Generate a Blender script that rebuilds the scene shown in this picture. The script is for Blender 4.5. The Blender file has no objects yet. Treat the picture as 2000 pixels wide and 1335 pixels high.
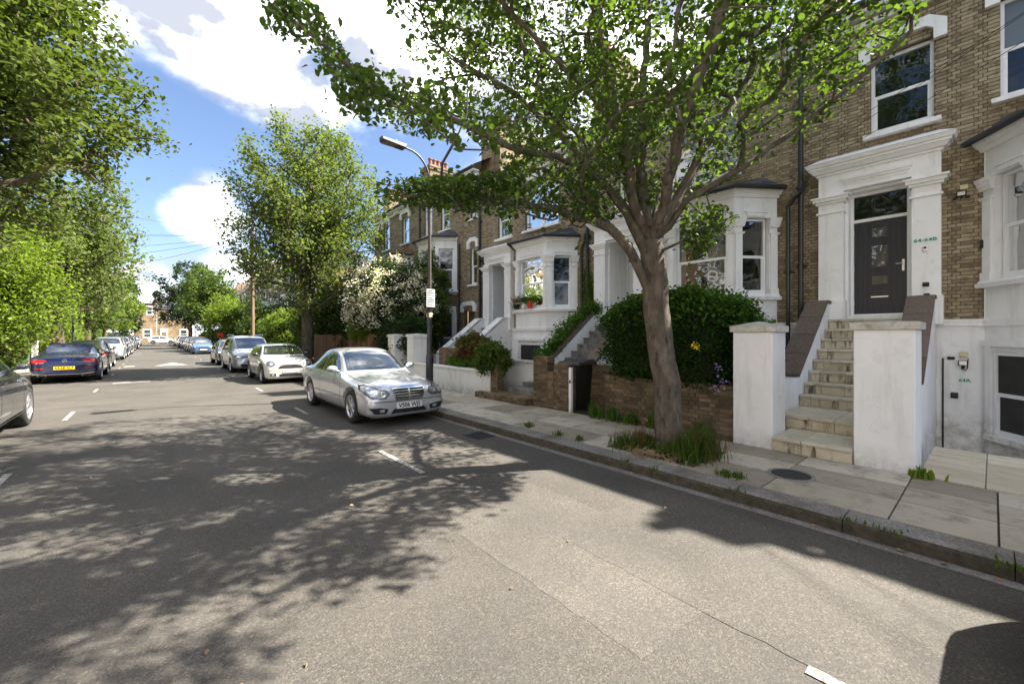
import bpy, bmesh, math, random
import numpy as np
from mathutils import Vector, Matrix
from mathutils.bvhtree import BVHTree

R = math.radians
S = bpy.context.scene
COL = S.collection
rnd = random.Random(7)
nrg = np.random.default_rng(11)

# ------------------------------------------------------------------ camera
FPX, SY, CY, EYE, HOR = 811.0, .6534, .7570, 1.7, 655.0     # focal length in photo pixels, yaw, eye height
cam = bpy.data.cameras.new('camera'); cam_o = bpy.data.objects.new('camera', cam); COL.objects.link(cam_o)
cam_o.location = (0, 0, EYE); cam_o.rotation_euler = (R(90), 0, -math.atan2(SY, CY))
cam.sensor_width = 36; cam.lens = FPX / 2000 * 36; cam.shift_y = -12.5 / 2000
cam.clip_start = .05; cam.clip_end = 3000
S.camera = cam_o

def pix(px, py, D):
    o = (px - 1000) / FPX
    return Vector((D * (SY + o * CY), D * (CY - o * SY), EYE + (HOR - py) / FPX * D))
def unpix(P):
    P = np.asarray(P)
    d = P[..., 0] * SY + P[..., 1] * CY; r = P[..., 0] * CY - P[..., 1] * SY
    d = np.maximum(d, 1e-3)
    return 1000 + FPX * r / d, HOR - FPX * (P[..., 2] - EYE) / d, d

# ------------------------------------------------------------------ light
SUN = Vector((.80, -.47, 1.0)).normalized()
EL = math.asin(SUN.z); AZ = math.atan2(SUN.x, SUN.y)
world = bpy.data.worlds.new('World'); S.world = world; world.use_nodes = True
wn, wl = world.node_tree.nodes, world.node_tree.links
wn.clear()
def W(t, **k):
    n = wn.new(t)
    for a, b in k.items(): setattr(n, a, b)
    return n
def wmath(op, a, b=None, c=None, clamp=False):
    n = W('ShaderNodeMath', operation=op, use_clamp=clamp)
    for i, v in enumerate((a, b, c)):
        if v is None: continue
        if hasattr(v, 'links') or hasattr(v, 'is_linked'): wl.new(v, n.inputs[i])
        else: n.inputs[i].default_value = v
    return n.outputs[0]
sky = W('ShaderNodeTexSky', sky_type='NISHITA', sun_disc=False, sun_elevation=EL, sun_rotation=AZ, altitude=20, air_density=1.0, dust_density=1.2, ozone_density=1.6)
tc = W('ShaderNodeTexCoord')
nz = W('ShaderNodeTexNoise'); nz.inputs['Scale'].default_value = 5.5; nz.inputs['Detail'].default_value = 9; nz.inputs['Roughness'].default_value = .62
mp = W('ShaderNodeMapping'); mp.inputs['Scale'].default_value = (1, 1, 1.7)
wl.new(tc.outputs['Generated'], mp.inputs[0]); wl.new(mp.outputs[0], nz.inputs['Vector'])
def blob(px, py, ra, rb, ang):
    """an elliptic cloud mass about a direction of the sky"""
    c = (pix(px, py, 10) - Vector((0, 0, EYE))).normalized()
    r = Vector((CY, -SY, 0)); r = (r - c * r.dot(c)).normalized(); u = r.cross(c)
    if u.z < 0: u = -u
    ca, sa = math.cos(R(ang)), math.sin(R(ang))
    a = (r * ca + u * sa) / ra; b = (-r * sa + u * ca) / rb
    outs = []
    for v in (a, b):
        n = W('ShaderNodeVectorMath', operation='DOT_PRODUCT'); wl.new(tc.outputs['Generated'], n.inputs[0]); n.inputs[1].default_value = v
        off = wmath('SUBTRACT', n.outputs['Value'], c.dot(v)); outs.append(wmath('MULTIPLY', off, off))
    front = W('ShaderNodeVectorMath', operation='DOT_PRODUCT'); wl.new(tc.outputs['Generated'], front.inputs[0]); front.inputs[1].default_value = c
    s = wmath('SUBTRACT', 1.0, wmath('ADD', outs[0], outs[1]))
    return wmath('SUBTRACT', s, wmath('MULTIPLY', wmath('LESS_THAN', front.outputs['Value'], 0.0), 50.0))
m = None
for bl in [(310, -60, .32, .10, -24), (430, 60, .27, .075, -40), (480, 150, .17, .06, -32), (600, 215, .12, .04, -8),
           (760, 60, .16, .16, -45), (800, 140, .12, .07, -30), (960, 60, .24, .2, 0), (1200, 150, .3, .35, 0),
           (405, 395, .05, .05, 0), (425, 440, .08, .06, -20), (330, 575, .16, .045, 5), (430, 520, .14, .035, 0), (270, 540, .08, .03, 20),
           (130, -300, .5, .2, -20)]:
    b = blob(*bl); m = b if m is None else wmath('MAXIMUM', m, b)
m = wmath('MAXIMUM', m, -1.0)
nn = wmath('MULTIPLY', wmath('SUBTRACT', nz.outputs['Fac'], .5), 3.4)
mr = W('ShaderNodeMapRange', interpolation_type='SMOOTHSTEP'); wl.new(wmath('ADD', m, nn), mr.inputs['Value'])
mr.inputs['From Min'].default_value = -.5; mr.inputs['From Max'].default_value = 1.15
# added broken cloud over the rest of the sky, thickened to brighten shaded fronts
mr2 = W('ShaderNodeMapRange', interpolation_type='SMOOTHSTEP'); n2 = W('ShaderNodeTexNoise'); n2.inputs['Scale'].default_value = 2.1; n2.inputs['Detail'].default_value = 8
wl.new(mp.outputs[0], n2.inputs['Vector']); wl.new(n2.outputs['Fac'], mr2.inputs['Value']); mr2.inputs['From Min'].default_value = .47; mr2.inputs['From Max'].default_value = .62
# (only away from the part of the sky that the photograph shows clear)
vd = W('ShaderNodeVectorMath', operation='DOT_PRODUCT'); wl.new(tc.outputs['Generated'], vd.inputs[0]); vd.inputs[1].default_value = (pix(480, 330, 10) - Vector((0, 0, EYE))).normalized()
away = W('ShaderNodeMapRange'); wl.new(vd.outputs['Value'], away.inputs['Value']); away.inputs['From Min'].default_value = .8; away.inputs['From Max'].default_value = .6
cm = wmath('MAXIMUM', mr.outputs[0], wmath('MULTIPLY', mr2.outputs[0], away.outputs[0]))
sx = W('ShaderNodeSeparateXYZ'); wl.new(tc.outputs['Generated'], sx.inputs[0])
hz = W('ShaderNodeMapRange', interpolation_type='SMOOTHSTEP'); wl.new(sx.outputs['Z'], hz.inputs['Value']); hz.inputs['From Min'].default_value = .2; hz.inputs['From Max'].default_value = 0.0; hz.inputs['To Max'].default_value = .5
fac = wmath('MAXIMUM', wmath('MULTIPLY', cm, .97), hz.outputs[0])
n3 = W('ShaderNodeTexNoise'); n3.inputs['Scale'].default_value = 6; n3.inputs['Detail'].default_value = 6; wl.new(mp.outputs[0], n3.inputs['Vector'])
cr = W('ShaderNodeValToRGB'); cr.color_ramp.elements[0].position = .43; cr.color_ramp.elements[0].color = (6.6, 7.0, 7.9, 1); cr.color_ramp.elements[1].position = .64; cr.color_ramp.elements[1].color = (9.6, 9.7, 9.9, 1)
cr.color_ramp.elements[0].color = (.15, .158, .18, 1); cr.color_ramp.elements[1].color = (1, .995, .98, 1)
wl.new(n3.outputs['Fac'], cr.inputs[0])
cs = W('ShaderNodeVectorMath', operation='SCALE'); wl.new(cr.outputs[0], cs.inputs[0]); cs.inputs['Scale'].default_value = 22
tint = W('ShaderNodeMix', data_type='RGBA', blend_type='MULTIPLY'); tint.inputs['Factor'].default_value = 1; wl.new(sky.outputs[0], tint.inputs['A']); tint.inputs['B'].default_value = (1.02, 1.05, 1.14, 1)
mx = W('ShaderNodeMix', data_type='RGBA'); wl.new(fac, mx.inputs['Factor']); wl.new(tint.outputs['Result'], mx.inputs['A']); wl.new(cs.outputs[0], mx.inputs['B'])
bg = W('ShaderNodeBackground'); bg.inputs['Strength'].default_value = .05; wl.new(mx.outputs['Result'], bg.inputs['Color'])
wo = W('ShaderNodeOutputWorld'); wl.new(bg.outputs[0], wo.inputs['Surface'])
world.cycles.sampling_method = 'MANUAL'; world.cycles.sample_map_resolution = 512
sun = bpy.data.lights.new('sun', 'SUN'); sun.energy = 5.0; sun.angle = R(.53); sun.color = (1, .94, .84)
sun_o = bpy.data.objects.new('sun', sun); COL.objects.link(sun_o); sun_o.rotation_euler = SUN.to_track_quat('Z', 'Y').to_euler(); sun_o.location = (10, -8, 30)
S.view_settings.view_transform = 'Standard'; S.view_settings.look = 'None'; S.view_settings.gamma = 1
S.view_settings.exposure = 2.2
S.cycles.max_bounces = 7; S.cycles.transparent_max_bounces = 12; S.cycles.transmission_bounces = 4; S.cycles.sample_clamp_indirect = 4
S.cycles.use_denoising = True

# ------------------------------------------------------------------ materials
def principled(name):
    m = bpy.data.materials.new(name); m.use_nodes = True
    return m, m.node_tree.nodes, m.node_tree.links, m.node_tree.nodes['Principled BSDF']
def plain(name, c, rough=.6, metal=0, spec=.5, coat=0, emit=None):
    m, n, l, p = principled(name)
    p.inputs['Base Color'].default_value = (*c, 1); p.inputs['Roughness'].default_value = rough; p.inputs['Metallic'].default_value = metal
    p.inputs['Specular IOR Level'].default_value = spec; p.inputs['Coat Weight'].default_value = coat; p.inputs['Coat Roughness'].default_value = .03
    if emit: p.inputs['Emission Color'].default_value = (*emit[0], 1); p.inputs['Emission Strength'].default_value = emit[1]
    return m
def noisy(name, stops, scale=3, detail=6, rough=.8, bump=0, bscale=60, scl=(1, 1, 1), spec=.4, island=0.0, second=None, metal=0):
    """colour from a world-space noise (plus a shade for each piece), fine relief from a second noise"""
    m, n, l, p = principled(name)
    g = n.new('ShaderNodeNewGeometry'); mpn = n.new('ShaderNodeMapping'); mpn.inputs['Scale'].default_value = scl
    l.new(g.outputs['Position'], mpn.inputs[0])
    t = n.new('ShaderNodeTexNoise'); t.inputs['Scale'].default_value = scale; t.inputs['Detail'].default_value = detail; t.inputs['Roughness'].default_value = .65
    l.new(mpn.outputs[0], t.inputs['Vector'])
    f = t.outputs['Fac']
    if island:
        oi = n.new('ShaderNodeObjectInfo'); a = n.new('ShaderNodeMath'); a.operation = 'ADD'; l.new(g.outputs['Random Per Island'], a.inputs[0]); l.new(oi.outputs['Random'], a.inputs[1])
        fr = n.new('ShaderNodeMath'); fr.operation = 'FRACT'; l.new(a.outputs[0], fr.inputs[0])
        mxx = n.new('ShaderNodeMix'); mxx.inputs['Factor'].default_value = island; l.new(f, mxx.inputs['A']); l.new(fr.outputs[0], mxx.inputs['B']); f = mxx.outputs['Result']
    r = n.new('ShaderNodeValToRGB'); e = r.color_ramp.elements
    while len(e) < len(stops): e.new(.5)
    for q, (pos, c) in zip(e, stops): q.position = pos; q.color = (*c, 1)
    l.new(f, r.inputs[0]); out = r.outputs[0]
    if second:                                   # (scale, scl, lo, hi, colour): blotches or streaks of another colour
        sc, scl2, lo, hi, c2 = second
        m2 = n.new('ShaderNodeMapping'); m2.inputs['Scale'].default_value = scl2; l.new(g.outputs['Position'], m2.inputs[0])
        t2 = n.new('ShaderNodeTexNoise'); t2.inputs['Scale'].default_value = sc; t2.inputs['Detail'].default_value = 7; t2.inputs['Roughness'].default_value = .7; l.new(m2.outputs[0], t2.inputs['Vector'])
        k = n.new('ShaderNodeMapRange'); k.inputs['From Min'].default_value = lo; k.inputs['From Max'].default_value = hi; l.new(t2.outputs['Fac'], k.inputs['Value'])
        q = n.new('ShaderNodeMix'); q.data_type = 'RGBA'; l.new(k.outputs[0], q.inputs['Factor']); l.new(out, q.inputs['A']); q.inputs['B'].default_value = (*c2, 1); out = q.outputs['Result']
    l.new(out, p.inputs['Base Color']); p.inputs['Roughness'].default_value = rough; p.inputs['Specular IOR Level'].default_value = spec; p.inputs['Metallic'].default_value = metal
    if bump:
        t3 = n.new('ShaderNodeTexNoise'); t3.inputs['Scale'].default_value = bscale; t3.inputs['Detail'].default_value = 4; l.new(g.outputs['Position'], t3.inputs['Vector'])
        b = n.new('ShaderNodeBump'); b.inputs['Strength'].default_value = bump; b.inputs['Distance'].default_value = .01; l.new(t3.outputs['Fac'], b.inputs['Height']); l.new(b.outputs[0], p.inputs['Normal'])
    return m

def asphalt(name, k=1.0):
    m, n, l, p = principled(name)
    g = n.new('ShaderNodeNewGeometry')
    big = n.new('ShaderNodeTexNoise'); big.inputs['Scale'].default_value = .9; big.inputs['Detail'].default_value = 6; l.new(g.outputs['Position'], big.inputs['Vector'])
    r = n.new('ShaderNodeValToRGB'); r.color_ramp.elements[0].position = .3; r.color_ramp.elements[1].position = .72
    r.color_ramp.elements[0].color = (.118 * k, .108 * k, .096 * k, 1); r.color_ramp.elements[1].color = (.185 * k, .166 * k, .142 * k, 1); l.new(big.outputs['Fac'], r.inputs[0])
    v = n.new('ShaderNodeTexVoronoi'); v.inputs['Scale'].default_value = 120; v.inputs['Randomness'].default_value = 1; l.new(g.outputs['Position'], v.inputs['Vector'])
    sp = n.new('ShaderNodeSeparateColor'); l.new(v.outputs['Color'], sp.inputs[0])
    sr = n.new('ShaderNodeValToRGB'); sr.color_ramp.elements[0].color = (.35, .35, .36, 1); sr.color_ramp.elements[1].color = (2.1, 2.0, 1.85, 1)
    e = sr.color_ramp.elements.new(.5); e.color = (.85, .85, .85, 1); e = sr.color_ramp.elements.new(.85); e.color = (1.2, 1.18, 1.1, 1); l.new(sp.outputs[0], sr.inputs[0])
    mu = n.new('ShaderNodeMix'); mu.data_type = 'RGBA'; mu.blend_type = 'MULTIPLY'; mu.inputs['Factor'].default_value = .6; l.new(r.outputs[0], mu.inputs['A']); l.new(sr.outputs[0], mu.inputs['B'])
    # dark oil stains and stretched tyre wear along the lanes
    mp2 = n.new('ShaderNodeMapping'); mp2.inputs['Scale'].default_value = (1.5, .22, 1); l.new(g.outputs['Position'], mp2.inputs[0])
    t2 = n.new('ShaderNodeTexNoise'); t2.inputs['Scale'].default_value = 1.6; t2.inputs['Detail'].default_value = 5; l.new(mp2.outputs[0], t2.inputs['Vector'])
    k2 = n.new('ShaderNodeMapRange'); k2.inputs['From Min'].default_value = .5; k2.inputs['From Max'].default_value = .75; k2.inputs['To Max'].default_value = .4; l.new(t2.outputs['Fac'], k2.inputs['Value'])
    q = n.new('ShaderNodeMix'); q.data_type = 'RGBA'; l.new(k2.outputs[0], q.inputs['Factor']); l.new(mu.outputs['Result'], q.inputs['A']); q.inputs['B'].default_value = (.075, .07, .066, 1)
    # fine cracks
    cv = n.new('ShaderNodeTexVoronoi'); cv.feature = 'DISTANCE_TO_EDGE'; cv.inputs['Scale'].default_value = .33
    dn = n.new('ShaderNodeTexNoise'); dn.inputs['Scale'].default_value = 3; dn.inputs['Detail'].default_value = 5; l.new(g.outputs['Position'], dn.inputs['Vector'])
    ad = n.new('ShaderNodeVectorMath'); ad.operation = 'MULTIPLY_ADD'; l.new(dn.outputs['Color'], ad.inputs[0]); ad.inputs[1].default_value = (.7, .7, 0); l.new(g.outputs['Position'], ad.inputs[2]); l.new(ad.outputs[0], cv.inputs['Vector'])
    ck = n.new('ShaderNodeMapRange'); ck.inputs['From Min'].default_value = .0015; ck.inputs['From Max'].default_value = .004; ck.inputs['To Min'].default_value = .45; ck.inputs['To Max'].default_value = 0; l.new(cv.outputs['Distance'], ck.inputs['Value'])
    q2 = n.new('ShaderNodeMix'); q2.data_type = 'RGBA'; l.new(ck.outputs[0], q2.inputs['Factor']); l.new(q.outputs['Result'], q2.inputs['A']); q2.inputs['B'].default_value = (.05, .048, .045, 1)
    l.new(q2.outputs['Result'], p.inputs['Base Color']); p.inputs['Roughness'].default_value = .86; p.inputs['Specular IOR Level'].default_value = .35
    b = n.new('ShaderNodeBump'); b.inputs['Strength'].default_value = .55; b.inputs['Distance'].default_value = .004; l.new(v.outputs['Distance'], b.inputs['Height']); b.invert = True; l.new(b.outputs[0], p.inputs['Normal'])
    return m

def leafmat(name, c1, c2, trans=.45, c3=None):
    m, n, l, p = principled(name)
    n.remove(p)
    g = n.new('ShaderNodeNewGeometry'); r = n.new('ShaderNodeValToRGB'); r.color_ramp.elements[0].color = (*c1, 1); r.color_ramp.elements[1].color = (*c2, 1)
    if c3: e = r.color_ramp.elements.new(.93); e.color = (*c2, 1); r.color_ramp.elements[2].position = 1; r.color_ramp.elements[2].color = (*c3, 1)
    t = n.new('ShaderNodeTexNoise'); t.inputs['Scale'].default_value = .9; l.new(g.outputs['Position'], t.inputs['Vector'])
    mx_ = n.new('ShaderNodeMix'); mx_.inputs['Factor'].default_value = .6; l.new(t.outputs['Fac'], mx_.inputs['A']); l.new(g.outputs['Random Per Island'], mx_.inputs['B']); l.new(mx_.outputs['Result'], r.inputs[0])
    d = n.new('ShaderNodeBsdfDiffuse'); tr = n.new('ShaderNodeBsdfTranslucent'); gl = n.new('ShaderNodeBsdfGlossy'); gl.inputs['Roughness'].default_value = .38
    gl.inputs['Color'].default_value = (.55, .58, .55, 1)
    l.new(r.outputs[0], d.inputs['Color'])
    tm = n.new('ShaderNodeMix'); tm.data_type = 'RGBA'; tm.blend_type = 'MULTIPLY'; tm.inputs['Factor'].default_value = 1; l.new(r.outputs[0], tm.inputs['A']); tm.inputs['B'].default_value = (2.0, 2.15, .75, 1); l.new(tm.outputs['Result'], tr.inputs['Color'])
    a = n.new('ShaderNodeMixShader'); a.inputs[0].default_value = trans; l.new(d.outputs[0], a.inputs[1]); l.new(tr.outputs[0], a.inputs[2])
    fz = n.new('ShaderNodeLayerWeight'); fz.inputs['Blend'].default_value = .15
    fm = n.new('ShaderNodeMath'); fm.operation = 'MULTIPLY'; l.new(fz.outputs['Fresnel'], fm.inputs[0]); fm.inputs[1].default_value = .35
    b = n.new('ShaderNodeMixShader'); l.new(fm.outputs[0], b.inputs[0]); l.new(a.outputs[0], b.inputs[1]); l.new(gl.outputs[0], b.inputs[2])
    l.new(b.outputs[0], n['Material Output'].inputs[0])
    return m

def glassmat(name, tint=(.5, .53, .52), refl=1.0):
    m, n, l, p = principled(name); n.remove(p)
    t = n.new('ShaderNodeBsdfTransparent'); t.inputs['Color'].default_value = (*tint, 1)
    g = n.new('ShaderNodeBsdfGlossy'); g.inputs['Roughness'].default_value = .02
    ge = n.new('ShaderNodeNewGeometry'); tn = n.new('ShaderNodeTexNoise'); tn.inputs['Scale'].default_value = 2.2; tn.inputs['Detail'].default_value = 1; l.new(ge.outputs['Position'], tn.inputs['Vector']); bb = n.new('ShaderNodeBump'); bb.inputs['Strength'].default_value = .25; bb.inputs['Distance'].default_value = .05; l.new(tn.outputs['Fac'], bb.inputs['Height']); l.new(bb.outputs[0], g.inputs['Normal']); g.inputs['Color'].default_value = (.95, .97, 1, 1)
    f = n.new('ShaderNodeFresnel'); f.inputs['IOR'].default_value = 1.55
    k = n.new('ShaderNodeMath'); k.operation = 'MULTIPLY_ADD'; k.use_clamp = True; l.new(f.outputs[0], k.inputs[0]); k.inputs[1].default_value = .7 * refl; k.inputs[2].default_value = .03
    x = n.new('ShaderNodeMixShader'); l.new(k.outputs[0], x.inputs[0]); l.new(t.outputs[0], x.inputs[1]); l.new(g.outputs[0], x.inputs[2]); l.new(x.outputs[0], n['Material Output'].inputs[0])
    return m

M = {}
M['asphalt'] = asphalt('asphalt', .48); M['asphalt_patch'] = asphalt('asphalt_patch', .57); M['asphalt_patch2'] = asphalt('asphalt_patch_fine', .53)
M['paint_line'] = noisy('road_paint', [(.3, (.24, .235, .22)), (.6, (.36, .35, .33))], 40, rough=.7, second=(30, (1, 1, 1), .48, .56, (.11, .1, .085)))
M['slab'] = noisy('paving_slab', [(.15, (.22, .185, .14)), (.4, (.34, .295, .225)), (.65, (.42, .375, .30)), (.9, (.54, .49, .40))], 2.2, rough=.85, bump=.35, bscale=120, island=.6, second=(4, (1, 1, 1), .5, .75, (.15, .135, .105)))
M['slab_joint'] = noisy('paving_joint', [(.3, (.045, .042, .03)), (.7, (.1, .09, .06))], 9, rough=.95, bump=.5)
M['travertine'] = noisy('cream_paving', [(.3, (.42, .36, .26)), (.7, (.62, .55, .43))], 3, rough=.7, bump=.3, bscale=50, scl=(2, .5, 1), island=.3, second=(7, (5, 1, 1), .56, .68, (.25, .19, .12)))
M['kerb'] = noisy('granite_kerb', [(.25, (.07, .065, .055)), (.5, (.2, .185, .17)), (.8, (.36, .34, .32))], 55, detail=3, rough=.85, bump=.5, bscale=90, second=(1.4, (1, 1, 6), .45, .7, (.07, .06, .042)))
M['kerb_face'] = noisy('grimy_shaded_kerb_face', [(.3, (.035, .03, .022)), (.7, (.10, .085, .065))], 14, rough=.95, bump=.6, bscale=70, second=(3, (1, 1, 2), .5, .65, (.035, .045, .018)))  # street side of the kerb: grime, with its own shade painted into the dark colour
M['earth'] = noisy('earth', [(.3, (.045, .033, .02)), (.7, (.1, .075, .045))], 6, rough=1, bump=.8, bscale=30)
M['grass_ground'] = noisy('lawn', [(.3, (.03, .05, .012)), (.7, (.06, .09, .02))], 6, rough=1)
M['brick'] = noisy('stock_brick', [(.0, (.08, .062, .045)), (.2, (.16, .122, .082)), (.42, (.29, .228, .145)), (.66, (.39, .325, .21)), (.9, (.48, .415, .28)), (1, (.27, .19, .14))], 1.1, rough=.9, bump=1.0, bscale=85, island=.42, second=(7, (1, 1, 1.2), .5, .75, (.085, .066, .042)))
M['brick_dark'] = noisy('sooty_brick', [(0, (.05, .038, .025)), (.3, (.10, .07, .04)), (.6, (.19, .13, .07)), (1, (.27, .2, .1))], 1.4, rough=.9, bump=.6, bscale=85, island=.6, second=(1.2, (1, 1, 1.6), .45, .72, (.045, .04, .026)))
M['brick_garden'] = noisy('garden_brick', [(0, (.055, .038, .026)), (.3, (.11, .075, .045)), (.6, (.19, .135, .08)), (1, (.28, .21, .13))], 1.6, rough=.9, bump=.6, bscale=85, island=.55, second=(1.8, (1, 1, 1.4), .44, .7, (.05, .045, .024)))
M['mortar'] = noisy('mortar', [(.3, (.075, .06, .04)), (.7, (.16, .13, .09))], 3, rough=.95, bump=.4)
def stucco(name, c1, c2, grime, amt=1.0, base=True):
    m, n, l, p = principled(name); g = n.new('ShaderNodeNewGeometry'); P_ = g.outputs['Position']
    def noise(scale, scl, det=6, rgh=.65):
        mp_ = n.new('ShaderNodeMapping'); mp_.inputs['Scale'].default_value = scl; l.new(P_, mp_.inputs[0]); t = n.new('ShaderNodeTexNoise'); t.inputs['Scale'].default_value = scale; t.inputs['Detail'].default_value = det; t.inputs['Roughness'].default_value = rgh; l.new(mp_.outputs[0], t.inputs['Vector']); return t.outputs['Fac']
    def rng_(v, a, b, lo=0., hi=1.):
        k = n.new('ShaderNodeMapRange'); k.inputs['From Min'].default_value = a; k.inputs['From Max'].default_value = b; k.inputs['To Min'].default_value = lo; k.inputs['To Max'].default_value = hi; l.new(v, k.inputs['Value']); return k.outputs[0]
    def mth(op, a, b):
        k = n.new('ShaderNodeMath'); k.operation = op; k.use_clamp = True
        for i, v in enumerate((a, b)):
            if isinstance(v, float): k.inputs[i].default_value = v
            else: l.new(v, k.inputs[i])
        return k.outputs[0]
    r = n.new('ShaderNodeValToRGB'); r.color_ramp.elements[0].position = .3; r.color_ramp.elements[0].color = (*c1, 1); r.color_ramp.elements[1].position = .7; r.color_ramp.elements[1].color = (*c2, 1); l.new(noise(1.3, (1, 1, 1)), r.inputs[0])
    drip = rng_(noise(5.5, (1, 1, .12)), .53, .72, 0, .55 * amt)
    blot = rng_(noise(3.2, (1, 1, 1), 9, .75), .55, .72, 0, .45 * amt)
    f = mth('MAXIMUM', drip, blot)
    v = n.new('ShaderNodeTexVoronoi'); v.feature = 'DISTANCE_TO_EDGE'; v.inputs['Scale'].default_value = 1.3; w = n.new('ShaderNodeVectorMath'); w.operation = 'MULTIPLY_ADD'; tn = n.new('ShaderNodeTexNoise'); tn.inputs['Scale'].default_value = 4; tn.inputs['Detail'].default_value = 6; l.new(P_, tn.inputs['Vector']); l.new(tn.outputs['Color'], w.inputs[0]); w.inputs[1].default_value = (.5, .5, .5); l.new(P_, w.inputs[2]); l.new(w.outputs[0], v.inputs['Vector'])
    crack = mth('MULTIPLY', rng_(v.outputs['Distance'], .001, .005, .5, 0), rng_(noise(1.1, (1, 1, 1)), .5, .58)); f = mth('MAXIMUM', f, crack)
    if base:                                    # splashed dirt along the foot of the walls
        s = n.new('ShaderNodeSeparateXYZ'); l.new(P_, s.inputs[0]); k = mth('MULTIPLY', rng_(s.outputs['Z'], .1, .42, .85, 0), rng_(noise(7, (1, 1, 1), 8, .7), .38, .62)); f = mth('MAXIMUM', f, k)
    q = n.new('ShaderNodeMix'); q.data_type = 'RGBA'; l.new(f, q.inputs['Factor']); l.new(r.outputs[0], q.inputs['A']); q.inputs['B'].default_value = (*grime, 1); l.new(q.outputs['Result'], p.inputs['Base Color']); p.inputs['Roughness'].default_value = .62; p.inputs['Specular IOR Level'].default_value = .35
    b = n.new('ShaderNodeBump'); b.inputs['Strength'].default_value = .2; b.inputs['Distance'].default_value = .008; l.new(noise(26, (1, 1, 1), 5), b.inputs['Height']); l.new(b.outputs[0], p.inputs['Normal'])
    return m
M['stucco'] = stucco('white_stucco', (.76, .76, .755), (.87, .87, .865), (.44, .41, .35), .7)
M['_old'] = noisy('white_stucco_plain', [(.3, (.72, .72, .71)), (.7, (.82, .82, .81))], 1.5, rough=.6, bump=.08, bscale=40, second=(2.2, (2.5, 2.5, .5), .6, .85, (.5, .49, .45)))
M['stucco_grey'] = noisy('grey_stucco', [(.3, (.5, .51, .52)), (.7, (.62, .63, .64))], 2, rough=.7, bump=.06, bscale=40)
M['stucco_dirty'] = stucco('stained_white_render', (.66, .65, .61), (.77, .76, .72), (.28, .26, .2), 1.0)
M['step'] = noisy('stained_limestone', [(.3, (.42, .37, .26)), (.7, (.62, .56, .43))], 4, rough=.8, bump=.25, bscale=60, island=.2, second=(6, (1.8, 1.8, .3), .5, .62, (.10, .08, .05)))
M['tread'] = noisy('worn_limestone_tread', [(.3, (.40, .36, .28)), (.7, (.58, .53, .43))], 5, rough=.85, bump=.25, bscale=70, island=.3, second=(9, (1, 1, 1), .56, .72, (.24, .21, .16)))
M['step_grey'] = noisy('grey_step_stone', [(.3, (.13, .13, .125)), (.7, (.27, .27, .26))], 5, rough=.85, bump=.2, second=(4, (1, 1, .4), .48, .66, (.05, .05, .045)))
M['coping'] = noisy('brown_coping', [(.3, (.085, .062, .05)), (.7, (.17, .13, .105))], 22, rough=.95, bump=.6, bscale=130, island=.2)
M['cap'] = noisy('weathered_cap', [(.3, (.38, .36, .31)), (.7, (.62, .6, .55))], 7, rough=.8, bump=.2, second=(8, (1, 1, 1), .52, .7, (.22, .2, .16)))
M['upvc'] = plain('white_window_paint', (.8, .81, .82), .3)
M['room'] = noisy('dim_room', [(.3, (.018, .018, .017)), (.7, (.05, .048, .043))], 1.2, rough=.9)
M['glass'] = glassmat('window_glass'); M['glass_clear'] = glassmat('clear_glass', (.7, .72, .7), .8)
M['curtain'] = noisy('curtain', [(.3, (.36, .37, .33)), (.7, (.62, .63, .57))], 14, scl=(1, 6, .05), rough=.9)
M['curtain_grey'] = noisy('grey_curtain', [(.3, (.09, .09, .1)), (.7, (.2, .2, .21))], 14, scl=(1, 6, .05), rough=.9)
M['blind'] = plain('roller_blind', (.55, .56, .57), .8)
M['door'] = noisy('charcoal_door', [(.3, (.022, .023, .028)), (.7, (.032, .033, .04))], 30, scl=(1, 1, .05), rough=.4, bump=.2, bscale=30)
M['door_white'] = plain('white_door', (.7, .71, .72), .35)
M['steel'] = plain('brushed_steel', (.6, .6, .6), .3, .9)
M['black'] = plain('black_pipe_paint', (.016, .016, .018), .35)
M['blackmat'] = plain('matt_black', (.012, .012, .013), .7)
M['slate'] = noisy('roof_slate', [(.3, (.045, .047, .055)), (.7, (.11, .115, .13))], 2.4, rough=.6, island=.5, bump=.3)
M['tile'] = noisy('clay_tile', [(.3, (.13, .07, .045)), (.7, (.25, .14, .09))], 3, rough=.85, island=.5, bump=.3)
M['lead'] = noisy('lead_flashing', [(.3, (.2, .21, .22)), (.7, (.34, .35, .37))], 4, rough=.5)
M['terracotta'] = plain('terracotta', (.26, .095, .05), .85)
M['lamp_grey'] = noisy('grey_lamp_paint', [(.3, (.022, .023, .028)), (.7, (.042, .044, .052))], 6, rough=.45)
M['lamp_pole'] = noisy('weathered_pole', [(.3, (.05, .042, .038)), (.7, (.10, .085, .075))], 9, rough=.6, metal=.3)
M['wood'] = noisy('weathered_wood', [(.3, (.11, .07, .04)), (.7, (.22, .15, .09))], 8, scl=(1, 1, .1), rough=.85)
M['fence_wood'] = noisy('brown_fence', [(.3, (.11, .055, .03)), (.7, (.2, .11, .06))], 8, scl=(3, 3, .2), rough=.85, island=.4)
M['bark'] = noisy('grey_brown_bark', [(.25, (.045, .035, .026)), (.5, (.105, .086, .064)), (.8, (.2, .172, .132))], 9, scl=(1, 1, .45), rough=.95, bump=.9, bscale=45, second=(8, (1.5, 1.5, .5), .56, .63, (.045, .033, .025)))
M['bark_dark'] = noisy('dark_bark', [(.3, (.05, .036, .025)), (.7, (.13, .1, .07))], 9, scl=(1, 1, .4), rough=.95, bump=.8, bscale=45)
M['leaf_main'] = leafmat('pear_leaf', (.03, .056, .013), (.088, .132, .032), .4)
M['leaf_lime'] = leafmat('lime_leaf', (.03, .05, .012), (.115, .145, .036), .34, (.30, .27, .12))
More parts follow.
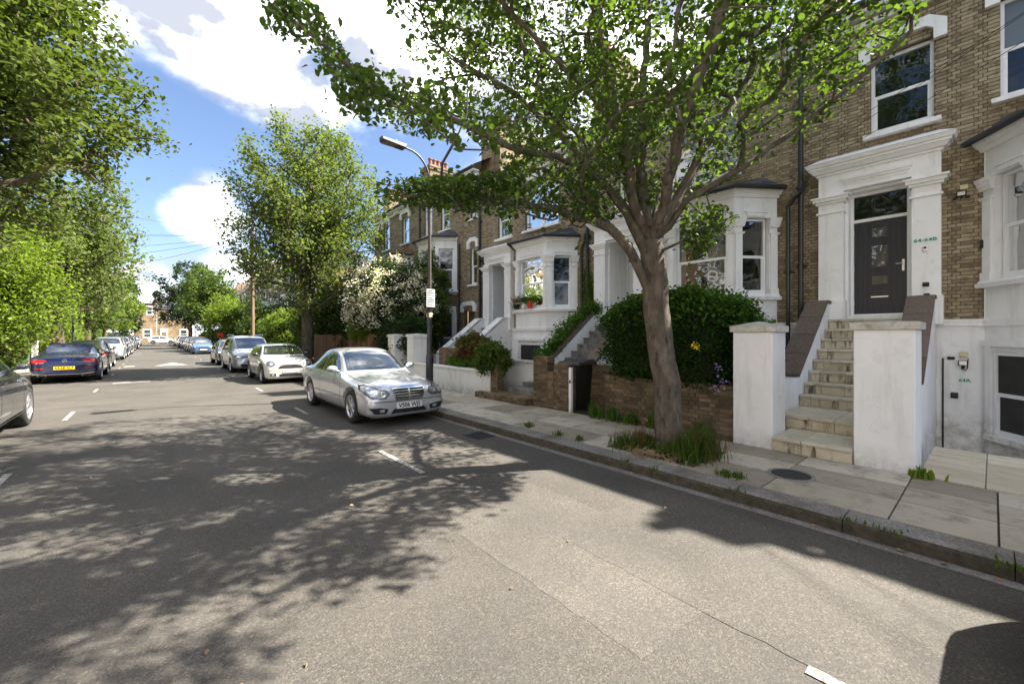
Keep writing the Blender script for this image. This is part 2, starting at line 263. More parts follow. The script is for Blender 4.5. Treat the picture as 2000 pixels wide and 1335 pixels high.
M['leaf_tree'] = leafmat('street_tree_leaf', (.045, .075, .02), (.17, .20, .07), .36, (.30, .27, .14))
M['leaf_bright'] = leafmat('bright_leaf', (.06, .10, .015), (.19, .25, .04), .38)
M['leaf_mid'] = leafmat('mid_leaf', (.035, .065, .015), (.11, .155, .035), .36)
M['leaf_hedge'] = leafmat('hedge_leaf', (.012, .035, .007), (.04, .09, .015), .25)
M['leaf_hedge2'] = leafmat('new_hedge_leaf', (.04, .09, .012), (.09, .18, .025), .35)
M['leaf_dark'] = leafmat('dark_leaf', (.012, .03, .01), (.04, .075, .02), .25)
M['leaf_conifer'] = leafmat('conifer_leaf', (.02, .04, .022), (.05, .08, .04), .2)
M['petal'] = leafmat('cream_blossom', (.5, .45, .38), (.82, .79, .72), .2)
M['leaf_red'] = leafmat('reddish_leaf', (.09, .045, .03), (.2, .11, .05), .3)
M['grass'] = leafmat('grass_blade', (.035, .07, .012), (.10, .14, .03), .3, (.25, .2, .1))
M['straw'] = noisy('dry_stalks', [(.3, (.16, .1, .05)), (.7, (.33, .24, .14))], 10, rough=.9, island=.5)
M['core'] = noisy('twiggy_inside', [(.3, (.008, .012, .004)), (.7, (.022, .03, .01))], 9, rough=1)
M['tyre'] = plain('tyre_rubber', (.018, .018, .018), .85)
M['rim'] = plain('alloy', (.55, .55, .56), .28, .9)
M['rim_dark'] = plain('dark_alloy_gap', (.02, .02, .022), .6)
M['chrome'] = plain('chrome', (.75, .76, .77), .12, 1)
M['carglass'] = plain('car_glass', (.014, .018, .018), .02, 0, 1.0, coat=1)
M['carglass'].node_tree.nodes['Principled BSDF'].inputs['IOR'].default_value = 1.9
M['plastic'] = plain('black_plastic', (.02, .02, .021), .5)
M['lens'] = plain('headlight_lens', (.5, .52, .54), .08, .55, coat=1)
M['lens_inner'] = plain('headlight_bowl', (.2, .205, .21), .3, .6, coat=1)
M['red_lens'] = plain('tail_light_lens', (.42, .012, .012), .15, coat=1)
M['plate_white'] = plain('white_plate', (.78, .78, .76), .4)
M['plate_yellow'] = plain('yellow_plate', (.75, .48, .02), .4)
M['ink'] = plain('plate_black', (.01, .01, .01), .6)
M['sign_green'] = plain('green_print', (.02, .13, .08), .5)
M['sign_pale'] = plain('pale_green_sign', (.62, .78, .7), .4)
M['sign_white'] = noisy('white_notice', [(.3, (.42, .43, .45)), (.7, (.55, .56, .58))], 5, rough=.5)
M['red'] = plain('red_plastic', (.62, .02, .012), .35)
M['cream_plastic'] = plain('cream_sensor', (.6, .52, .32), .5)
M['yellow_flower'] = leafmat('yellow_flower', (.75, .5, .02), (.8, .62, .06), .3)
M['purple_flower'] = leafmat('purple_flower', (.28, .2, .55), (.4, .3, .62), .3)
def paint(name, c, metal=.0, rough=.25):
    m, n, l, p = principled(name)
    t = n.new('ShaderNodeTexNoise'); t.inputs['Scale'].default_value = 2; tc_ = n.new('ShaderNodeTexCoord'); l.new(tc_.outputs['Object'], t.inputs['Vector'])
    k = n.new('ShaderNodeMapRange'); k.inputs['To Min'].default_value = rough - .04; k.inputs['To Max'].default_value = rough + .08; l.new(t.outputs['Fac'], k.inputs['Value']); l.new(k.outputs[0], p.inputs['Roughness'])
    p.inputs['Base Color'].default_value = (*c, 1); p.inputs['Metallic'].default_value = metal; p.inputs['Coat Weight'].default_value = 1; p.inputs['Coat Roughness'].default_value = .03
    return m
PNT = dict(silver=paint('silver_paint', (.58, .6, .63), .6, .27), cream=paint('cream_paint', (.6, .585, .51)), mpv=paint('pale_silver_paint', (.5, .53, .57), .6, .32),
           black=paint('black_paint', (.012, .012, .013)), dark=paint('charcoal_paint', (.02, .02, .022), .1), navy=paint('navy_paint', (.006, .01, .045), .2),
           blue=paint('light_blue_paint', (.09, .17, .36), .4), grey=paint('grey_paint', (.16, .17, .18), .5), white=paint('white_paint', (.6, .61, .62)),
           softtop=plain('navy_soft_top', (.012, .018, .055), .85), red=paint('red_paint', (.3, .02, .015)), brown=paint('bronze_paint', (.12, .1, .085), .5), roofblack=paint('black_roof_paint', (.015, .016, .017)))

# ------------------------------------------------------------------ mesh helpers
ORG = {}
class Frame:
    """a vertical wall plane: u runs along it, n points out of it"""
    def __init__(s, x, y, ux, uy):
        L = math.hypot(ux, uy); s.o = Vector((x, y, 0)); s.u = Vector((ux / L, uy / L, 0)); s.n = Vector((-uy / L, ux / L, 0)); s.len = L
        s.rot = math.atan2(uy, ux)
    def p(s, u, n, z): return s.o + s.u * u + s.n * n + Vector((0, 0, z))
FX = 10.7
FAC = Frame(FX, 0, 0, 1)
class MB:
    def __init__(s): s.v = []; s.f = []; s.m = []; s.mi = 0
    def add(s, vs, fs):
        b = len(s.v); s.v.extend([tuple(v) for v in vs]); s.f.extend([tuple(b + i for i in f) for f in fs]); s.m.extend([s.mi] * len(fs)); return s
    def hexa(s, c, back=True):
        fs = [(0, 1, 2, 3)[::-1], (4, 5, 6, 7), (0, 1, 5, 4), (1, 2, 6, 5), (2, 3, 7, 6), (3, 0, 4, 7)]
        return s.add(c, fs)
    def box(s, x0, x1, y0, y1, z0, z1):
        return s.hexa([(x0, y0, z0), (x1, y0, z0), (x1, y1, z0), (x0, y1, z0), (x0, y0, z1), (x1, y0, z1), (x1, y1, z1), (x0, y1, z1)])
    def fbox(s, fr, u0, u1, n0, n1, z0, z1, du=0, dn=0):
        """box in a wall frame; du/dn widen the top (mouldings)"""
        P = fr.p
        return s.hexa([P(u0, n0, z0), P(u1, n0, z0), P(u1, n1, z0), P(u0, n1, z0), P(u0 - du, n0, z1), P(u1 + du, n0, z1), P(u1 + du, n1 + dn, z1), P(u0 - du, n1 + dn, z1)])
    def quad(s, a, b, c, d): return s.add([a, b, c, d], [(0, 1, 2, 3)])
    def prism(s, poly, vec):
        n = len(poly); v = [Vector(p) for p in poly]; w = [p + Vector(vec) for p in v]
        return s.add(v + w, [tuple(range(n))[::-1], tuple(range(n, 2 * n))] + [(i, (i + 1) % n, n + (i + 1) % n, n + i) for i in range(n)])
    def tube(s, pts, rad, n=8, cap=True):
        pts = [Vector(p) for p in pts]
        if not hasattr(rad, '__len__'): rad = [rad] * len(pts)
        vs = []; a = None
        for i, p in enumerate(pts):
            t = (pts[min(i + 1, len(pts) - 1)] - pts[max(i - 1, 0)])
            if t.length < 1e-9: t = Vector((0, 0, 1))
            t.normalize()
            if a is None: a = t.orthogonal().normalized()
            else:
                a = a - t * a.dot(t)
                a = a.normalized() if a.length > 1e-6 else t.orthogonal().normalized()
            b = t.cross(a)
            for k in range(n):
                q = 2 * math.pi * k / n; vs.append(p + (a * math.cos(q) + b * math.sin(q)) * rad[i])
        fs = [(i * n + k, i * n + (k + 1) % n, (i + 1) * n + (k + 1) % n, (i + 1) * n + k) for i in range(len(pts) - 1) for k in range(n)]
        if cap: fs += [tuple(range(n))[::-1], tuple(range((len(pts) - 1) * n, len(pts) * n))]
        return s.add(vs, fs)
    def lathe(s, prof, c=(0, 0, 0), axis='z', n=24):
        vs = []
        for r, h in prof:
            for k in range(n):
                q = 2 * math.pi * k / n; x, y = r * math.cos(q), r * math.sin(q)
                vs.append((c[0] + x, c[1] + y, c[2] + h) if axis == 'z' else (c[0] + x, c[1] + h, c[2] + y))
        fs = [(i * n + k, i * n + (k + 1) % n, (i + 1) * n + (k + 1) % n, (i + 1) * n + k) for i in range(len(prof) - 1) for k in range(n)]
        if axis != 'z': fs = [f[::-1] for f in fs]
        return s.add(vs, fs)
    def sphere(s, c, r, n=10, sc=(1, 1, 1)):
        pr = [(max(1e-4, r * math.sin(math.pi * i / n)), -r * math.cos(math.pi * i / n)) for i in range(n + 1)]
        b = len(s.v); s.lathe(pr, (0, 0, 0), 'z', n * 2)
        for i in range(b, len(s.v)): x, y, z = s.v[i]; s.v[i] = (c[0] + x * sc[0], c[1] + y * sc[1], c[2] + z * sc[2])
        return s
    def build(s, name, mat, parent=None, smooth=False, kind=None, local=False, bevel=0):
        me = bpy.data.meshes.new(name)
        o0 = Vector((0, 0, 0)) if (parent is None or local) else ORG.get(root_of(parent).name, Vector((0, 0, 0)))
        me.from_pydata([(v[0] - o0.x, v[1] - o0.y, v[2] - o0.z) for v in s.v], [], s.f)
        mats = mat if isinstance(mat, (list, tuple)) else [mat]
        for q in mats: me.materials.append(q)
        if len(mats) > 1: me.polygons.foreach_set('material_index', s.m)
        if smooth: me.polygons.foreach_set('use_smooth', [True] * len(me.polygons))
        me.update()
        o = bpy.data.objects.new(name, me); COL.objects.link(o)
        if parent: o.parent = parent
        if kind: o['kind'] = kind
        if bevel:
            b = o.modifiers.new('b', 'BEVEL'); b.width = bevel; b.segments = 2; b.limit_method = 'ANGLE'
        return o
def root_of(o):
    while o.parent: o = o.parent
    return o
def thing(name, label, cat, loc=(0, 0, 0), group=None):
    o = bpy.data.objects.new(name, None); COL.objects.link(o); o.location = loc; o['label'] = label; o['category'] = cat
    if group: o['group'] = group
    ORG[o.name] = Vector(loc)
    return o
def tag(o, label, cat, group=None):
    o['label'] = label; o['category'] = cat
    if group: o['group'] = group
    return o
def npmesh(name, V, F, mat, parent=None, kind=None, smooth=False):
    """V (n,3), F (m,4) numpy"""
    me = bpy.data.meshes.new(name)
    if parent is not None:
        o0 = ORG.get(root_of(parent).name, Vector((0, 0, 0))); V = V - np.array(o0)
    me.vertices.add(len(V)); me.vertices.foreach_set('co', np.ascontiguousarray(V, dtype=np.float32).ravel())
    k = F.shape[1]; me.loops.add(F.size); me.loops.foreach_set('vertex_index', F.astype(np.int32).ravel())
    me.polygons.add(len(F)); me.polygons.foreach_set('loop_start', np.arange(0, F.size, k, dtype=np.int32))
    me.polygons.foreach_set('loop_total', np.full(len(F), k, dtype=np.int32))
    if smooth: me.polygons.foreach_set('use_smooth', np.ones(len(F), dtype=bool))
    me.materials.append(mat); me.update(calc_edges=True)
    o = bpy.data.objects.new(name, me); COL.objects.link(o)
    if parent is not None: o.parent = parent
    if kind: o['kind'] = kind
    return o
def text_mesh(s, size, mat, parent, M4, name='lettering', ext=.0015, local=True, width=None):
    cu = bpy.data.curves.new(name, 'FONT'); cu.body = s; cu.size = size; cu.align_x = 'CENTER'; cu.align_y = 'CENTER'; cu.extrude = ext; cu.resolution_u = 2; cu.offset = .022 * size
    t = bpy.data.objects.new(name, cu); COL.objects.link(t); dg = bpy.context.evaluated_depsgraph_get()
    me = bpy.data.meshes.new_from_object(t.evaluated_get(dg)); bpy.data.objects.remove(t); 
    if width:
        xs = [v.co.x for v in me.vertices]; w = max(xs) - min(xs); me.transform(Matrix.Diagonal((width / w, 1, 1, 1)))
    if not local: M4 = Matrix.Translation(-ORG[root_of(parent).name]) @ M4
    me.transform(M4); me.materials.clear(); me.materials.append(mat)
    o = bpy.data.objects.new(name, me); COL.objects.link(o); o.parent = parent
    return o
def copy_tree(o, parent=None):
    c = o.copy(); COL.objects.link(c); c.parent = parent
    for ch in list(o.children): copy_tree(ch, c)
    return c
def struct(o): o['kind'] = 'structure'; return o

# ------------------------------------------------------------------ brickwork
def unit_brick(L, H, nm):
    mb = MB(); e = .004; d = .03
    c = [(-L/2, -d, -H/2), (L/2, -d, -H/2), (L/2, -e, -H/2), (-L/2, -e, -H/2), (-L/2, -d, H/2), (L/2, -d, H/2), (L/2, -e, H/2), (-L/2, -e, H/2)]
    f = [(-L/2+e, 0, -H/2+e), (L/2-e, 0, -H/2+e), (L/2-e, 0, H/2-e), (-L/2+e, 0, H/2-e)]
    mb.add(c + f, [(0, 3, 2, 1), (4, 5, 6, 7), (0, 4, 7, 3), (1, 2, 6, 5), (3, 8, 9, 2), (2, 9, 10, 6), (6, 10, 11, 7), (7, 11, 8, 3), (8, 11, 10, 9)])
    me = bpy.data.meshes.new(nm); me.from_pydata(mb.v, [], mb.f); me.update(); return me
_UB = {}
def brick_wall(parent, fr, u0, u1, z0, z1, holes=(), covers=(), mat=None, indiv=0, nf=0.0, H=.057, course=.0655, backing=True, thick=.2, seed=0, top=None, ztop=None):
    """recessed mortar wall with openings and one real brick for each brick; the nearest ones are objects of their own"""
    mat = mat or M['brick']; r = random.Random(seed)
    if backing:
        us = sorted({u0, u1, *[min(max(h[i], u0), u1) for h in holes for i in (0, 1)]}); zs = sorted({z0, z1, *[min(max(h[i], z0), z1) for h in holes for i in (2, 3)]})
        mb = MB(); bk = nf - .008
        for a, b in zip(us, us[1:]):
            for c, d in zip(zs, zs[1:]):
                um, zm = (a + b) / 2, (c + d) / 2
                if any(h[0] < um < h[1] and h[2] < zm < h[3] for h in holes): continue
                P = fr.p; mb.quad(P(a, bk, c), P(a, bk, d), P(b, bk, d), P(b, bk, c))
        for h in holes:
            a, b, c, d = h[:4]; P = fr.p; dp = bk - thick
            mb.quad(P(a, bk, c), P(a, dp, c), P(a, dp, d), P(a, bk, d)); mb.quad(P(b, bk, c), P(b, bk, d), P(b, dp, d), P(b, dp, c))
            mb.quad(P(a, bk, d), P(a, dp, d), P(b, dp, d), P(b, bk, d)); mb.quad(P(a, bk, c), P(b, bk, c), P(b, dp, c), P(a, dp, c))
        mb.build('wall', M['mortar'], parent)
    pieces = []; k = 0; z = z0 + .006
    skip = list(holes) + list(covers)
    while z + H <= z1 + .004:
        u = u0 - (0 if k % 2 else .052) ; s = k % 2
        while u < u1:
            L = .198 if s else .094; a, b = max(u, u0), min(u + L, u1); s = 1 - s; u += L + .01
            segs = [(a, b)] if b - a > .02 else []
            for h in skip:
                if h[2] < z + H * .6 and h[3] > z + H * .4:
                    ns = []
                    for p, q in segs:
                        if h[1] <= p or h[0] >= q: ns.append((p, q)); continue
                        if h[0] - p > .02: ns.append((p, h[0]))
                        if q - h[1] > .02: ns.append((h[1], q))
                    segs = ns
            for p, q in segs:
                if ztop and ztop((p + q) / 2) < z + H * .5: continue
                pieces.append((p, q, z, abs((q - p) - L) < 1e-6))
        z += course; k += 1
    bx, by = [], []
    c = np.array([tuple(fr.p((p + q) / 2, nf, zz)) for p, q, zz, _ in pieces]) if pieces else np.zeros((0, 3))
    single = set()
    if indiv and len(pieces):
        X, Y, D = unpix(c)
        vis = [(D[i], i) for i in range(len(pieces)) if pieces[i][3] and -5 < X[i] < 2005 and -5 < Y[i] < 1340]
        vis.sort(); single = {i for _, i in vis[:indiv]}
    mass = MB(); o0 = ORG.get(root_of(parent).name, Vector((0, 0, 0)))
    for i, (p, q, zz, full) in enumerate(pieces):
        dn = r.uniform(-.002, .0035)
        if i in single:
            key = ('s' if q - p > .15 else 'h', round(H, 4), mat.name)
            if key not in _UB:
                _UB[key] = unit_brick(q - p, H, 'brick'); _UB[key].materials.append(mat)
            o = bpy.data.objects.new('brick', _UB[key]); COL.objects.link(o); o.parent = parent
            o.location = fr.p((p + q) / 2, nf + dn, zz + H / 2) - o0; o.rotation_euler = (0, 0, fr.rot)
        else:
            P = fr.p; n = nf + dn; e = .003; y0 = zz; y1 = zz + H
            mass.add([P(p, nf - .02, y0), P(q, nf - .02, y0), P(q, nf - .02, y1), P(p, nf - .02, y1), P(p + e, n, y0 + e), P(q - e, n, y0 + e), P(q - e, n, y1 - e), P(p + e, n, y1 - e)],
                     [(4, 7, 6, 5), (0, 4, 5, 1), (1, 5, 6, 2), (2, 6, 7, 3), (3, 7, 4, 0)])
    if mass.f: mass.build('brickwork', mat, parent, kind='stuff')

# ------------------------------------------------------------------ ground
def sheet(name, x0, x1, y0, y1, z, mat, parent=None, sub=1):
    mb = MB(); mb.quad((x0, y0, z), (x1, y0, z), (x1, y1, z), (x0, y1, z)); o = mb.build(name, mat, parent)
    return o
KR, KL = 4.5, -3.35
struct(sheet('ground', -600, 600, -300, 1500, -.95, M['grass_ground']))
g2 = MB()
for a in [(-80, -3.4, -40, 104), (6.58, 60, 2.52, 400), (8.4, 60, -40, -3.2), (-80, -3.4, 116, 400), (10.9, 60, -3.2, 2.52)]: g2.box(a[0], a[1], a[2], a[3], -.94, .1)
struct(g2.build('garden_ground', M['earth']))
struct(sheet('road', -3.45, 4.6, -40, 104.001, 0, M['asphalt']))
struct(sheet('cross_road', -70, 80, 104.001, 112, 0.0, M['asphalt']))
def patch_sheet(pts, z, mat, w=.035, seed=0):
    rr = random.Random(seed); out = []
    for i, p in enumerate(pts):
        q = pts[(i + 1) % len(pts)]; n_ = max(2, int(math.hypot(q[0] - p[0], q[1] - p[1]) / .12))
        for k in range(n_): t_ = k / n_; out.append((p[0] + (q[0] - p[0]) * t_ + rr.uniform(-1, 1) * .012, p[1] + (q[1] - p[1]) * t_ + rr.uniform(-1, 1) * .012, z))
    return struct(MB().add(out, [tuple(range(len(out)))]).build('road_patch', mat))
patch_sheet([(1.95, 1.2), (3.25, 1.15), (3.3, 4.0), (2.0, 4.05)], .0015, M['asphalt_patch'], seed=1)
patch_sheet([(2.55, .35), (4.2, .4), (4.15, 2.45), (2.6, 2.4)], .003, M['asphalt_patch2'], seed=2)
patch_sheet([(-3.3, 14.2), (4.4, 14.6), (4.4, 15.0), (-3.3, 14.6)], .0015, M['asphalt_patch2'], seed=3)
patch_sheet([(.2, 6.5), (1.1, 6.4), (1.2, 11.5), (.3, 11.6)], .0015, M['asphalt_patch2'], seed=4)
drc = struct(MB().box(4.0, 4.4, 5.5, 5.95, -.02, .004).build('gully_grate', M['blackmat']))
for k in range(9): MB().box(4.03, 4.37, 5.53 + k * .046, 5.55 + k * .046, .0, .012).build('grate_bar', M['lamp_grey'], drc)
ch = MB(); ch.quad((4.38, -6, .003), (4.5, -6, .003), (4.5, 100, .003), (4.38, 100, .003)); struct(ch.build('road_channel', M['kerb']))
# bay markings
for k, (x, ys) in enumerate([(2.52, [(-.4, .62), (4.6, 5.9), (9.7, 10.75), (14.6, 15.6), (20.4, 21.4), (25.5, 26.5), (30.5, 31.5), (36, 37), (41, 42)]), (-1.35, [(2.0, 3.1), (6.9, 7.9), (12.1, 13.4), (17.6, 18.6), (24.6, 25.6), (29.5, 30.3), (33, 34), (37, 37.7)])]):
    for a, b in ys:
        o = MB().quad((x - .036, a, .006), (x + .036, a, .006), (x + .036, b, .006), (x - .036, b, .006)).build('bay_line', M['paint_line']); struct(o)
hp = MB()
hp.add([(.9, 33.6, .012), (.0, 30.2, .012), (1.5, 30.2, .012)], [(0, 2, 1)]); 
for x in (-1.0, 2.2, ): hp.quad((x - .22, 30.4, .012), (x + .22, 30.4, .012), (x + .22, 31.4, .012), (x - .22, 31.4, .012))
for y in (48, 52): hp.quad((-2.2, y, .012), (-.9, y, .012), (-.9, y + .5, .012), (-2.2, y + .5, .012))
struct(hp.build('hump_marking', M['paint_line']))
# drain cover in the road by the navy car, kerbs, pavements
struct(MB().box(-1.1, -.1, 20.2, 20.8, -.02, .006).build('road_drain_cover', M['kerb']))
pav = bpy.data.objects.new('pavement', None)
pm = MB(); pm.box(4.66, 6.62, -12, 103.9, -.05, .098); pav = struct(pm.build('pavement', M['slab_joint']))
def slab_rows(parent, x0, x1, y0, y1, cols, zt, lo=.62, hi=1.0, mat=M['slab'], g=.008, seed=1):
    r = random.Random(seed); xs = [x0 + (x1 - x0) * c for c in cols]; y = y0; cnt = 0; mass = MB()
    while y < y1:
        d = r.uniform(lo, hi)
        for a, b in zip(xs, xs[1:]):
            tilt = [r.uniform(-.002, .002) for _ in range(4)]
            A, B, C, D = a + g / 2, b - g / 2, y + g / 2, y + d - g / 2; e = .004
            top = [(A + e, C + e, zt + tilt[0]), (B - e, C + e, zt + tilt[1]), (B - e, D - e, zt + tilt[2]), (A + e, D - e, zt + tilt[3])]
            low = [(A, C, zt - .03), (B, C, zt - .03), (B, D, zt - .03), (A, D, zt - .03)]
            mb = MB() if cnt < 290 else mass
            mb.add(low + top, [(4, 5, 6, 7), (0, 1, 5, 4), (1, 2, 6, 5), (2, 3, 7, 6), (3, 0, 4, 7)])
            if cnt < 290: mb.build('paving_slab', mat, parent)
            cnt += 1
        y += d
    if mass.f: mass.build('slab_field', mat, parent, kind='stuff')
slab_rows(pav, 4.79, 6.5, -1.6, 103.8, (0, .37, .70, 1), .12, seed=5)
kr = struct(MB().box(4.54, 4.75, -12, 103.9, -.05, .04).build('kerb', M['slab_joint']))
def kerbs(parent, x0, x1, y0, y1, flip=1):
    y = y0; cnt = 0; mass = MB(); r = random.Random(3)
    while y < y1:
        d = r.uniform(.85, 1.0) if y > 0 else .95
        A, B = y + .004, y + d - .004; f = x0 if flip > 0 else x1; s = .03 * flip
        xa, xb = (x0, x1)
        prof = [(xa, -.04), (xb, -.04), (xb, .122), (xa, .122)]
        if flip > 0: prof = [(xa, -.04), (xb, -.04), (xb, .122), (xa + .035, .122), (xa + .012, .113), (xa, .085)]
        else: prof = [(xa, -.04), (xb, -.04), (xb, .085), (xb - .012, .113), (xb - .035, .122), (xa, .122)]
        mb = MB() if cnt < 110 else mass
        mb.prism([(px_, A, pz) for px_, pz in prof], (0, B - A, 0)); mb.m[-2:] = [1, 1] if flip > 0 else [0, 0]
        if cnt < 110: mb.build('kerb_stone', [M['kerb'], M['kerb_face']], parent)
        y += d; cnt += 1
    if mass.f: mass.build('kerb_run', M['kerb'], parent, kind='stuff')
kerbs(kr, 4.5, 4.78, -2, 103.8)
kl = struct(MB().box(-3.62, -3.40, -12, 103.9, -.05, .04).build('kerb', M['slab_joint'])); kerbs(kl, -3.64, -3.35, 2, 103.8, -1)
pl = struct(MB().box(-5.6, -3.64, -12, 103.9, -.05, .12).build('pavement', M['slab']))
# drive and area beside number 64
dr = struct(MB().box(6.63, 8.4, -3.2, .55, -.9, .085).build('driveway', M['stucco']))
r_ = random.Random(9)
for i, (a, b) in enumerate([(-3.15, -2.2), (-2.2, -1.3), (-1.3, -.45), (-.45, .05), (.05, .55)]):
    for c, d in ((6.505, 7.18), (7.18, 7.8), (7.8, 8.42)):
        if i > 2 and c > 7.5: pass
        MB().box(c + .005, d - .005, a + .005, b - .005, .05, .124 + r_.uniform(-.002, .002)).build('paving_slab', M['travertine'], dr)
struct(MB().box(8.4, 10.7, -3.2, .62, -.93, -.85).build('area_floor', M['slab']))
# manhole
mh = thing('manhole_cover', 'round dark iron cover set in the pavement by the white gate pillars', 'manhole cover', (5.47, 1.5, .12))
MB().lathe([(.0001, .006), (.185, .006), (.19, .0)], (5.47, 1.5, .125), n=28).build('cover_plate', M['blackmat'], mh)
MB().lathe([(.195, .0), (.197, .006), (.23, .006), (.235, 0)], (5.47, 1.5, .124), n=28).build('rim', M['kerb'], mh)
# ------------------------------------------------------------------ house parts
def window(parent, fr, u0, u1, z0, z1, n=-.06, mull=0, meet=True, curtain=None, blind=0, bar=.045, room=True, glass='glass', depth=.5, open_=0):
    """sash window: white frame (part) > panes, curtain, blind, dim recess behind (sub-parts)"""
    mb = MB(); b = bar
    for a, c in ((u0, u0 + b), (u1 - b, u1)): mb.fbox(fr, a, c, n - .08, n, z0, z1)
    mb.fbox(fr, u0 + b, u1 - b, n - .08, n + .002, z1 - b, z1); mb.fbox(fr, u0 + b, u1 - b, n - .08, n + .004, z0, z0 + b * 1.3)
    zm = (z0 + z1) / 2; us = [u0 + b + (u1 - u0 - 2 * b) * k / (mull + 1) for k in range(mull + 2)]
    for x in us[1:-1]: mb.fbox(fr, x - .035, x + .035, n - .08, n + .003, z0 + b * 1.3, z1 - b)
    if meet:
        for i in range(mull + 1):
            a = us[i] + (.035 if i else 0); c = us[i + 1] - (.035 if i < mull else 0)
            mb.fbox(fr, a, c, n - .06, n - .012, zm - .03, zm + .03)
            for e in (a, c - .035): mb.fbox(fr, e, e + .035, n - .06, n - .02, z0 + b * 1.3, zm - .03)
            mb.fbox(fr, a + .035, c - .035, n - .06, n - .021, z0 + b * 1.3, z0 + b * 1.3 + .05)
    w = mb.build('window', M['upvc'], parent)
    for i in range(mull + 1):
        a = us[i]; c = us[i + 1]
        for q, (lo, hi) in enumerate(((z0 + b, zm), (zm, z1 - b)) if meet else ((z0 + b, z1 - b),)):
            nn_ = n - (.045 if q == 0 and meet else .035); P = fr.p
            t = rnd.uniform(-.004, .004)
            MB().quad(P(a, nn_ + t, lo), P(c, nn_ - t, lo), P(c, nn_ - t * .3, hi), P(a, nn_ + t * .4, hi)).build('pane', M[glass], w)
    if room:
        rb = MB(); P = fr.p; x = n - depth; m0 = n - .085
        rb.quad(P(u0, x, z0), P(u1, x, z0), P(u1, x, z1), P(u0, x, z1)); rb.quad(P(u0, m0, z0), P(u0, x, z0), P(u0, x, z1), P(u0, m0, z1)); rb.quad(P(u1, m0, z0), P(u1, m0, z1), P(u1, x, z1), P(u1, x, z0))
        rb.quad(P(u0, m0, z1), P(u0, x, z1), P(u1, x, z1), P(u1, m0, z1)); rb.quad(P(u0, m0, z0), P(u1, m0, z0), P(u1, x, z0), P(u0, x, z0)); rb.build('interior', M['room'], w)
    if curtain:
        for (a, c, mt) in curtain:
            A = u0 + (u1 - u0) * a; C = u0 + (u1 - u0) * c; cb = MB(); k = max(6, int((C - A) / .03)); P = fr.p
            for i in range(k):
                p, q = A + (C - A) * i / k, A + (C - A) * (i + 1) / k; d1, d2 = .02 * math.sin(i * 1.7), .02 * math.sin((i + 1) * 1.7)
                cb.quad(P(p, n - .16 + d1, z0), P(q, n - .16 + d2, z0), P(q, n - .16 + d2, z1), P(p, n - .16 + d1, z1))
            cb.build('curtain', M[mt], w)
    if blind:
        P = fr.p; MB().fbox(fr, u0 + b, u1 - b, n - .13, n - .125, z1 - (z1 - z0) * blind, z1).build('blind', M['blind'], w)
    return w
def sill(parent, fr, u0, u1, z, d=.12, h=.08, mat='stucco'):
    return MB().fbox(fr, u0, u1, -.1, d, z - h, z).build('window_sill', M[mat], parent, bevel=.008)
def mould(mb, fr, u0, u1, n0, steps, back=-.02):
    """stack of mouldings: steps of (z0, z1, projection, flare)"""
    for z0, z1, pr, fl in steps: mb.fbox(fr, u0 - pr, u1 + pr, back, n0 + pr, z0, z1, fl, fl)
def hood(parent, fr, u0, u1, z, mat='stucco'):
    """shouldered label mould over a window"""
    mb = MB(); P = fr.p; w = .2
    pts = [(u0 - .17, z - .1), (u0 - .17, z + .2), (u0 + .05, z + .36), (u1 - .05, z + .36), (u1 + .17, z + .2), (u1 + .17, z - .1), (u1 + .0, z - .1), (u1 + .0, z + .1), (u1 - .1, z + .18), (u0 + .1, z + .18), (u0, z + .1), (u0, z - .1)]
    n = len(pts); vs = [P(a, -.02, b) for a, b in pts] + [P(a, .09, b) for a, b in pts]
    mb.add(vs, [(0, 1, 10, 11), (1, 2, 9, 10), (2, 3, 8, 9), (3, 4, 7, 8), (4, 5, 6, 7)])
    mb.add(vs, [(n, n + 11, n + 10, n + 1), (n + 1, n + 10, n + 9, n + 2), (n + 2, n + 9, n + 8, n + 3), (n + 3, n + 8, n + 7, n + 4), (n + 4, n + 7, n + 6, n + 5)] + [(i, (i + 1) % n, n + (i + 1) % n, n + i) for i in range(n)])
    mb.build('window_hood', M[mat], parent)
def offs(poly, d):
    """offset the open plan line A-B-C-D outwards (towards the street)"""
    out = []
    for i, p in enumerate(poly):
        ns = []
        for a, b in ((i - 1, i), (i, i + 1)):
            if a < 0 or b >= len(poly): continue
            ux, uy = poly[b][0] - poly[a][0], poly[b][1] - poly[a][1]; L = math.hypot(ux, uy); ns.append((-uy / L, ux / L))
        if len(ns) == 1: out.append((p[0] + ns[0][0] * d, p[1] + ns[0][1] * d))
        else:
            k = 1 + ns[0][0] * ns[1][0] + ns[0][1] * ns[1][1]; out.append((p[0] + (ns[0][0] + ns[1][0]) * d / k, p[1] + (ns[0][1] + ns[1][1]) * d / k))
    return out
def bay_prism(mb, poly, d, z0, z1, back, d2=None):
    a = offs(poly, d); b = offs(poly, d if d2 is None else d2); n = len(a)
    ra = [(back, a[0][1])] + a + [(back, a[-1][1])]; rb = [(back, b[0][1])] + b + [(back, b[-1][1])]; n = len(ra)
    mb.add([(x, y, z0) for x, y in ra] + [(x, y, z1) for x, y in rb], [tuple(range(n)), tuple(range(n, 2 * n))[::-1]] + [(i, n + i, n + (i + 1) % n, (i + 1) % n) for i in range(n)])
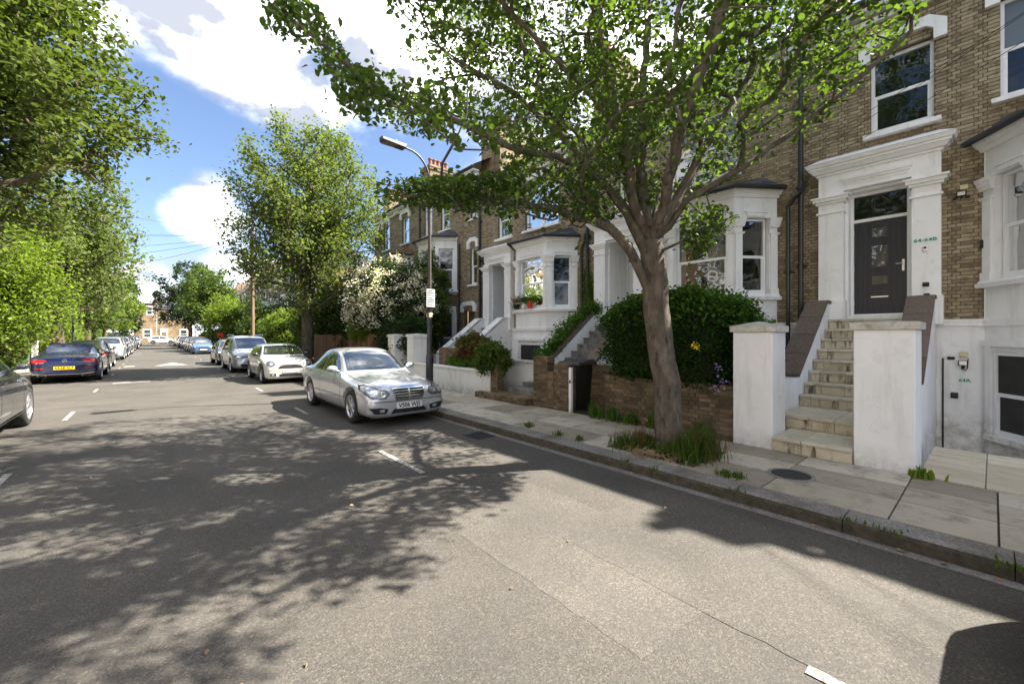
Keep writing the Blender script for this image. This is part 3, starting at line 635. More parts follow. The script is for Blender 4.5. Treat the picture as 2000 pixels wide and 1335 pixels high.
def bay(parent, poly, sillz, headz, topz, base0, fx, back, win=True, pil=.2, roofz=.38, curtains=((), (), ()), base_win=None, roofmat='slate', base_mat='stucco', ornate=True, gutter=True, sgn=1):
    B = MB()
    if base0 < sillz: bay_prism(B, poly, 0, base0, sillz - .12, back)
    bay_prism(B, poly, .12, sillz - .12, sillz - .05, back, .14); bay_prism(B, poly, .10, sillz - .05, sillz, back, .08)
    if ornate and base0 < 1.8: bay_prism(B, poly, .04, 1.86, 1.96, back, .055)
    o = B.build('bay_window', M['stucco'], parent); B = MB()
    bay_prism(B, poly, 0, headz, topz, back)
    bay_prism(B, poly, .05, topz, topz + .07, back, .09); bay_prism(B, poly, .11, topz + .07, topz + .16, back, .17)
    B.build('bay_head', M['stucco'], o)
    frs = [Frame(*poly[i], poly[i + 1][0] - poly[i][0], poly[i + 1][1] - poly[i][1]) for i in range(3)]
    for i, fr in enumerate(frs):
        L = fr.len; p0 = pil if i != 1 else pil * .8; q = MB()
        lows = p0 * (1.15 if i == 0 else 1); 
        for a, c in ((0, p0), (L - p0, L)):
            q.fbox(fr, a + .002, c - .002, -.22, .012, sillz, headz)
            if ornate:
                q.fbox(fr, a + .02, c - .02, .01, .045, sillz + .14, headz - .38)
                q.fbox(fr, a + .004, c - .004, .0, .065, sillz + .001, sillz + .14)
                for z0, z1, pr in ((headz - .38, headz - .34, .055), (headz - .22, headz - .16, .06), (headz - .16, headz - .08, .085), (headz - .08, headz - .02, .11)): q.fbox(fr, a - pr * .3, c + pr * .3, 0, pr, z0, z1, .01, .015)
        if ornate:
            q.fbox(fr, p0 + .1, L - p0 - .1, 0, .035, headz + .02, headz + .1); q.fbox(fr, p0 + .06, L - p0 - .06, 0, .06, headz + .1, headz + .14)
        q.build('pilaster', M['stucco'], o)
        if win and L - 2 * p0 > .2:
            window(parent, fr, p0 + .01, L - p0 - .01, sillz + .01, headz - .01, n=-.1, curtain=curtains[i] or None, depth=.35, blind=0)
            if base_win: 
                pass
    if base_win:
        for i, fr in enumerate(frs):
            L = fr.len; a, c = p0 + .03, L - p0 - .03
            # recess panel drawn as real pieces: frame standing in the wall
            window(parent, fr, a, c, base_win[0], base_win[1], n=.03, room=False, curtain=None)
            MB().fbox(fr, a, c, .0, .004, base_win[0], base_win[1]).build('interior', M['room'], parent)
            MB().fbox(fr, a - .12, a - .01, 0, .07, base0, base_win[1] + .1).fbox(fr, c + .01, c + .12, 0, .071, base0, base_win[1] + .1).fbox(fr, a - .16, c + .16, 0, .09, base_win[1] + .1, base_win[1] + .2).fbox(fr, a - .1, c + .1, 0, .11, base_win[0] - .08, base_win[0]).build('window_surround', M['stucco'], parent)
    # lean-to roof
    a = offs(poly, .22); wz = topz + .17; top = [(fx, a[0][1] + sgn * .45), (fx, a[-1][1] - sgn * .45)]
    rf = MB(); c = [(x, y, wz) for x, y in a]; t = [(x, y, wz + roofz) for x, y in top]
    rf.add([(fx, a[0][1], wz), *c, (fx, a[-1][1], wz), *t], [(0, 1, 6), (1, 2, 6), (2, 3, 7, 6), (3, 4, 7), (4, 5, 7)])
    # courses of slates as steps on the slopes
    r = rf.build('bay_roof', M[roofmat], o)
    for (p, q, s1, s2) in ((c[0], c[1], t[0], t[0]), (c[1], c[2], t[0], t[1]), (c[2], c[3], t[1], t[1])):
        sl = MB(); p, q, s1, s2 = map(Vector, (p, q, s1, s2))
        nr = (q - p).cross(s1 - p).normalized(); nr = nr if nr.z > 0 else -nr; rows = 5
        for k in range(rows):
            f0, f1 = k / rows, (k + 1.08) / rows; A, B_ = p.lerp(s1, f0), q.lerp(s2, f0); C, D = p.lerp(s1, min(f1, 1)), q.lerp(s2, min(f1, 1)); w = (B_ - A).length; m = max(1, int(w / .25))
            for j in range(m):
                x0, x1 = j / m + .01, (j + 1) / m - .01; v = [A.lerp(B_, x0) + nr * .018, A.lerp(B_, x1) + nr * .018, C.lerp(D, x1) + nr * .006, C.lerp(D, x0) + nr * .006]
                sl.add([x - nr * .012 for x in v] + v, [(0, 1, 5, 4), (4, 5, 6, 7), (1, 2, 6, 5), (3, 0, 4, 7)])
        sl.build('slates', M[roofmat], o, kind='stuff')
    if gutter:
        g = offs(poly, .26); MB().tube([(x, y, wz) for x, y in g], .055, 8).build('gutter', M['black'], o)
    return o
def chimney(parent, x, y, z0, z1, w=.9, d=1.5, pots=4, mat='brick'):
    c = MB().box(x - d / 2, x + d / 2, y - w / 2, y + w / 2, z0, z1).box(x - d / 2 - .05, x + d / 2 + .05, y - w / 2 - .05, y + w / 2 + .05, z1 - .25, z1 - .12).box(x - d / 2 - .08, x + d / 2 + .08, y - w / 2 - .08, y + w / 2 + .08, z1 - .12, z1).build('chimney', M['brick_plain'], parent)
    for k in range(pots):
        px_ = x - d / 2 + .25 + (d - .5) * k / max(1, pots - 1)
        MB().lathe([(.13, 0), (.10, .1), (.095, .4), (.13, .45), (.12, .5), (.08, .5), (.08, .1)], (px_, y, z1), n=12).build('chimney_pot', M['terracotta'], c)
def brickmat(name, k=1.0, warm=1.0):
    """brick texture for walls too far off to tell the bricks apart"""
    m, n, l, p = principled(name); g = n.new('ShaderNodeNewGeometry'); s = n.new('ShaderNodeSeparateXYZ'); l.new(g.outputs['Position'], s.inputs[0])
    a = n.new('ShaderNodeMath'); a.operation = 'ADD'; l.new(s.outputs['X'], a.inputs[0]); l.new(s.outputs['Y'], a.inputs[1]); c = n.new('ShaderNodeCombineXYZ'); l.new(a.outputs[0], c.inputs['X']); l.new(s.outputs['Z'], c.inputs['Y'])
    b = n.new('ShaderNodeTexBrick'); b.inputs['Scale'].default_value = 1; b.inputs['Brick Width'].default_value = .225; b.inputs['Row Height'].default_value = .075; b.inputs['Mortar Size'].default_value = .006; b.inputs['Color1'].default_value = (.17 * k, .12 * k, .065 * k, 1); b.inputs['Color2'].default_value = (.36 * k * warm, .26 * k, .14 * k, 1); b.inputs['Mortar'].default_value = (.13, .11, .085, 1); l.new(c.outputs[0], b.inputs['Vector'])
    t = n.new('ShaderNodeTexNoise'); t.inputs['Scale'].default_value = .9; t.inputs['Detail'].default_value = 7; l.new(g.outputs['Position'], t.inputs['Vector']); kk = n.new('ShaderNodeMapRange'); kk.inputs['From Min'].default_value = .42; kk.inputs['From Max'].default_value = .72; kk.inputs['To Max'].default_value = .75; l.new(t.outputs['Fac'], kk.inputs['Value'])
    q = n.new('ShaderNodeMix'); q.data_type = 'RGBA'; l.new(kk.outputs[0], q.inputs['Factor']); l.new(b.outputs['Color'], q.inputs['A']); q.inputs['B'].default_value = (.085, .065, .04, 1); l.new(q.outputs['Result'], p.inputs['Base Color']); p.inputs['Roughness'].default_value = .9
    return m
M['brick_plain'] = brickmat('far_brick'); M['brick_warm'] = brickmat('warm_far_brick', .95, 1.1)
def gable_roof(parent, y0, y1, ez, x0=10.3, xr=14.8, rz=2.6, mat='slate'):
    mb = MB(); mb.add([(x0, y0, ez), (x0, y1, ez), (xr, y1, ez + rz), (xr, y0, ez + rz), (x0 + 9, y1, ez), (x0 + 9, y0, ez), (x0, y0, ez - .05), (x0, y1, ez - .05)], [(0, 3, 2, 1), (3, 5, 4, 2), (0, 1, 7, 6)])
    return mb.build('roof', M[mat], parent)
def eaves(parent, y0, y1, ez, brackets=True):
    MB().fbox(FAC, y0 + .002, y1 - .002, -.02, .3, ez - .16, ez - .1).fbox(FAC, y0 + .002, y1 - .002, -.02, .1, ez - .34, ez - .24).build('eaves_board', M['stucco'], parent)
    g = MB().tube([(FX - .36, y0, ez - .02), (FX - .36, y1, ez - .02)], .06, 8).build('gutter', M['black'], parent)
    if brackets:
        y = y0 + .35
        while y < y1 - .2:
            for dy in (0, .22): MB().fbox(FAC, y + dy - .05, y + dy + .05, 0, .2, ez - .34, ez - .16, 0, .07).build('eaves_bracket', M['stucco'], parent)
            y += 1.75
def drainpipe(parent, y, z0, z1, r=.05, x=FX - .09, elbow=None):
    mb = MB().tube([(x, y, z0), (x, y, z1)], r, 10)
    if elbow: mb.tube([(x, y, z1 - .02), (x - .03, y - .12, z1 + .14), (x - .25, y - .34, z1 + .2), (x - .3, y - .42, z1 + .38)], r * .95, 10)
    z = z0 + .5
    while z < z1: mb.lathe([(r, -.05), (r + .014, -.045), (r + .014, .045), (r, .05)], (x, y, z), n=10); mb.box(x, FX, y - .09, y + .09, z - .02, z + .02); z += 1.7
    return mb.build('drainpipe', M['black'], parent, smooth=False)

# ------------------------------------------------------------------ far terraces (bricks too far off to tell apart)
def simple_house(fr, u0, w, ez, label, group, bay_=True, door='door', mat='brick_plain', sgn=1, wins=None, depth=9, white_low=False, roof=True, chim=True, rmat='slate'):
    P = fr.p; c = P(u0 + w / 2, 0, 0); h = thing('terraced_house', label, 'house', (c.x, c.y, 0), group)
    MB().fbox(fr, u0 + .003, u0 + w - .003, -depth, 0, -.9, ez).build('wall', M[mat], h)
    for (a, b, z0, z1) in (wins or [(.6, 1.5, ez - 2.3, ez - .8), (3.2, 4.1, ez - 2.3, ez - .8), (4.3, 5.1, 3.2, 4.9)]):
        MB().fbox(fr, u0 + a - .12, u0 + b + .12, 0, .05, z0 - .1, z1 + .22).build('window_surround', M['stucco'], h)
        f = MB().fbox(fr, u0 + a, u0 + b, .05, .075, z0, z1).build('window', M['upvc'], h)
        for q in (0, 1): MB().fbox(fr, u0 + a + .07, u0 + b - .07, .076, .08, z0 + .07 + q * (z1 - z0 - .04) / 2, z0 - .03 + (q + 1) * (z1 - z0 + .0) / 2).build('pane', M['darkpane'], f)
    if bay_:
        m = MB(); pr = .85
        pts = [(.5, 0), (1.1, pr), (2.6, pr), (3.2, 0)]
        def col(z0, z1, e=0): 
            v = [P(u0 + a + (e if k > 1 else -e), n + (e if n else 0), z) for z in (z0, z1) for k, (a, n) in enumerate(pts)]
            m.add(v, [(3, 2, 1, 0), (4, 5, 6, 7), (0, 1, 5, 4), (1, 2, 6, 5), (2, 3, 7, 6), (3, 0, 4, 7)])
        col(-.9, 5.6); col(5.6, 5.8, .12); col(2.4, 2.5, .08)
        bo = m.build('bay_window', M['stucco'], h)
        rv = [P(u0 + a, n + .1, 5.82) for a, n in pts] + [P(u0 + 1.3, 0, 6.3), P(u0 + 2.4, 0, 6.3)]
        MB().add(rv, [(0, 1, 4), (1, 2, 5, 4), (2, 3, 5)]).build('bay_roof', M['slate'], bo)
        for i in range(3):
            A, B = P(u0 + pts[i][0], pts[i][1], 0), P(u0 + pts[i + 1][0], pts[i + 1][1], 0); f2 = Frame(A.x, A.y, B.x - A.x, B.y - A.y)
            if f2.n.dot(fr.n) < 0: f2.n = -f2.n
            for z0, z1 in ((3.2, 5.2), (.6, 2.1)):
                w_ = MB().fbox(f2, .18, f2.len - .18, 0, .03, z0, z1).build('window', M['upvc'], h)
                for q in (0, 1): MB().fbox(f2, .26, f2.len - .26, .031, .035, z0 + .08 + q * (z1 - z0 - .06) / 2, z0 - .04 + (q + 1) * (z1 - z0) / 2).build('pane', M['darkpane'], w_)
    if door:
        MB().fbox(fr, u0 + w - 1.75, u0 + w - .45, 0, .12, .1, 3.2).build('door_case', M['stucco'], h); MB().fbox(fr, u0 + w - 1.5, u0 + w - .7, .121, .14, .15, 2.5).build('front_door', M[door], h)
    MB().fbox(fr, u0, u0 + w, 0, .28, ez - .12, ez).fbox(fr, u0, u0 + w, 0, .12, ez - .3, ez - .12).build('eaves_board', M['stucco'], h)
    if roof:
        e = [P(u0, .35, ez), P(u0 + w, .35, ez), P(u0 + w, -depth / 2, ez + 2.4), P(u0, -depth / 2, ez + 2.4), P(u0 + w, -depth - .3, ez), P(u0, -depth - .3, ez)]
        MB().add(e, [(0, 1, 2, 3), (3, 2, 4, 5), (0, 3, 5), (1, 4, 2)]).build('roof', M[rmat], h)
    if chim:
        q = P(u0 + w - .1, -1.6, 0); ch_ = MB().box(q.x - .6, q.x + .6, q.y - .4, q.y + .4, ez, ez + 2.1).build('chimney', M['brick_warm'], h)
        for k in range(3): MB().lathe([(.12, 0), (.1, .4), (.13, .45)], (q.x - .35 + .35 * k, q.y, ez + 2.1), n=8).build('chimney_pot', M['terracotta'], ch_)
    return h
M['darkpane'] = plain('dark_pane', (.03, .035, .04), .03, 0, 1.0)
# ------------------------------------------------------------------ the three near houses
def near_house(y0, idx, label):
    h = thing('terraced_house', label, 'house', (FX, y0, 0), 'three-storey brick terraced houses with white bays')
    d0, d1 = y0 + 1.0, y0 + 1.95; rec = .28 if idx == 0 else 1.0
    W1 = (y0 + .70, y0 + 1.58, 5.62, 7.12); W2 = (y0 - 1.8, y0 - .08, 5.64, 7.3)
    brick_wall(h, FAC, y0 - 2.95, y0 + 2.9, 1.9, 8.0, holes=[W1, W2, (d0, d1, 2.02, 4.62)],
               covers=[(y0 - 2.6, y0 + .06, 1.8, 5.0), (y0 + .62, y0 + 2.37, 1.8, 5.2)], indiv=300 if idx < 2 else 150, seed=idx + 3, thick=rec, mat=M['brick'])
    # lower white storey and the band over it
    b = MB().fbox(FAC, y0 - 2.95, y0 + 2.9, -.3, .02, -.93, 1.87).fbox(FAC, y0 - 2.95, y0 + 2.9, -.28, .06, 1.87, 1.95).fbox(FAC, y0 - 2.95, y0 + 2.9, -.27, .08, 1.95, 1.985)
    b.build('basement_wall', M['stucco'], h)
    # door case
    s = MB()
    for a, c in ((y0 + .6, d0 - .02), (d1 + .02, y0 + 2.39)):
        s.fbox(FAC, a, c, -.02, .17, 1.99, 4.2); s.fbox(FAC, a + .001, c - .001, -.02, .20, 1.99, 2.0); s.fbox(FAC, a - .03, c + .03, -.02, .22, 1.9, 2.42)
        for z0, z1, pr in ((4.2, 4.24, .03), (4.24, 4.4, .0), (4.4, 4.45, .04), (4.45, 4.51, .08), (4.51, 4.55, .11)): s.fbox(FAC, a - pr, c + pr, -.019, .17 + pr, z0, z1)
    s.fbox(FAC, y0 + .6, y0 + 2.39, -.018, .16, 4.62, 4.98); s.fbox(FAC, y0 + .6, d0 - .02, -.018, .16, 4.55, 4.62); s.fbox(FAC, d1 + .02, y0 + 2.39, -.018, .16, 4.55, 4.62)
    mould(s, FAC, y0 + .6, y0 + 2.39, .16, [(4.98, 5.03, .03, .0), (5.03, 5.1, .07, .05), (5.1, 5.15, .14, 0.0), (5.15, 5.22, .17, .03)])
    s.add([FAC.p(u, n, z) for u, n, z in ((y0 + .4, -.02, 5.22), (y0 + .4, .37, 5.22), (y0 + 2.59, .37, 5.22), (y0 + 2.59, -.02, 5.22), (y0 + .62, -.02, 5.36), (y0 + .62, .12, 5.36), (y0 + 2.37, .12, 5.36), (y0 + 2.37, -.02, 5.36))], [(0, 1, 5, 4), (1, 2, 6, 5), (2, 3, 7, 6), (4, 5, 6, 7)])
    # shouldered architrave inside the case
    for z0, z1, pr, i in ((4.70, 4.76, .17, .0), (4.76, 4.80, .2, -.03), (4.80, 4.86, .225, -.05)): s.fbox(FAC, d0 + .02 + i, d1 - .02 - i, .1, pr, z0, z1, .01, .01)
    s.build('door_case', M['stucco'], h, bevel=.006)
    # reveal lining, door, fanlight
    rl = MB(); P = FAC.p; bz = 2.03
    rl.fbox(FAC, d0 - .03, d0 + .03, -rec, -.005, bz, 4.58).fbox(FAC, d1 - .03, d1 + .03, -rec, -.005, bz, 4.58).fbox(FAC, d0 - .03, d1 + .03, -rec, -.004, 4.58, 4.66).fbox(FAC, d0 + .03, d1 - .03, -rec - .02, .02, 1.99, 2.10)
    rl.build('door_reveal', M['stucco' if idx != 2 else 'stucco_grey'], h)
    n = -rec + .06
    fr_ = MB(); a, c = d0 + .03, d1 - .03
    fr_.fbox(FAC, a, a + .045, n - .08, n + .01, 2.1, 4.58).fbox(FAC, c - .045, c, n - .08, n + .01, 2.1, 4.58).fbox(FAC, a + .045, c - .045, n - .08, n + .009, 4.0, 4.06).fbox(FAC, a + .045, c - .045, n - .08, n + .009, 4.53, 4.58).fbox(FAC, a + .045, c - .045, n - .08, n + .02, 2.1, 2.13)
    f = fr_.build('fanlight', M['upvc'], h)
    MB().quad(P(a + .045, n - .03, 4.06), P(c - .045, n - .03, 4.06), P(c - .045, n - .028, 4.53), P(a + .045, n - .032, 4.53)).build('pane', M['glass'], f)
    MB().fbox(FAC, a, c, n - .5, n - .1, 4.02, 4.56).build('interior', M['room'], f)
    dm = 'door' if idx == 0 else 'door_white'
    dr_ = MB().fbox(FAC, a + .05, c - .05, n - .06, n - .012, 2.135, 3.995)
    if idx == 0:
        nb = 11; w = (c - a - .1) / nb
        for k in range(nb): dr_.fbox(FAC, a + .05 + k * w + .004, a + .05 + (k + 1) * w - .004, n - .013, n - .006, 2.15, 3.98)
    else:
        for z0, z1 in ((2.3, 2.9), (3.05, 3.85)):
            for k in (0, 1): dr_.fbox(FAC, a + .14 + k * .36, a + .42 + k * .36, n - .013, n - .002, z0, z1)
    dr_ = dr_.build('front_door', M[dm], h)
    if idx == 0:
        mc = (a + c) / 2
        for z0, z1 in ((3.66, 3.84), (3.07, 3.49), (2.72, 2.88)):
            MB().fbox(FAC, mc - .15, mc + .15, n - .006, n + .008, z0 - .035, z1 + .035).build('pane_moulding', M['door'], dr_)
            MB().fbox(FAC, mc - .115, mc + .115, n - .006, n + .010, z0, z1).build('pane', M['curtain_grey'], dr_)
            MB().quad(P(mc - .115, n + .013, z0), P(mc + .115, n + .013, z0), P(mc + .115, n + .0135, z1), P(mc - .115, n + .0125, z1)).build('pane', M['glass_clear'], dr_)
        MB().fbox(FAC, mc - .13, mc + .13, n - .006, n + .012, 2.46, 2.485).build('letterbox', M['steel'], dr_)
        hb = MB().fbox(FAC, a + .08, a + .115, n - .006, n + .012, 2.95, 3.17); hb.tube([P(a + .098, n + .01, 3.09), P(a + .098, n + .05, 3.09), P(a + .2, n + .05, 3.09)], .01, 6); hb.build('door_handle', M['steel'], dr_)
        for z in (2.3, 3.0, 3.75): MB().fbox(FAC, c - .055, c - .035, n + .009, n + .02, z, z + .1).build('hinge', M['upvc'], dr_)
        # house number, entry panels and key boxes on the pilaster
        for (yy, zz, w_, h_, mt, nm) in ((y0 + .80, 3.26, .06, .09, 'steel', 'door_entry_panel'), (y0 + .79, 2.62, .085, .075, 'blackmat', 'key_safe'), (y0 + .78, 2.42, .08, .075, 'blackmat', 'key_safe')):
            e = MB().fbox(FAC, yy - w_ / 2, yy + w_ / 2, .17, .2, zz - h_ / 2, zz + h_ / 2).build(nm, M[mt], h, bevel=.006)
            MB().fbox(FAC, yy - w_ / 2 + .012, yy + w_ / 2 - .012, .2, .204, zz + .0, zz + h_ / 2 - .01).build('cover', M['blackmat' if mt == 'steel' else 'plastic'], e)
            if mt == 'blackmat' and zz < 2.5: MB().fbox(FAC, yy - w_ / 2 + .012, yy + w_ / 2 - .012, .2, .205, zz - h_ / 2 + .01, zz - .002).build('label_panel', M['steel'], e)
        pl_ = MB().fbox(FAC, y0 + .63, y0 + .97, .17, .175, 3.38, 3.46).build('number_plate', M['sign_pale'], h)
        text_mesh('64-64B', .078, M['sign_green'], pl_, Matrix.Translation(FAC.p(y0 + .80, .1765, 3.42)) @ Matrix(((0, 0, -1, 0), (-1, 0, 0, 0), (0, 1, 0, 0), (0, 0, 0, 1))), local=False, width=.3)
        # security light and sensor on the brick pier
        e = MB().fbox(FAC, y0 + .3, y0 + .42, .03, .1, 4.12, 4.2).build('security_light', M['blackmat'], h); MB().fbox(FAC, y0 + .315, y0 + .405, .1, .104, 4.13, 4.19).build('lens', M['steel'], e); MB().tube([P(y0 + .36, 0, 4.14), P(y0 + .36, .05, 4.1)], .015, 6).fbox(FAC, y0 + .26, y0 + .31, .02, .06, 4.08, 4.12).fbox(FAC, y0 + .41, y0 + .46, .02, .06, 4.08, 4.12).build('bracket', M['blackmat'], e)
        MB().fbox(FAC, y0 + .28, y0 + .38, .0, .05, 4.24, 4.32).build('alarm_sensor', M['cream_plastic'], h, bevel=.008)
        MB().fbox(FAC, y0 + .1, y0 + .15, .0, .07, 3.18, 3.32).build('doorbell_camera', M['blackmat'], h, bevel=.006)
        # things on the white basement wall
        yb = y0 + .34
        MB().fbox(FAC, yb - .055, yb + .045, .02, .07, 1.33, 1.42).build('alarm_sensor', M['cream_plastic'], h, bevel=.008)
        e = MB().fbox(FAC, yb - .06, yb + .06, .05, .11, 1.18, 1.27).fbox(FAC, yb - .02, yb + .02, .02, .06, 1.12, 1.2).build('security_light', M['blackmat'], h); MB().fbox(FAC, yb - .045, yb + .045, .11, .114, 1.19, 1.26).build('lens', M['steel'], e)
        MB().tube([P(yb + .01, .05, 1.17), P(yb + .02, .06, 1.11), P(yb - .02, .055, 1.09), P(yb - .05, .05, 1.13), P(yb - .06, .04, 1.3)], .006, 5).build('cable', M['blackmat'], e)
        MB().lathe([(.0001, -.09), (.028, -.09), (.032, 0), (.0001, 0)], (FX - .02, yb + .19, 1.3), 'y', 10).build('camera_housing', M['blackmat'], h)
        e = MB().fbox(FAC, yb + .06, yb + .15, .02, .06, .6, .7).build('key_safe', M['blackmat'], h, bevel=.008); MB().fbox(FAC, yb + .075, yb + .135, .06, .064, .64, .68).build('cover', M['lamp_grey'], e)
        pl_ = MB().fbox(FAC, yb - .1, yb + .07, .02, .025, .88, .96).build('number_plate', M['sign_pale'], h)
        text_mesh('64A', .075, M['sign_green'], pl_, Matrix.Translation(FAC.p(yb - .015, .0265, .92)) @ Matrix(((0, 0, -1, 0), (-1, 0, 0, 0), (0, 1, 0, 0), (0, 0, 0, 1))), local=False, width=.14)
        MB().tube([P(y0 + .585, .04, -.85), P(y0 + .585, .04, 1.3)], .012, 6).build('cable', M['blackmat'], h)
    # upper windows
    window(h, FAC, *W1, n=-.09, meet=True, bar=.055)
    sill(h, FAC, W1[0] - .1, W1[1] + .1, W1[2], .13)
    window(h, FAC, *W2, n=-.09, mull=1, blind=.5 if idx == 0 else 0, curtain=None if idx == 0 else [(0, .2, 'curtain'), (.8, 1, 'curtain')])
    sill(h, FAC, W2[0] - .1, W2[1] + .1, W2[2], .13)
    for w in (W1, W2): hood(h, FAC, w[0], w[1], w[3] + .02)
    poly = [(FX, y0 - 2.65), (9.85, y0 - 2.05), (9.85, y0 - .5), (FX, y0 + .1)]
    cur = {0: ((), (), [(0, 1, 'curtain_grey')]), 1: ((), [(0, .42, 'curtain'), (.88, 1, 'curtain')], [(.1, 1, 'curtain')]), 2: ((), [(.85, 1, 'curtain')], ())}[idx]
    bay(h, poly, 2.62, 4.36, 4.8, -.93, FX, FX - .02, curtains=cur, base_win=(.05, 1.42))
    if idx == 2:
        for u, z, nm in ((0,0,0),): pass
    eaves(h, y0 - 2.95, y0 + 2.9, 8.12); gable_roof(h, y0 - 2.95, y0 + 2.9, 8.12)
    chimney(h, 12.1, y0 + 2.65, 8, 10.7 + (.3 if idx else 0), w=.8, d=1.5, pots=4)
    drainpipe(h, y0 + 2.72, 1.0, 7.9); drainpipe(h, y0 + 2.96 if idx < 2 else y0 + 2.5, .9, 4.55, r=.042, elbow=True)
    MB().lathe([(.0001, -.03), (.05, -.03), (.055, 0), (.04, 0), (.035, -.012), (.0001, -.012)], (FX, y0 + 2.52, 2.25), 'y', 14).build('vent', M['terracotta'], h)
    return h
near_house(0, 0, 'brick house number 64 with the charcoal front door behind the tall stained steps')
near_house(5.85, 1, 'brick house with a white curtained bay right behind the big street tree')
near_house(11.7, 2, 'brick house whose white bay carries a red flowerpot on its sill')

# ------------------------------------------------------------------ entrance steps
def steps(y0, label, smat, flare=False, cop='coping', x_low=6.47, walls='stucco'):
    t = thing('entrance_steps', label, 'steps', (8.6, y0 + 1.58, 0), 'stone steps up to raised front doors'); r = random.Random(int(y0) + 2)
    Y0, Y1 = y0 + 1.0, y0 + 2.17
    xs = [x_low, 7.3] + [8.38 + .275 * k for k in range(8)]; z = .12
    for k, x in enumerate(xs):
        z1 = z + .19; x1 = xs[k + 1] if k + 1 < len(xs) else 10.98
        ya, yb = (Y0 + (.125 if k == 0 and flare else 0), Y1 + (-.172 if k == 0 and flare else 0))
        if k >= 9 and k == len(xs) - 1: pass
        m = MB().box(x + .02, x1 + .05, ya, yb, z - .3, z1 - .045).build('step', M[smat], t)
        # riser stones and tread slabs
        cut = sorted({ya, yb, ya + (yb - ya) * (.5 + r.uniform(-.12, .12))} | ({ya + (yb - ya) * .86} if k > 1 else set()))
        for a, b in zip(cut, cut[1:]):
            MB().box(x, x + .025, a + .004, b - .004, z + .002, z1 - .05).build('riser_stone', M[smat], m, bevel=.004)
            MB().box(x - .022, x1 + .0, a + .003, b - .003, z1 - .045, z1 + r.uniform(-.002, .002)).build('tread_slab', M['tread' if smat == 'step' else smat], m, bevel=.006)
        z = z1
    for Ya, Yb in ((Y0 - .33, Y0 - .005), (Y1 + .005, Y1 + .33)):
        prof = [(x_low + .55, -.9), (10.66, -.9), (10.66, 2.34), (10.3, 2.34), (8.42, .98), (x_low + .55, .98)]
        w = MB().prism([(x, Ya, z_) for x, z_ in prof], (0, Yb - Ya, 0)).build('side_wall', M[walls], t)
        n = 4; A = Vector((8.36, 0, .99)); B = Vector((10.24, 0, 2.36)); dirv = (B - A).normalized(); up = Vector((-dirv.z, 0, dirv.x))
        for k in range(n):
            p, q = A.lerp(B, k / n) + dirv * .004, A.lerp(B, (k + 1) / n) - dirv * .004
            MB().hexa([Vector((p.x, Ya - .02, p.z)), Vector((q.x, Ya - .02, q.z)), Vector((q.x, Yb + .02, q.z)), Vector((p.x, Yb + .02, p.z)), Vector((p.x, Ya - .02, p.z)) + up * .06, Vector((q.x, Ya - .02, q.z)) + up * .06, Vector((q.x, Yb + .02, q.z)) + up * .06, Vector((p.x, Yb + .02, p.z)) + up * .06]).build('coping_slab', M[cop], w, bevel=.008)
        MB().box(10.245, 10.66, Ya - .021, Yb + .021, 2.345, 2.41).build('coping_slab', M[cop], w, bevel=.008)
    return t
steps(0, 'stained cream stone steps between two white pillars up to the charcoal door', 'step', True)
steps(5.85, 'grey stone steps with an ivy-covered side wall behind the hedge', 'step_grey', x_low=7.2)
steps(11.7, 'steps hidden between plain white sloping side walls beside the red flowerpot bay', 'step_grey', cop='stucco', x_low=7.6)

for k, lab in ((-1, 'brick house just outside the right edge, whose roof shades the kerb'), (-2, 'second brick house outside the right edge of the view')):
    simple_house(FAC, -2.95 + 5.85 * k, 5.84, 8.12, lab, 'three-storey brick terraced houses with white bays', door=None)
# ------------------------------------------------------------------ the two plainer houses
h4 = thing('terraced_house', 'brick house with a slate-roofed white bay directly behind the lamp post', 'house', (FX, 17.2, 0), 'flat-fronted brick terraced houses')
Wa = (14.28, 15.18, 6.85, 8.3); Wb = (16.95, 17.75, 6.8, 8.4); Wc = (14.45, 15.2, 3.95, 5.6); Wd = (16.6, 17.2, .5, 2.9); Ar = (14.7, 15.6, 2.1, 2.75)
Wp = (18.6, 19.4, 6.8, 8.4)
brick_wall(h4, FAC, 14.6 - .002 - .0, 20.2, -.9, 8.7, holes=[(14.7, 15.2, 6.85, 8.3), (16.95, 17.75, 6.8, 8.4), (14.75, 15.25, 3.95, 5.6), (14.95, 15.75, 2.0, 2.8), Wp], covers=[(16.25, 19.3, 3.5, 6.4)], seed=20)
window(h4, FAC, 14.7, 15.2, 6.85, 8.3, n=-.09); sill(h4, FAC, 14.6, 15.3, 6.85)
window(h4, FAC, 16.95, 17.75, 6.8, 8.4, n=-.09, blind=.45); sill(h4, FAC, 16.85, 17.85, 6.8)
window(h4, FAC, *Wp, n=-.09); sill(h4, FAC, 18.5, 19.5, 6.8)
window(h4, FAC, 14.75, 15.25, 3.95, 5.6, n=-.09); sill(h4, FAC, 14.65, 15.35, 3.95); hood(h4, FAC, 14.75, 15.25, 5.66)
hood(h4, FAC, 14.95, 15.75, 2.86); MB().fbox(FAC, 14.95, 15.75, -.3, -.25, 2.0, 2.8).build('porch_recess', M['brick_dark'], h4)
poly = [(FX, 16.3), (9.9, 16.95), (9.9, 18.55), (FX, 19.2)]
bay(h4, poly, 3.8, 5.75, 6.1, 3.6, FX, FX - .02, curtains=((), (), ()), ornate=False, pil=.17)
b = MB(); bay_prism(b, poly, -.03, -.9, 3.6, FX - .02); b.build('bay_base', M['brick_plain'], h4)
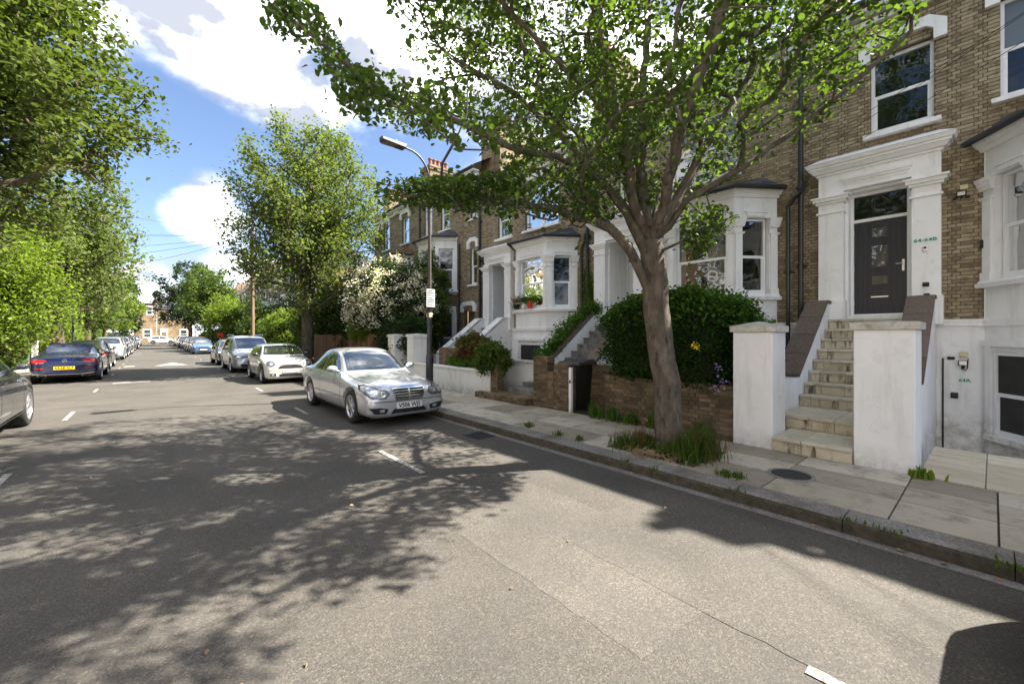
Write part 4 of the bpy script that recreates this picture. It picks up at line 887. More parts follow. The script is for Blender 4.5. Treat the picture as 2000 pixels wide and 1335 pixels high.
for fr in (Frame(*poly[0], poly[1][0] - poly[0][0], poly[1][1] - poly[0][1]), Frame(*poly[1], 0, 1)):
    window(h4, fr, .2, fr.len - .15, .45, 2.75, n=.03, room=False, curtain=None); MB().fbox(fr, .2, fr.len - .15, -.02, -.005, .45, 2.75).build('interior', M['curtain_grey'], h4)
    MB().fbox(fr, .05, fr.len - .0, -.02, .1, 2.75, 3.05).fbox(fr, .02, .19, -.02, .09, .3, 2.75).fbox(fr, .1, fr.len - .05, -.02, .12, .37, .45).build('window_surround', M['stucco'], h4)
eaves(h4, 14.6, 20.2, 9.0); gable_roof(h4, 14.4, 20.2, 9.0); chimney(h4, 12.0, 14.7, 8.6, 10.9, pots=5); drainpipe(h4, 19.75, .5, 8.8); drainpipe(h4, 16.0, .5, 5.9, r=.04)
h5 = thing('terraced_house', 'end brick house with a tiled white bay above the blossom shrub', 'house', (FX, 23, 0), 'flat-fronted brick terraced houses')
brick_wall(h5, FAC, 20.2, 25.8, -.9, 8.7, holes=[(21.1, 21.95, 6.85, 8.35), (23.6, 24.45, 6.85, 8.35)], covers=[(20.6, 23.6, -.9, 6.2)], seed=21)
for a, c in ((21.1, 21.95), (23.6, 24.45)): window(h5, FAC, a, c, 6.85, 8.35, n=-.09, curtain=[(0, 1, 'curtain')]); sill(h5, FAC, a - .1, c + .1, 6.85); hood(h5, FAC, a, c, 8.36)
poly = [(FX, 20.6), (9.9, 21.25), (9.9, 22.85), (FX, 23.5)]
bay(h5, poly, 3.8, 5.6, 5.9, -.9, FX, FX - .02, ornate=False, pil=.17, roofmat='tile')
MB().box(FX, 19, 25.78, 25.8, -.9, 9).build('side_wall', M['brick_plain'], h5)
MB().box(FX - .1, 19.3, 25.62, 25.9, 8.9, 9.35).build('parapet', M['tile'], h5)
eaves(h5, 20.2, 25.8, 9.0); gable_roof(h5, 20.2, 25.9, 9.0); chimney(h5, 12.0, 25.3, 8.6, 10.6, pots=5); chimney(h5, 12.0, 20.2, 8.6, 10.9, pots=5)

names = ['first', 'second', 'third', 'fourth', 'fifth', 'sixth', 'seventh', 'eighth', 'ninth']
for k in range(9):
    simple_house(FAC, 44.5 + 6 * k, 6, 8.8 + (.25 if k % 3 == 1 else 0), f'{names[k]} brick house with a white bay beyond the wooden pole', 'distant brick terrace beyond the wooden pole', door='door_white' if k % 2 else 'door', mat='brick_plain' if k % 2 else 'brick_warm', chim=True)
LEFT = Frame(-9.8, 0, 0, -1)
for k, y in enumerate((44, 50, 56, 62, 68, 74, 80, 86, 92, 98)):
    simple_house(LEFT, -y, 6, 8.6, f'{(names + ["tenth"])[k]} house of the left terrace, mostly behind street trees', 'houses behind the left-hand trees', door=None, mat='brick_warm')
for k, y in enumerate((-22, -16, -10, -4, 2, 8, 14, 20, 26, 32, 38)):
    simple_house(LEFT, -y - 6, 6, 8.6, f'{(names + ["tenth", "eleventh"])[k]} house of the left terrace outside the view, reflected in the windows opposite', 'houses outside the left edge', door=None, mat='brick_warm', chim=False)
ENDF = Frame(0, 118, -1, 0)
for k, (u, w, ez, lab, mt) in enumerate([(-6.6, 6, 7.8, 'red brick house closing the far end of the street, right one', 'brick_warm'), (-.5, 6, 8.8, 'tall brick house closing the far end of the street, middle one', 'brick_warm'), (5.6, 7.5, 7.0, 'low brick house closing the far end of the street, left one', 'brick_plain')]):
    simple_house(ENDF, u, w, ez, lab, 'houses across the far junction', bay_=False, door='wood', mat=mt, wins=[(.7, 1.6, ez - 2.6, ez - 1), (3.0, 3.9, ez - 2.6, ez - 1), (.9, 2.1, 1.3, 2.9)], roof=(k != 1), depth=8)
sh = thing('corner_shop', 'low white-fronted building at the far left corner of the junction', 'shop', (-6.5, 113.5, 0)); MB().box(-11, -3.2, 113, 117, -.9, 3.4).build('wall', M['stucco'], sh); MB().box(-11.2, -3, 112.8, 117.5, 3.4, 3.8).build('roof', M['slate'], sh); MB().box(-9.5, -4.2, 112.9, 113, .4, 2.4).build('shopfront', M['darkpane'], sh)
# ------------------------------------------------------------------ garden walls, pillars, gates
def pillar(x0, x1, y0, y1, z1, label, mat='stucco', peak=.07, capm='cap', group='white rendered gate pillars'):
    t = thing('gate_pillar', label, 'pillar', ((x0 + x1) / 2, (y0 + y1) / 2, .12), group)
    MB().box(x0, x1, y0, y1, .0, z1 - .09).build('shaft', M[mat], t, bevel=.012)
    e = .035; c = MB().box(x0 - e, x1 + e, y0 - e, y1 + e, z1 - .09, z1 - .0)
    v = [(x0 - e, y0 - e, z1), (x1 + e, y0 - e, z1), (x1 + e, y1 + e, z1), (x0 - e, y1 + e, z1), ((x0 + x1) / 2, (y0 + y1) / 2, z1 + peak)]
    c.add(v, [(0, 1, 4), (1, 2, 4), (2, 3, 4), (3, 0, 4)]); c.build('cap_stone', M[capm], t, bevel=.006)
    return t
pillar(6.5, 7.1, .57, 1.12, 1.86, 'tall white gate pillar to the right of the stained steps', peak=.02)
pillar(6.5, 7.05, 2.0, 2.52, 1.84, 'white gate pillar with a weathered peaked cap between hedge and stained steps')
pillar(6.5, 7.03, 12.57, 12.98, 1.74, 'off-white pillar just behind the lamp post, nearer of the pair', mat='stucco_dirty', peak=.03, group='pair of plain pillars behind the lamp post', capm='stucco_dirty')
pillar(6.5, 7.03, 13.98, 14.49, 1.74, 'off-white pillar beside the blossom shrub, farther of the pair', mat='stucco_dirty', peak=.03, group='pair of plain pillars behind the lamp post', capm='stucco_dirty')
WF = Frame(6.55, 0, 0, 1)
def bwall(name, label, y0, y1, z1, th=.24, x=6.55, indiv=300, cat='garden wall', seed=1, side=True, cap=True, group=None, z0=.0):
    t = thing(name, label, cat, (x + th / 2, (y0 + y1) / 2, .12), group)
    fr = Frame(x, 0, 0, 1)
    MB().box(x + .012, x + th - .01, y0 + .01, y1 - .01, z0, z1 - .004).build('core', M['mortar'], t)
    brick_wall(t, fr, y0, y1, z0 + .06, z1, indiv=indiv, seed=seed, mat=M['brick_garden'], backing=False)
    if side: brick_wall(t, Frame(x, y0, -1, 0), -th, 0, z0 + .06, z1, indiv=0, seed=seed + 50, mat=M['brick_garden'], backing=False)   # face towards the camera
    if cap:
        y = y0
        while y < y1 - .04:
            b_ = min(y + .105, y1); MB().box(x - .004, x + th + .004, y + .003, b_ - .006, z1 - .0, z1 + .062 + rnd.uniform(-.003, .003)).build('brick', M['brick_garden'], t, bevel=.004); y = b_
    return t
bwall('garden_wall', 'low dark brick garden wall under the dense hedge behind the tree trunk', 2.54, 4.85, .88, seed=31, side=False)
bwall('brick_pier', 'brick pier beside the white gate post', 5.78, 6.22, 1.03, indiv=60, seed=32, cat='brick pier', group='brick gate piers')
bwall('garden_wall', 'short low brick wall joining two brick gate piers', 6.225, 6.4, .85, indiv=30, seed=33, side=False)
bwall('brick_pier', 'tall brick pier standing at the foot of the ivy-covered stair wall', 6.405, 6.85, 1.17, indiv=80, seed=34, cat='brick pier', group='brick gate piers')
bwall('brick_pier', 'narrow brick pier overhung by the green climber at the end of the white wall', 8.17, 8.42, .9, indiv=40, seed=35, cat='brick pier', group='brick gate piers')
bwall('brick_step', 'mossy brick threshold step in front of the small garden opening', 6.86, 8.8, .2, x=6.32, th=.7, indiv=60, seed=36, cat='step', side=True)
bwall('garden_wall', 'yellow brick wall end behind the white garden wall near the lamp post', 10.2, 11.9, 1.25, x=7.1, indiv=80, seed=37)
bwall('garden_wall', 'dark brick wall standing in shade inside the narrow gateway', 4.9, 6.4, 1.0, x=7.25, indiv=100, seed=38, side=False, z0=.1)
t = thing('garden_wall', 'low white rendered wall with planting on top beside the silver car', 'garden wall', (6.65, 9.9, .12))
MB().box(6.52, 6.76, 8.43, 12.56, 0, .74).build('wall', M['stucco_dirty'], t); MB().box(6.49, 6.79, 8.42, 12.55, .742, .80).build('coping', M['stucco_dirty'], t, bevel=.01)
t = thing('garden_wall', 'small white inner wall with dark coping seen through the garden opening', 'garden wall', (7.7, 8, .12))
MB().box(7.55, 7.75, 6.5, 9.4, 0, .95).build('wall', M['stucco'], t); MB().box(7.52, 7.78, 6.48, 9.42, .952, 1.03).build('coping', M['cap'], t)
t = tag(MB().box(6.9, 7.4, 6.95, 8.15, .1, .38).build('stone_step', M['step_grey'], None, bevel=.01), 'dark stone block step inside the small garden opening', 'step')
t = thing('garden_gate', 'white metal gate post with latch at the narrow gateway', 'gate post', (6.52, 5.7, .12))
MB().box(6.49, 6.55, 5.66, 5.73, .1, 1.04).build('post', M['stucco'], t, bevel=.005); MB().box(6.47, 6.489, 5.67, 5.70, .72, .78).build('latch', M['blackmat'], t)
t = thing('wheelie_bin', 'black wheelie bin behind the brick piers at the ivy stair', 'bin', (6.95, 6.0, .12))
MB().add([(6.86, 5.78, .12), (7.26, 5.78, .12), (7.26, 6.2, .12), (6.86, 6.2, .12), (6.8, 5.72, 1.06), (7.34, 5.72, 1.06), (7.34, 6.28, 1.06), (6.8, 6.28, 1.06)], [(0, 3, 2, 1), (4, 5, 6, 7), (0, 1, 5, 4), (1, 2, 6, 5), (2, 3, 7, 6), (3, 0, 4, 7)]).build('body', M['plastic'], t)
MB().add([(6.76, 5.68, 1.07), (7.4, 5.68, 1.07), (7.4, 6.32, 1.07), (6.76, 6.32, 1.07), (6.8, 5.72, 1.13), (7.3, 5.72, 1.19), (7.3, 6.28, 1.19), (6.8, 6.28, 1.13)], [(0, 3, 2, 1), (4, 5, 6, 7), (0, 1, 5, 4), (1, 2, 6, 5), (2, 3, 7, 6), (3, 0, 4, 7)]).build('lid', M['plastic'], t, bevel=.01)
MB().tube([(7.42, 5.75, 1.12), (7.42, 6.25, 1.12)], .015, 6).build('handle', M['plastic'], t)
# flowerpots on the bay sill
for (x, y, r0, hh, mt, lab, cat) in ((9.75, 11.05, .13, .17, 'blackmat', 'dark flowerpot with red-green leaves on the white bay sill', 'flowerpot'), (9.72, 10.62, .11, .16, 'stucco', 'white flowerpot on the bay sill beside the red one', 'flowerpot'), (9.72, 10.32, .11, .24, 'red', 'bright red flowerpot on the white bay sill', 'flowerpot')):
    t = thing('flowerpot', lab, cat, (x, y, 2.63), 'pots on the bay sill')
    MB().lathe([(.0001, 0), (r0 * .75, 0), (r0, hh), (r0 * .9, hh), (r0 * .85, hh - .02), (.0001, hh - .02)], (x, y, 2.63), n=16).build('pot', M[mt], t, smooth=False)
    ORG[t.name] = Vector((x, y, 2.63)); t['_leaf'] = 1

# ------------------------------------------------------------------ lamp post with notice
LX, LY = 5.55, 9.78
t = thing('street_lamp', 'grey street lamp with a curved arm and a white notice on its post', 'street lamp', (LX, LY, .12))
MB().lathe([(.0001, .1), (.10, .1), (.10, .3), (.098, .9), (.095, 1.15), (.07, 1.24), (.065, 1.3), (.065, 2.6), (.05, 2.7)], (LX, LY, .0), n=16).build('post_base', M['lamp_grey'], t, smooth=False)
MB().tube([(LX, LY, 2.6), (LX, LY, 5.7)], [.05, .042], 12).build('pole', M['lamp_pole'], t)
arm = [(LX, LY, 5.65)]
for k in range(1, 9):
    q = R(90) * k / 8; arm.append((LX - .62 * (1 - math.cos(q)) * 1.0, LY, 5.75 + .72 * math.sin(q)))
arm.append((LX - .8, LY, 6.5))
MB().tube(arm, .028, 10).build('arm', M['lamp_grey'], t)
hd = MB().add([(LX - .72, LY - .12, 6.42), (LX - .72, LY + .12, 6.42), (LX - 1.32, LY + .14, 6.46), (LX - 1.36, LY - .14, 6.46), (LX - .68, LY - .1, 6.55), (LX - .68, LY + .1, 6.55), (LX - 1.36, LY + .10, 6.56), (LX - 1.36, LY - .10, 6.56)], [(3, 2, 1, 0), (4, 5, 6, 7), (0, 1, 5, 4), (1, 2, 6, 5), (2, 3, 7, 6), (3, 0, 4, 7)]).build('lamp_head', M['plastic'], t, bevel=.025)
MB().box(LX - 1.3, LX - .95, LY - .1, LY + .1, 6.435, 6.447).build('lens', plain('lamp_lens', (.12, .08, .06), .3), hd); MB().lathe([(.03, 0), (.03, .05), (.0001, .06)], (LX - .95, LY, 6.555), n=8).build('photocell', M['steel'], hd)
MB().lathe([(.072, 0), (.078, .02), (.078, .1), (.072, .12)], (LX, LY, 2.35), n=16).build('clamp_band', M['blackmat'], t)
sg = MB().box(LX - .15, LX + .1, LY - .105, LY - .09, 2.45, 2.92).build('notice', M['sign_white'], t, bevel=.004)
for k in range(7): MB().box(LX - .13, LX + (.07 if k % 3 else .02), LY - .1075, LY - .1055, 2.87 - k * .06, 2.89 - k * .06).build('text_line', M['lamp_grey'], sg)
MB().box(LX - .05, LX + .04, LY - .09, LY + .07, 2.18, 2.3).build('bracket', M['cream_plastic'], t)
# telegraph pole, far poles, estate agent board
def pole(x, y, h, label, r=.13, mat='wood', cat='telegraph pole', steps_=True):
    t = thing('telegraph_pole', label, cat, (x, y, .12))
    MB().tube([(x, y, 0), (x, y, h)], [r, r * .75], 12).build('shaft', M[mat], t)
    if steps_:
        for k in range(6): MB().tube([(x - .3, y, h - 2.6 + k * .4), (x + .3, y, h - 2.6 + k * .4)], .012, 5).build('climbing_step', M['steel'], t)
        MB().box(x - .06, x + .06, y - .22, y - .1, h - .5, h - .2).build('terminal_box', M['plastic'], t)
    return t
pole(5.3, 34.2, 9.0, 'brown wooden telegraph pole rising beside the second tree')
pole(5.3, 62, 6.5, 'thin pale lamp post far along the right pavement', .07, 'lamp_pole', 'lamp post', False)
pole(5.3, 88, 6.5, 'thin pale lamp post farthest along the right pavement', .07, 'lamp_pole', 'lamp post', False)
pole(-3.9, 38.5, 5.5, 'slim dark lamp post behind the navy convertible', .06, 'lamp_grey', 'lamp post', False)
t = thing('sale_board', 'red estate agent board on a white post above the parked cars', 'sign', (5.3, 53, .12))
MB().box(5.25, 5.35, 53, 53.08, .1, 1.4).build('post', M['stucco'], t); MB().box(5.05, 5.55, 52.94, 52.99, 1.45, 1.95).build('board', M['red'], t)
MB().box(5.1, 5.5, 52.935, 52.939, 1.5, 1.6).build('lower_strip', M['blackmat'], t)
t = thing('parking_sign', 'small white plate on a post behind the navy convertible', 'sign', (-5.1, 34.4, .12)); MB().tube([(-5.1, 34.4, .1), (-5.1, 34.4, 1.4)], .03, 8).build('post', M['lamp_grey'], t)
MB().box(-5.32, -4.88, 34.34, 34.36, 1.1, 1.4).build('plate', M['sign_white'], t)
t = thing('garden_wall', 'cream low wall of a left front garden behind the navy convertible', 'garden wall', (-5.7, 31, .12)); MB().box(-5.8, -5.6, 28.5, 40, 0, 1.3).build('wall', M['stucco_dirty'], t); MB().box(-5.83, -5.57, 28.4, 40.1, 1.3, 1.36).build('coping', M['cap'], t)
# overhead wires
def wire(a, b, sag, label, r=.009, group='overhead telephone wires'):
    a, b = Vector(a), Vector(b); pts = [a.lerp(b, k / 16) - Vector((0, 0, sag * 4 * (k / 16) * (1 - k / 16))) for k in range(17)]
    tag(MB().tube(pts, r, 4).build('overhead_wire', M['blackmat']), label, 'wire', group)
P0 = (5.3, 34.2, 8.8)
for (b, s, lab) in [((-9.8, 30, 7.0), .5, 'lowest wire crossing the street from the wooden pole'), ((-9.8, 36, 7.6), .4, 'upper wire crossing the street from the wooden pole'), ((-9.8, 42, 7.2), .5, 'wire slanting away to the left terrace from the wooden pole'), ((-9.8, 25, 7.8), .3, 'top wire reaching towards the left tree crown from the wooden pole'), ((-9.8, 50, 7.4), .6, 'long thin wire to the far left terrace from the wooden pole'), ((-9.8, 60, 7.4), .8, 'longest wire to the far left terrace from the wooden pole')]:
    wire(P0, b, s, lab, .011)
for k, (ya, za, yb, zb) in enumerate([(2.5, 5.3, -4.0, 8.3), (2.5, 5.45, -4.0, 8.05), (1.9, 5.2, -4.2, 7.75)]):
    wire((10.1 - .1 * k, ya, za), (9.4 - .1 * k, yb, zb), .12, ['topmost', 'middle', 'lowest'][k] + ' of three thin wires slanting across the upper windows of number 64', .005, 'wires across number 64')

# ------------------------------------------------------------------ wooden fence by the second tree
t = thing('wooden_fence', 'brown board fence behind the trunk of the second tree', 'fence', (6.6, 19, .12))
y = 15.2; k = 0
while y < 24:
    MB().box(6.58 + (k % 2) * .012, 6.6 + (k % 2) * .012, y, y + .14, .1, 1.75 + rnd.uniform(-.02, .02)).build('board', M['fence_wood'], t); y += .15; k += 1
for z in (.5, 1.45): MB().box(6.625, 6.66, 15.2, 24, z, z + .08).build('rail', M['fence_wood'], t)
# ------------------------------------------------------------------ trees and plants
def leaves_np(P, size, rng, kind=6, up=.6, droop=.0, flat=None):
    """leaf meshes at the points P: kind 6 = pointed folded leaf (two quads), 4 = one folded quad"""
    N = len(P); nrm = rng.normal(size=(N, 3)); nrm[:, 2] = np.abs(nrm[:, 2]) * (1 + up * 2) ; nrm /= np.linalg.norm(nrm, axis=1)[:, None]
    d = rng.normal(size=(N, 3)); d[:, 2] -= droop; d -= nrm * (d * nrm).sum(1)[:, None]; d /= np.linalg.norm(d, axis=1)[:, None]
    s = np.cross(nrm, d); L = (size * rng.uniform(.5, 1.35, N))[:, None]; Wd = L * rng.uniform(.26, .36, N)[:, None]
    if kind == 6:
        fold = nrm * L * .09; base = P - d * L * .5; tip = P + d * L * .5 - nrm * L * .08
        a = P - d * L * .18 + s * Wd + fold; b = P + d * L * .16 + s * Wd * .85 + fold; c = P + d * L * .16 - s * Wd * .85 + fold; e = P - d * L * .18 - s * Wd + fold
        V = np.stack([base, a, b, tip, c, e], 1).reshape(-1, 3); i = np.arange(N)[:, None] * 6
        F = np.concatenate([i + np.array([0, 3, 2, 1]), i + np.array([0, 5, 4, 3])], 0)
    else:
        V = np.stack([P - d * L * .5, P + s * Wd * 1.25 + nrm * L * .08, P + d * L * .5, P - s * Wd * 1.25 + nrm * L * .08], 1).reshape(-1, 3); i = np.arange(N)[:, None] * 4
        F = i + np.array([0, 3, 2, 1])
    return V, F
def in_poly(x, y, poly):
    r = np.zeros(len(x), bool); n = len(poly)
    for i in range(n):
        x1, y1 = poly[i]; x2, y2 = poly[(i + 1) % n]
        if y1 == y2: continue
        c = ((y1 > y) != (y2 > y)) & (x < (x2 - x1) * (y - y1) / (y2 - y1) + x1); r ^= c
    return r
def skeleton(limbs, atts, rng, pathk=.35, step=.3, wob=.05):
    """join every attractor to the nearest branch by a curved twig; returns chains and radii by the pipe rule"""
    pos = []; par = []; path = []; ended = []
    chains = []
    def addchain(start, pts):
        ids = [] if start < 0 else [start]; p = start
        for q in pts:
            pos.append(np.array(q, float)); par.append(p); path.append(0 if p < 0 else path[p] + np.linalg.norm(pos[-1] - pos[p])); p = len(pos) - 1; ids.append(p)
        chains.append(ids); return ids
    def dense(pts, st=.22):
        out = []
        pts = [np.array(p, float) for p in pts]
        for i in range(len(pts) - 1):
            p0 = pts[max(i - 1, 0)]; p1 = pts[i]; p2 = pts[i + 1]; p3 = pts[min(i + 2, len(pts) - 1)]; n = max(1, int(np.linalg.norm(p2 - p1) / st))
            for k in range(n):
                t = k / n; out.append(.5 * (2 * p1 + (p2 - p0) * t + (2 * p0 - 5 * p1 + 4 * p2 - p3) * t * t + (3 * p1 - p0 - 3 * p2 + p3) * t ** 3) + rng.normal(size=3) * wob * .25)
        out.append(pts[-1]); return out
    tr = dense(limbs[0]); addchain(-1, tr); ntr = len(tr)
    for lb in limbs[1:]:
        P = np.array(pos); a = np.array(lb[0], float); j = int(np.argmin(np.linalg.norm(P - a, axis=1))); addchain(j, dense([P[j]] + list(lb[1:]))[1:])
    nstruct = len(chains)
    fork = np.array(limbs[0][-1]); atts = atts[np.argsort(np.linalg.norm(atts - fork, axis=1))]
    POS = np.zeros((len(pos) + len(atts) * 30, 3)); POS[:len(pos)] = pos; PTH = np.zeros(len(POS)); PTH[:len(pos)] = path
    zmin = limbs[0][-1][2] - .5; low = np.zeros(len(POS)); 
    for i in range(len(pos)):
        if pos[i][2] < zmin and i < ntr: low[i] = 99
    for a in atts:
        n = len(pos); d = np.linalg.norm(POS[:n] - a, axis=1); rise = np.maximum(0, POS[:n, 2] - a[2]) * .35; j = int(np.argmin(d + PTH[:n] * pathk * .5 + low[:n] + rise)); dd = d[j]
        if dd < .08: continue
        p0 = POS[j]; pj = par[j]; dirv = (p0 - POS[pj]) if pj >= 0 else np.array([0, 0, 1.]); dirv = dirv / (np.linalg.norm(dirv) + 1e-9)
        c = p0 + (dirv * .35 + (a - p0) / dd * .25) * dd + rng.normal(size=3) * wob * dd * .5; k = max(2, min(14, int(dd / step) + 1)); ids = [j]; p = j
        for t in np.linspace(0, 1, k + 1)[1:]:
            q = (1 - t) ** 2 * p0 + 2 * t * (1 - t) * c + t * t * a + (rng.normal(size=3) * wob * .3 if t < 1 else 0)
            m = len(pos)
            if m >= len(POS): break
            pos.append(q); POS[m] = q; par.append(p); PTH[m] = PTH[p] + np.linalg.norm(q - POS[p]); p = m; ids.append(m)
        chains.append(ids)
    N = len(pos); cnt = np.zeros(N); kids = np.zeros(N, int)
    for i in range(N):
        if par[i] >= 0: kids[par[i]] += 1
    for i in range(N - 1, -1, -1):
        if kids[i] == 0: cnt[i] += 1
        if par[i] >= 0: cnt[par[i]] += cnt[i]
    return POS[:N], par, chains, cnt, nstruct
def tree(name, label, cat, base, limbs, atts, r0, leafmat_, leaf_size, nleaf, rng, kind=6, bark='bark', tip=.006, sig=.2, expo=2.1, pathk=.35, droop=.3, group=None, flare=1.25, up=.6, mask=None, leafend=.5):
    t = thing(name, label, cat, base, group)
    POS, par, chains, cnt, ns = skeleton(limbs, atts, rng, pathk)
    rad = np.maximum(tip, r0 * (cnt / cnt[0]) ** (1 / expo))
    mb = MB()
    for ci, ids in enumerate(chains):
        pts = [POS[i] for i in ids]; rr = [rad[i] for i in ids]
        if par[ids[0]] >= 0 or ci > 0: rr[0] = min(rr[0], rr[1] * 1.15)
        if ci == 0:
            z0 = pts[0][2]; rr = [r * (1 + (flare - 1) * math.exp(-(p[2] - z0) / .22)) for r, p in zip(rr, pts)]
        mb.tube(pts, rr, 14 if rr[0] > .1 else 8 if rr[0] > .035 else 5 if rr[0] > .012 else 3, cap=False)
    mb.build('trunk', M[bark], t, smooth=True)
    tw = chains[ns:]; per = nleaf // max(1, len(tw)); C = []
    for ids in tw:
        p = POS[ids]; n = max(1, int(per * rng.uniform(.4, 1.6))); u = rng.uniform(1 - leafend, 1.0, n) * (len(p) - 1); i = np.minimum(u.astype(int), len(p) - 2); f = (u - i)[:, None]
        C.append(p[i] * (1 - f) + p[i + 1] * f + rng.normal(size=(n, 3)) * sig)
    C = np.concatenate(C)
    if mask is not None: C = C[mask(C)]
    V, F = leaves_np(C, leaf_size, rng, kind, up, droop); npmesh('crown', V, F, M[leafmat_], t, kind='stuff')
    return t
def ell(n, c, r, rng, shell=.45, zlow=None, bias=1.0):
    out = []
    c = np.array(c); r = np.array(r)
    while len(out) < n:
        v = rng.normal(size=3); v /= np.linalg.norm(v); q = rng.uniform(shell, 1) ** bias; p = c + v * r * q
        if zlow is not None and p[2] < zlow: continue
        out.append(p)
    return np.array(out)

# ---- the big tree in front
rng = np.random.default_rng(5)
PX = lambda a, b, d: tuple(pix(a, b, d))
trunk = [(5.36, 2.9, .06), (5.33, 2.92, .8), PX(1288, 640, 5.72), PX(1275, 520, 5.7), PX(1272, 470, 5.7)]
limbs = [trunk,
    [PX(1281, 585, 5.71), PX(1258, 545, 5.68), PX(1232, 495, 5.6), PX(1190, 445, 5.5), PX(1110, 415, 5.3), PX(1000, 398, 5.1), PX(880, 385, 5.0), PX(760, 378, 4.9)],
    [trunk[3], PX(1250, 470, 5.7), PX(1205, 385, 5.8), PX(1120, 290, 5.9), PX(1010, 190, 6.0), PX(880, 110, 6.1), PX(780, 20, 6.2)],
    [trunk[4], PX(1240, 400, 5.6), PX(1215, 260, 5.4), PX(1180, 120, 5.3), PX(1160, -60, 5.2), PX(1150, -260, 5.3)],
    [trunk[4], PX(1258, 400, 5.8), PX(1250, 250, 6.2), PX(1262, 90, 6.6), PX(1270, -90, 6.9), PX(1290, -260, 7.2)],
    [trunk[4], PX(1318, 400, 5.7), PX(1400, 250, 5.9), PX(1480, 130, 6.1), PX(1570, 20, 6.3), PX(1640, -90, 6.4)],
    [trunk[4], PX(1306, 440, 5.65), PX(1345, 392, 5.6), PX(1440, 330, 5.5), PX(1560, 250, 5.4), PX(1670, 160, 5.3), PX(1780, 60, 5.2)],
    [trunk[4], PX(1300, 390, 5.3), PX(1330, 250, 4.8), PX(1390, 80, 4.4), PX(1440, -120, 4.1), PX(1470, -420, 3.9)],
    [PX(1205, 385, 5.8), PX(1120, 320, 5.4), PX(1000, 290, 5.1), PX(900, 240, 4.9), PX(760, 185, 4.7), PX(660, 110, 4.6), PX(560, 30, 4.5)],
    [PX(1215, 260, 5.4), PX(1120, 150, 4.8), PX(1000, 30, 4.3), PX(900, -120, 4.0), PX(800, -300, 3.8)],
    [trunk[4], PX(1290, 380, 6.2), PX(1350, 280, 7.2), PX(1400, 190, 8.2), PX(1430, 90, 9.0)],
    [PX(1190, 445, 5.5), PX(1150, 395, 6.2), PX(1110, 350, 7.2), PX(1060, 290, 8.2), PX(1020, 230, 9.0)]]
PM = [(735, -900), (735, 0), (785, 105), (860, 150), (905, 250), (985, 330), (990, 415), (1080, 425), (1180, 440), (1300, 395), (1400, 370), (1470, 320), (1560, 275), (1630, 225), (1700, 165), (1770, 80), (1830, 0), (1900, -120), (1950, -900)]
PB = [(510, -60), (620, 10), (690, 125), (870, 165), (900, 285), (670, 235), (645, 150), (515, 60)]
PC = [(730, 350), (1000, 335), (1010, 430), (850, 405), (735, 400)]
PD = [(1330, 395), (1420, 400), (1440, 440), (1345, 520), (1330, 460)]
def sil(P):
    X, Y, D = unpix(P); return in_poly(X, Y, PM) | in_poly(X, Y, PB) | in_poly(X, Y, PC) | in_poly(X, Y, PD)
A = ell(4200, (4.8, 3.1, 6.5), (4.8, 5.2, 4.6), rng, .3, 2.9)
A = A[sil(A)]
X_, Y_, D_ = unpix(A); A = A[(D_ > 3.3)]
# fill the lower left boughs, which reach out over the road
extra = [np.array(pix(rng.uniform(510, 900), 0, rng.uniform(4.3, 5.2))) for _ in range(0)]
def fillpoly(poly, n, d0, d1):
    out = []; xs = [p[0] for p in poly]; ys = [p[1] for p in poly]
    while len(out) < n:
        x, y = rng.uniform(min(xs), max(xs)), rng.uniform(min(ys), max(ys))
        if in_poly(np.array([x]), np.array([y]), poly)[0]: out.append(tuple(pix(x, y, rng.uniform(d0, d1))))
    return np.array(out)
A = np.concatenate([A[rng.permutation(len(A))[:1000]], ell(80, (4.7, .5, 7.4), (1.6, 1.0, 1.2), rng, .1), ell(60, (4.4, -.5, 6.7), (1.5, .8, 1.0), rng, .1), fillpoly(PB, 34, 4.3, 5.0), fillpoly(PC, 42, 4.7, 5.3), fillpoly(PD, 14, 5.2, 5.6), fillpoly([(1000, 330), (1230, 300), (1240, 450), (1010, 440)], 22, 4.9, 6.2)])
tree('street_tree', 'large street tree with a pale speckled trunk leaning over the road in front', 'tree', (5.36, 2.9, .12), limbs, A, .172, 'leaf_main', .079, 66000, rng, bark='bark', tip=.005, expo=2.15, sig=.14, mask=lambda P: sil(P + 0) | (rng.uniform(size=len(P)) < .05) | (unpix(P)[1] < -250) | (unpix(P)[2] < 1.2), droop=.9, leafend=.7)

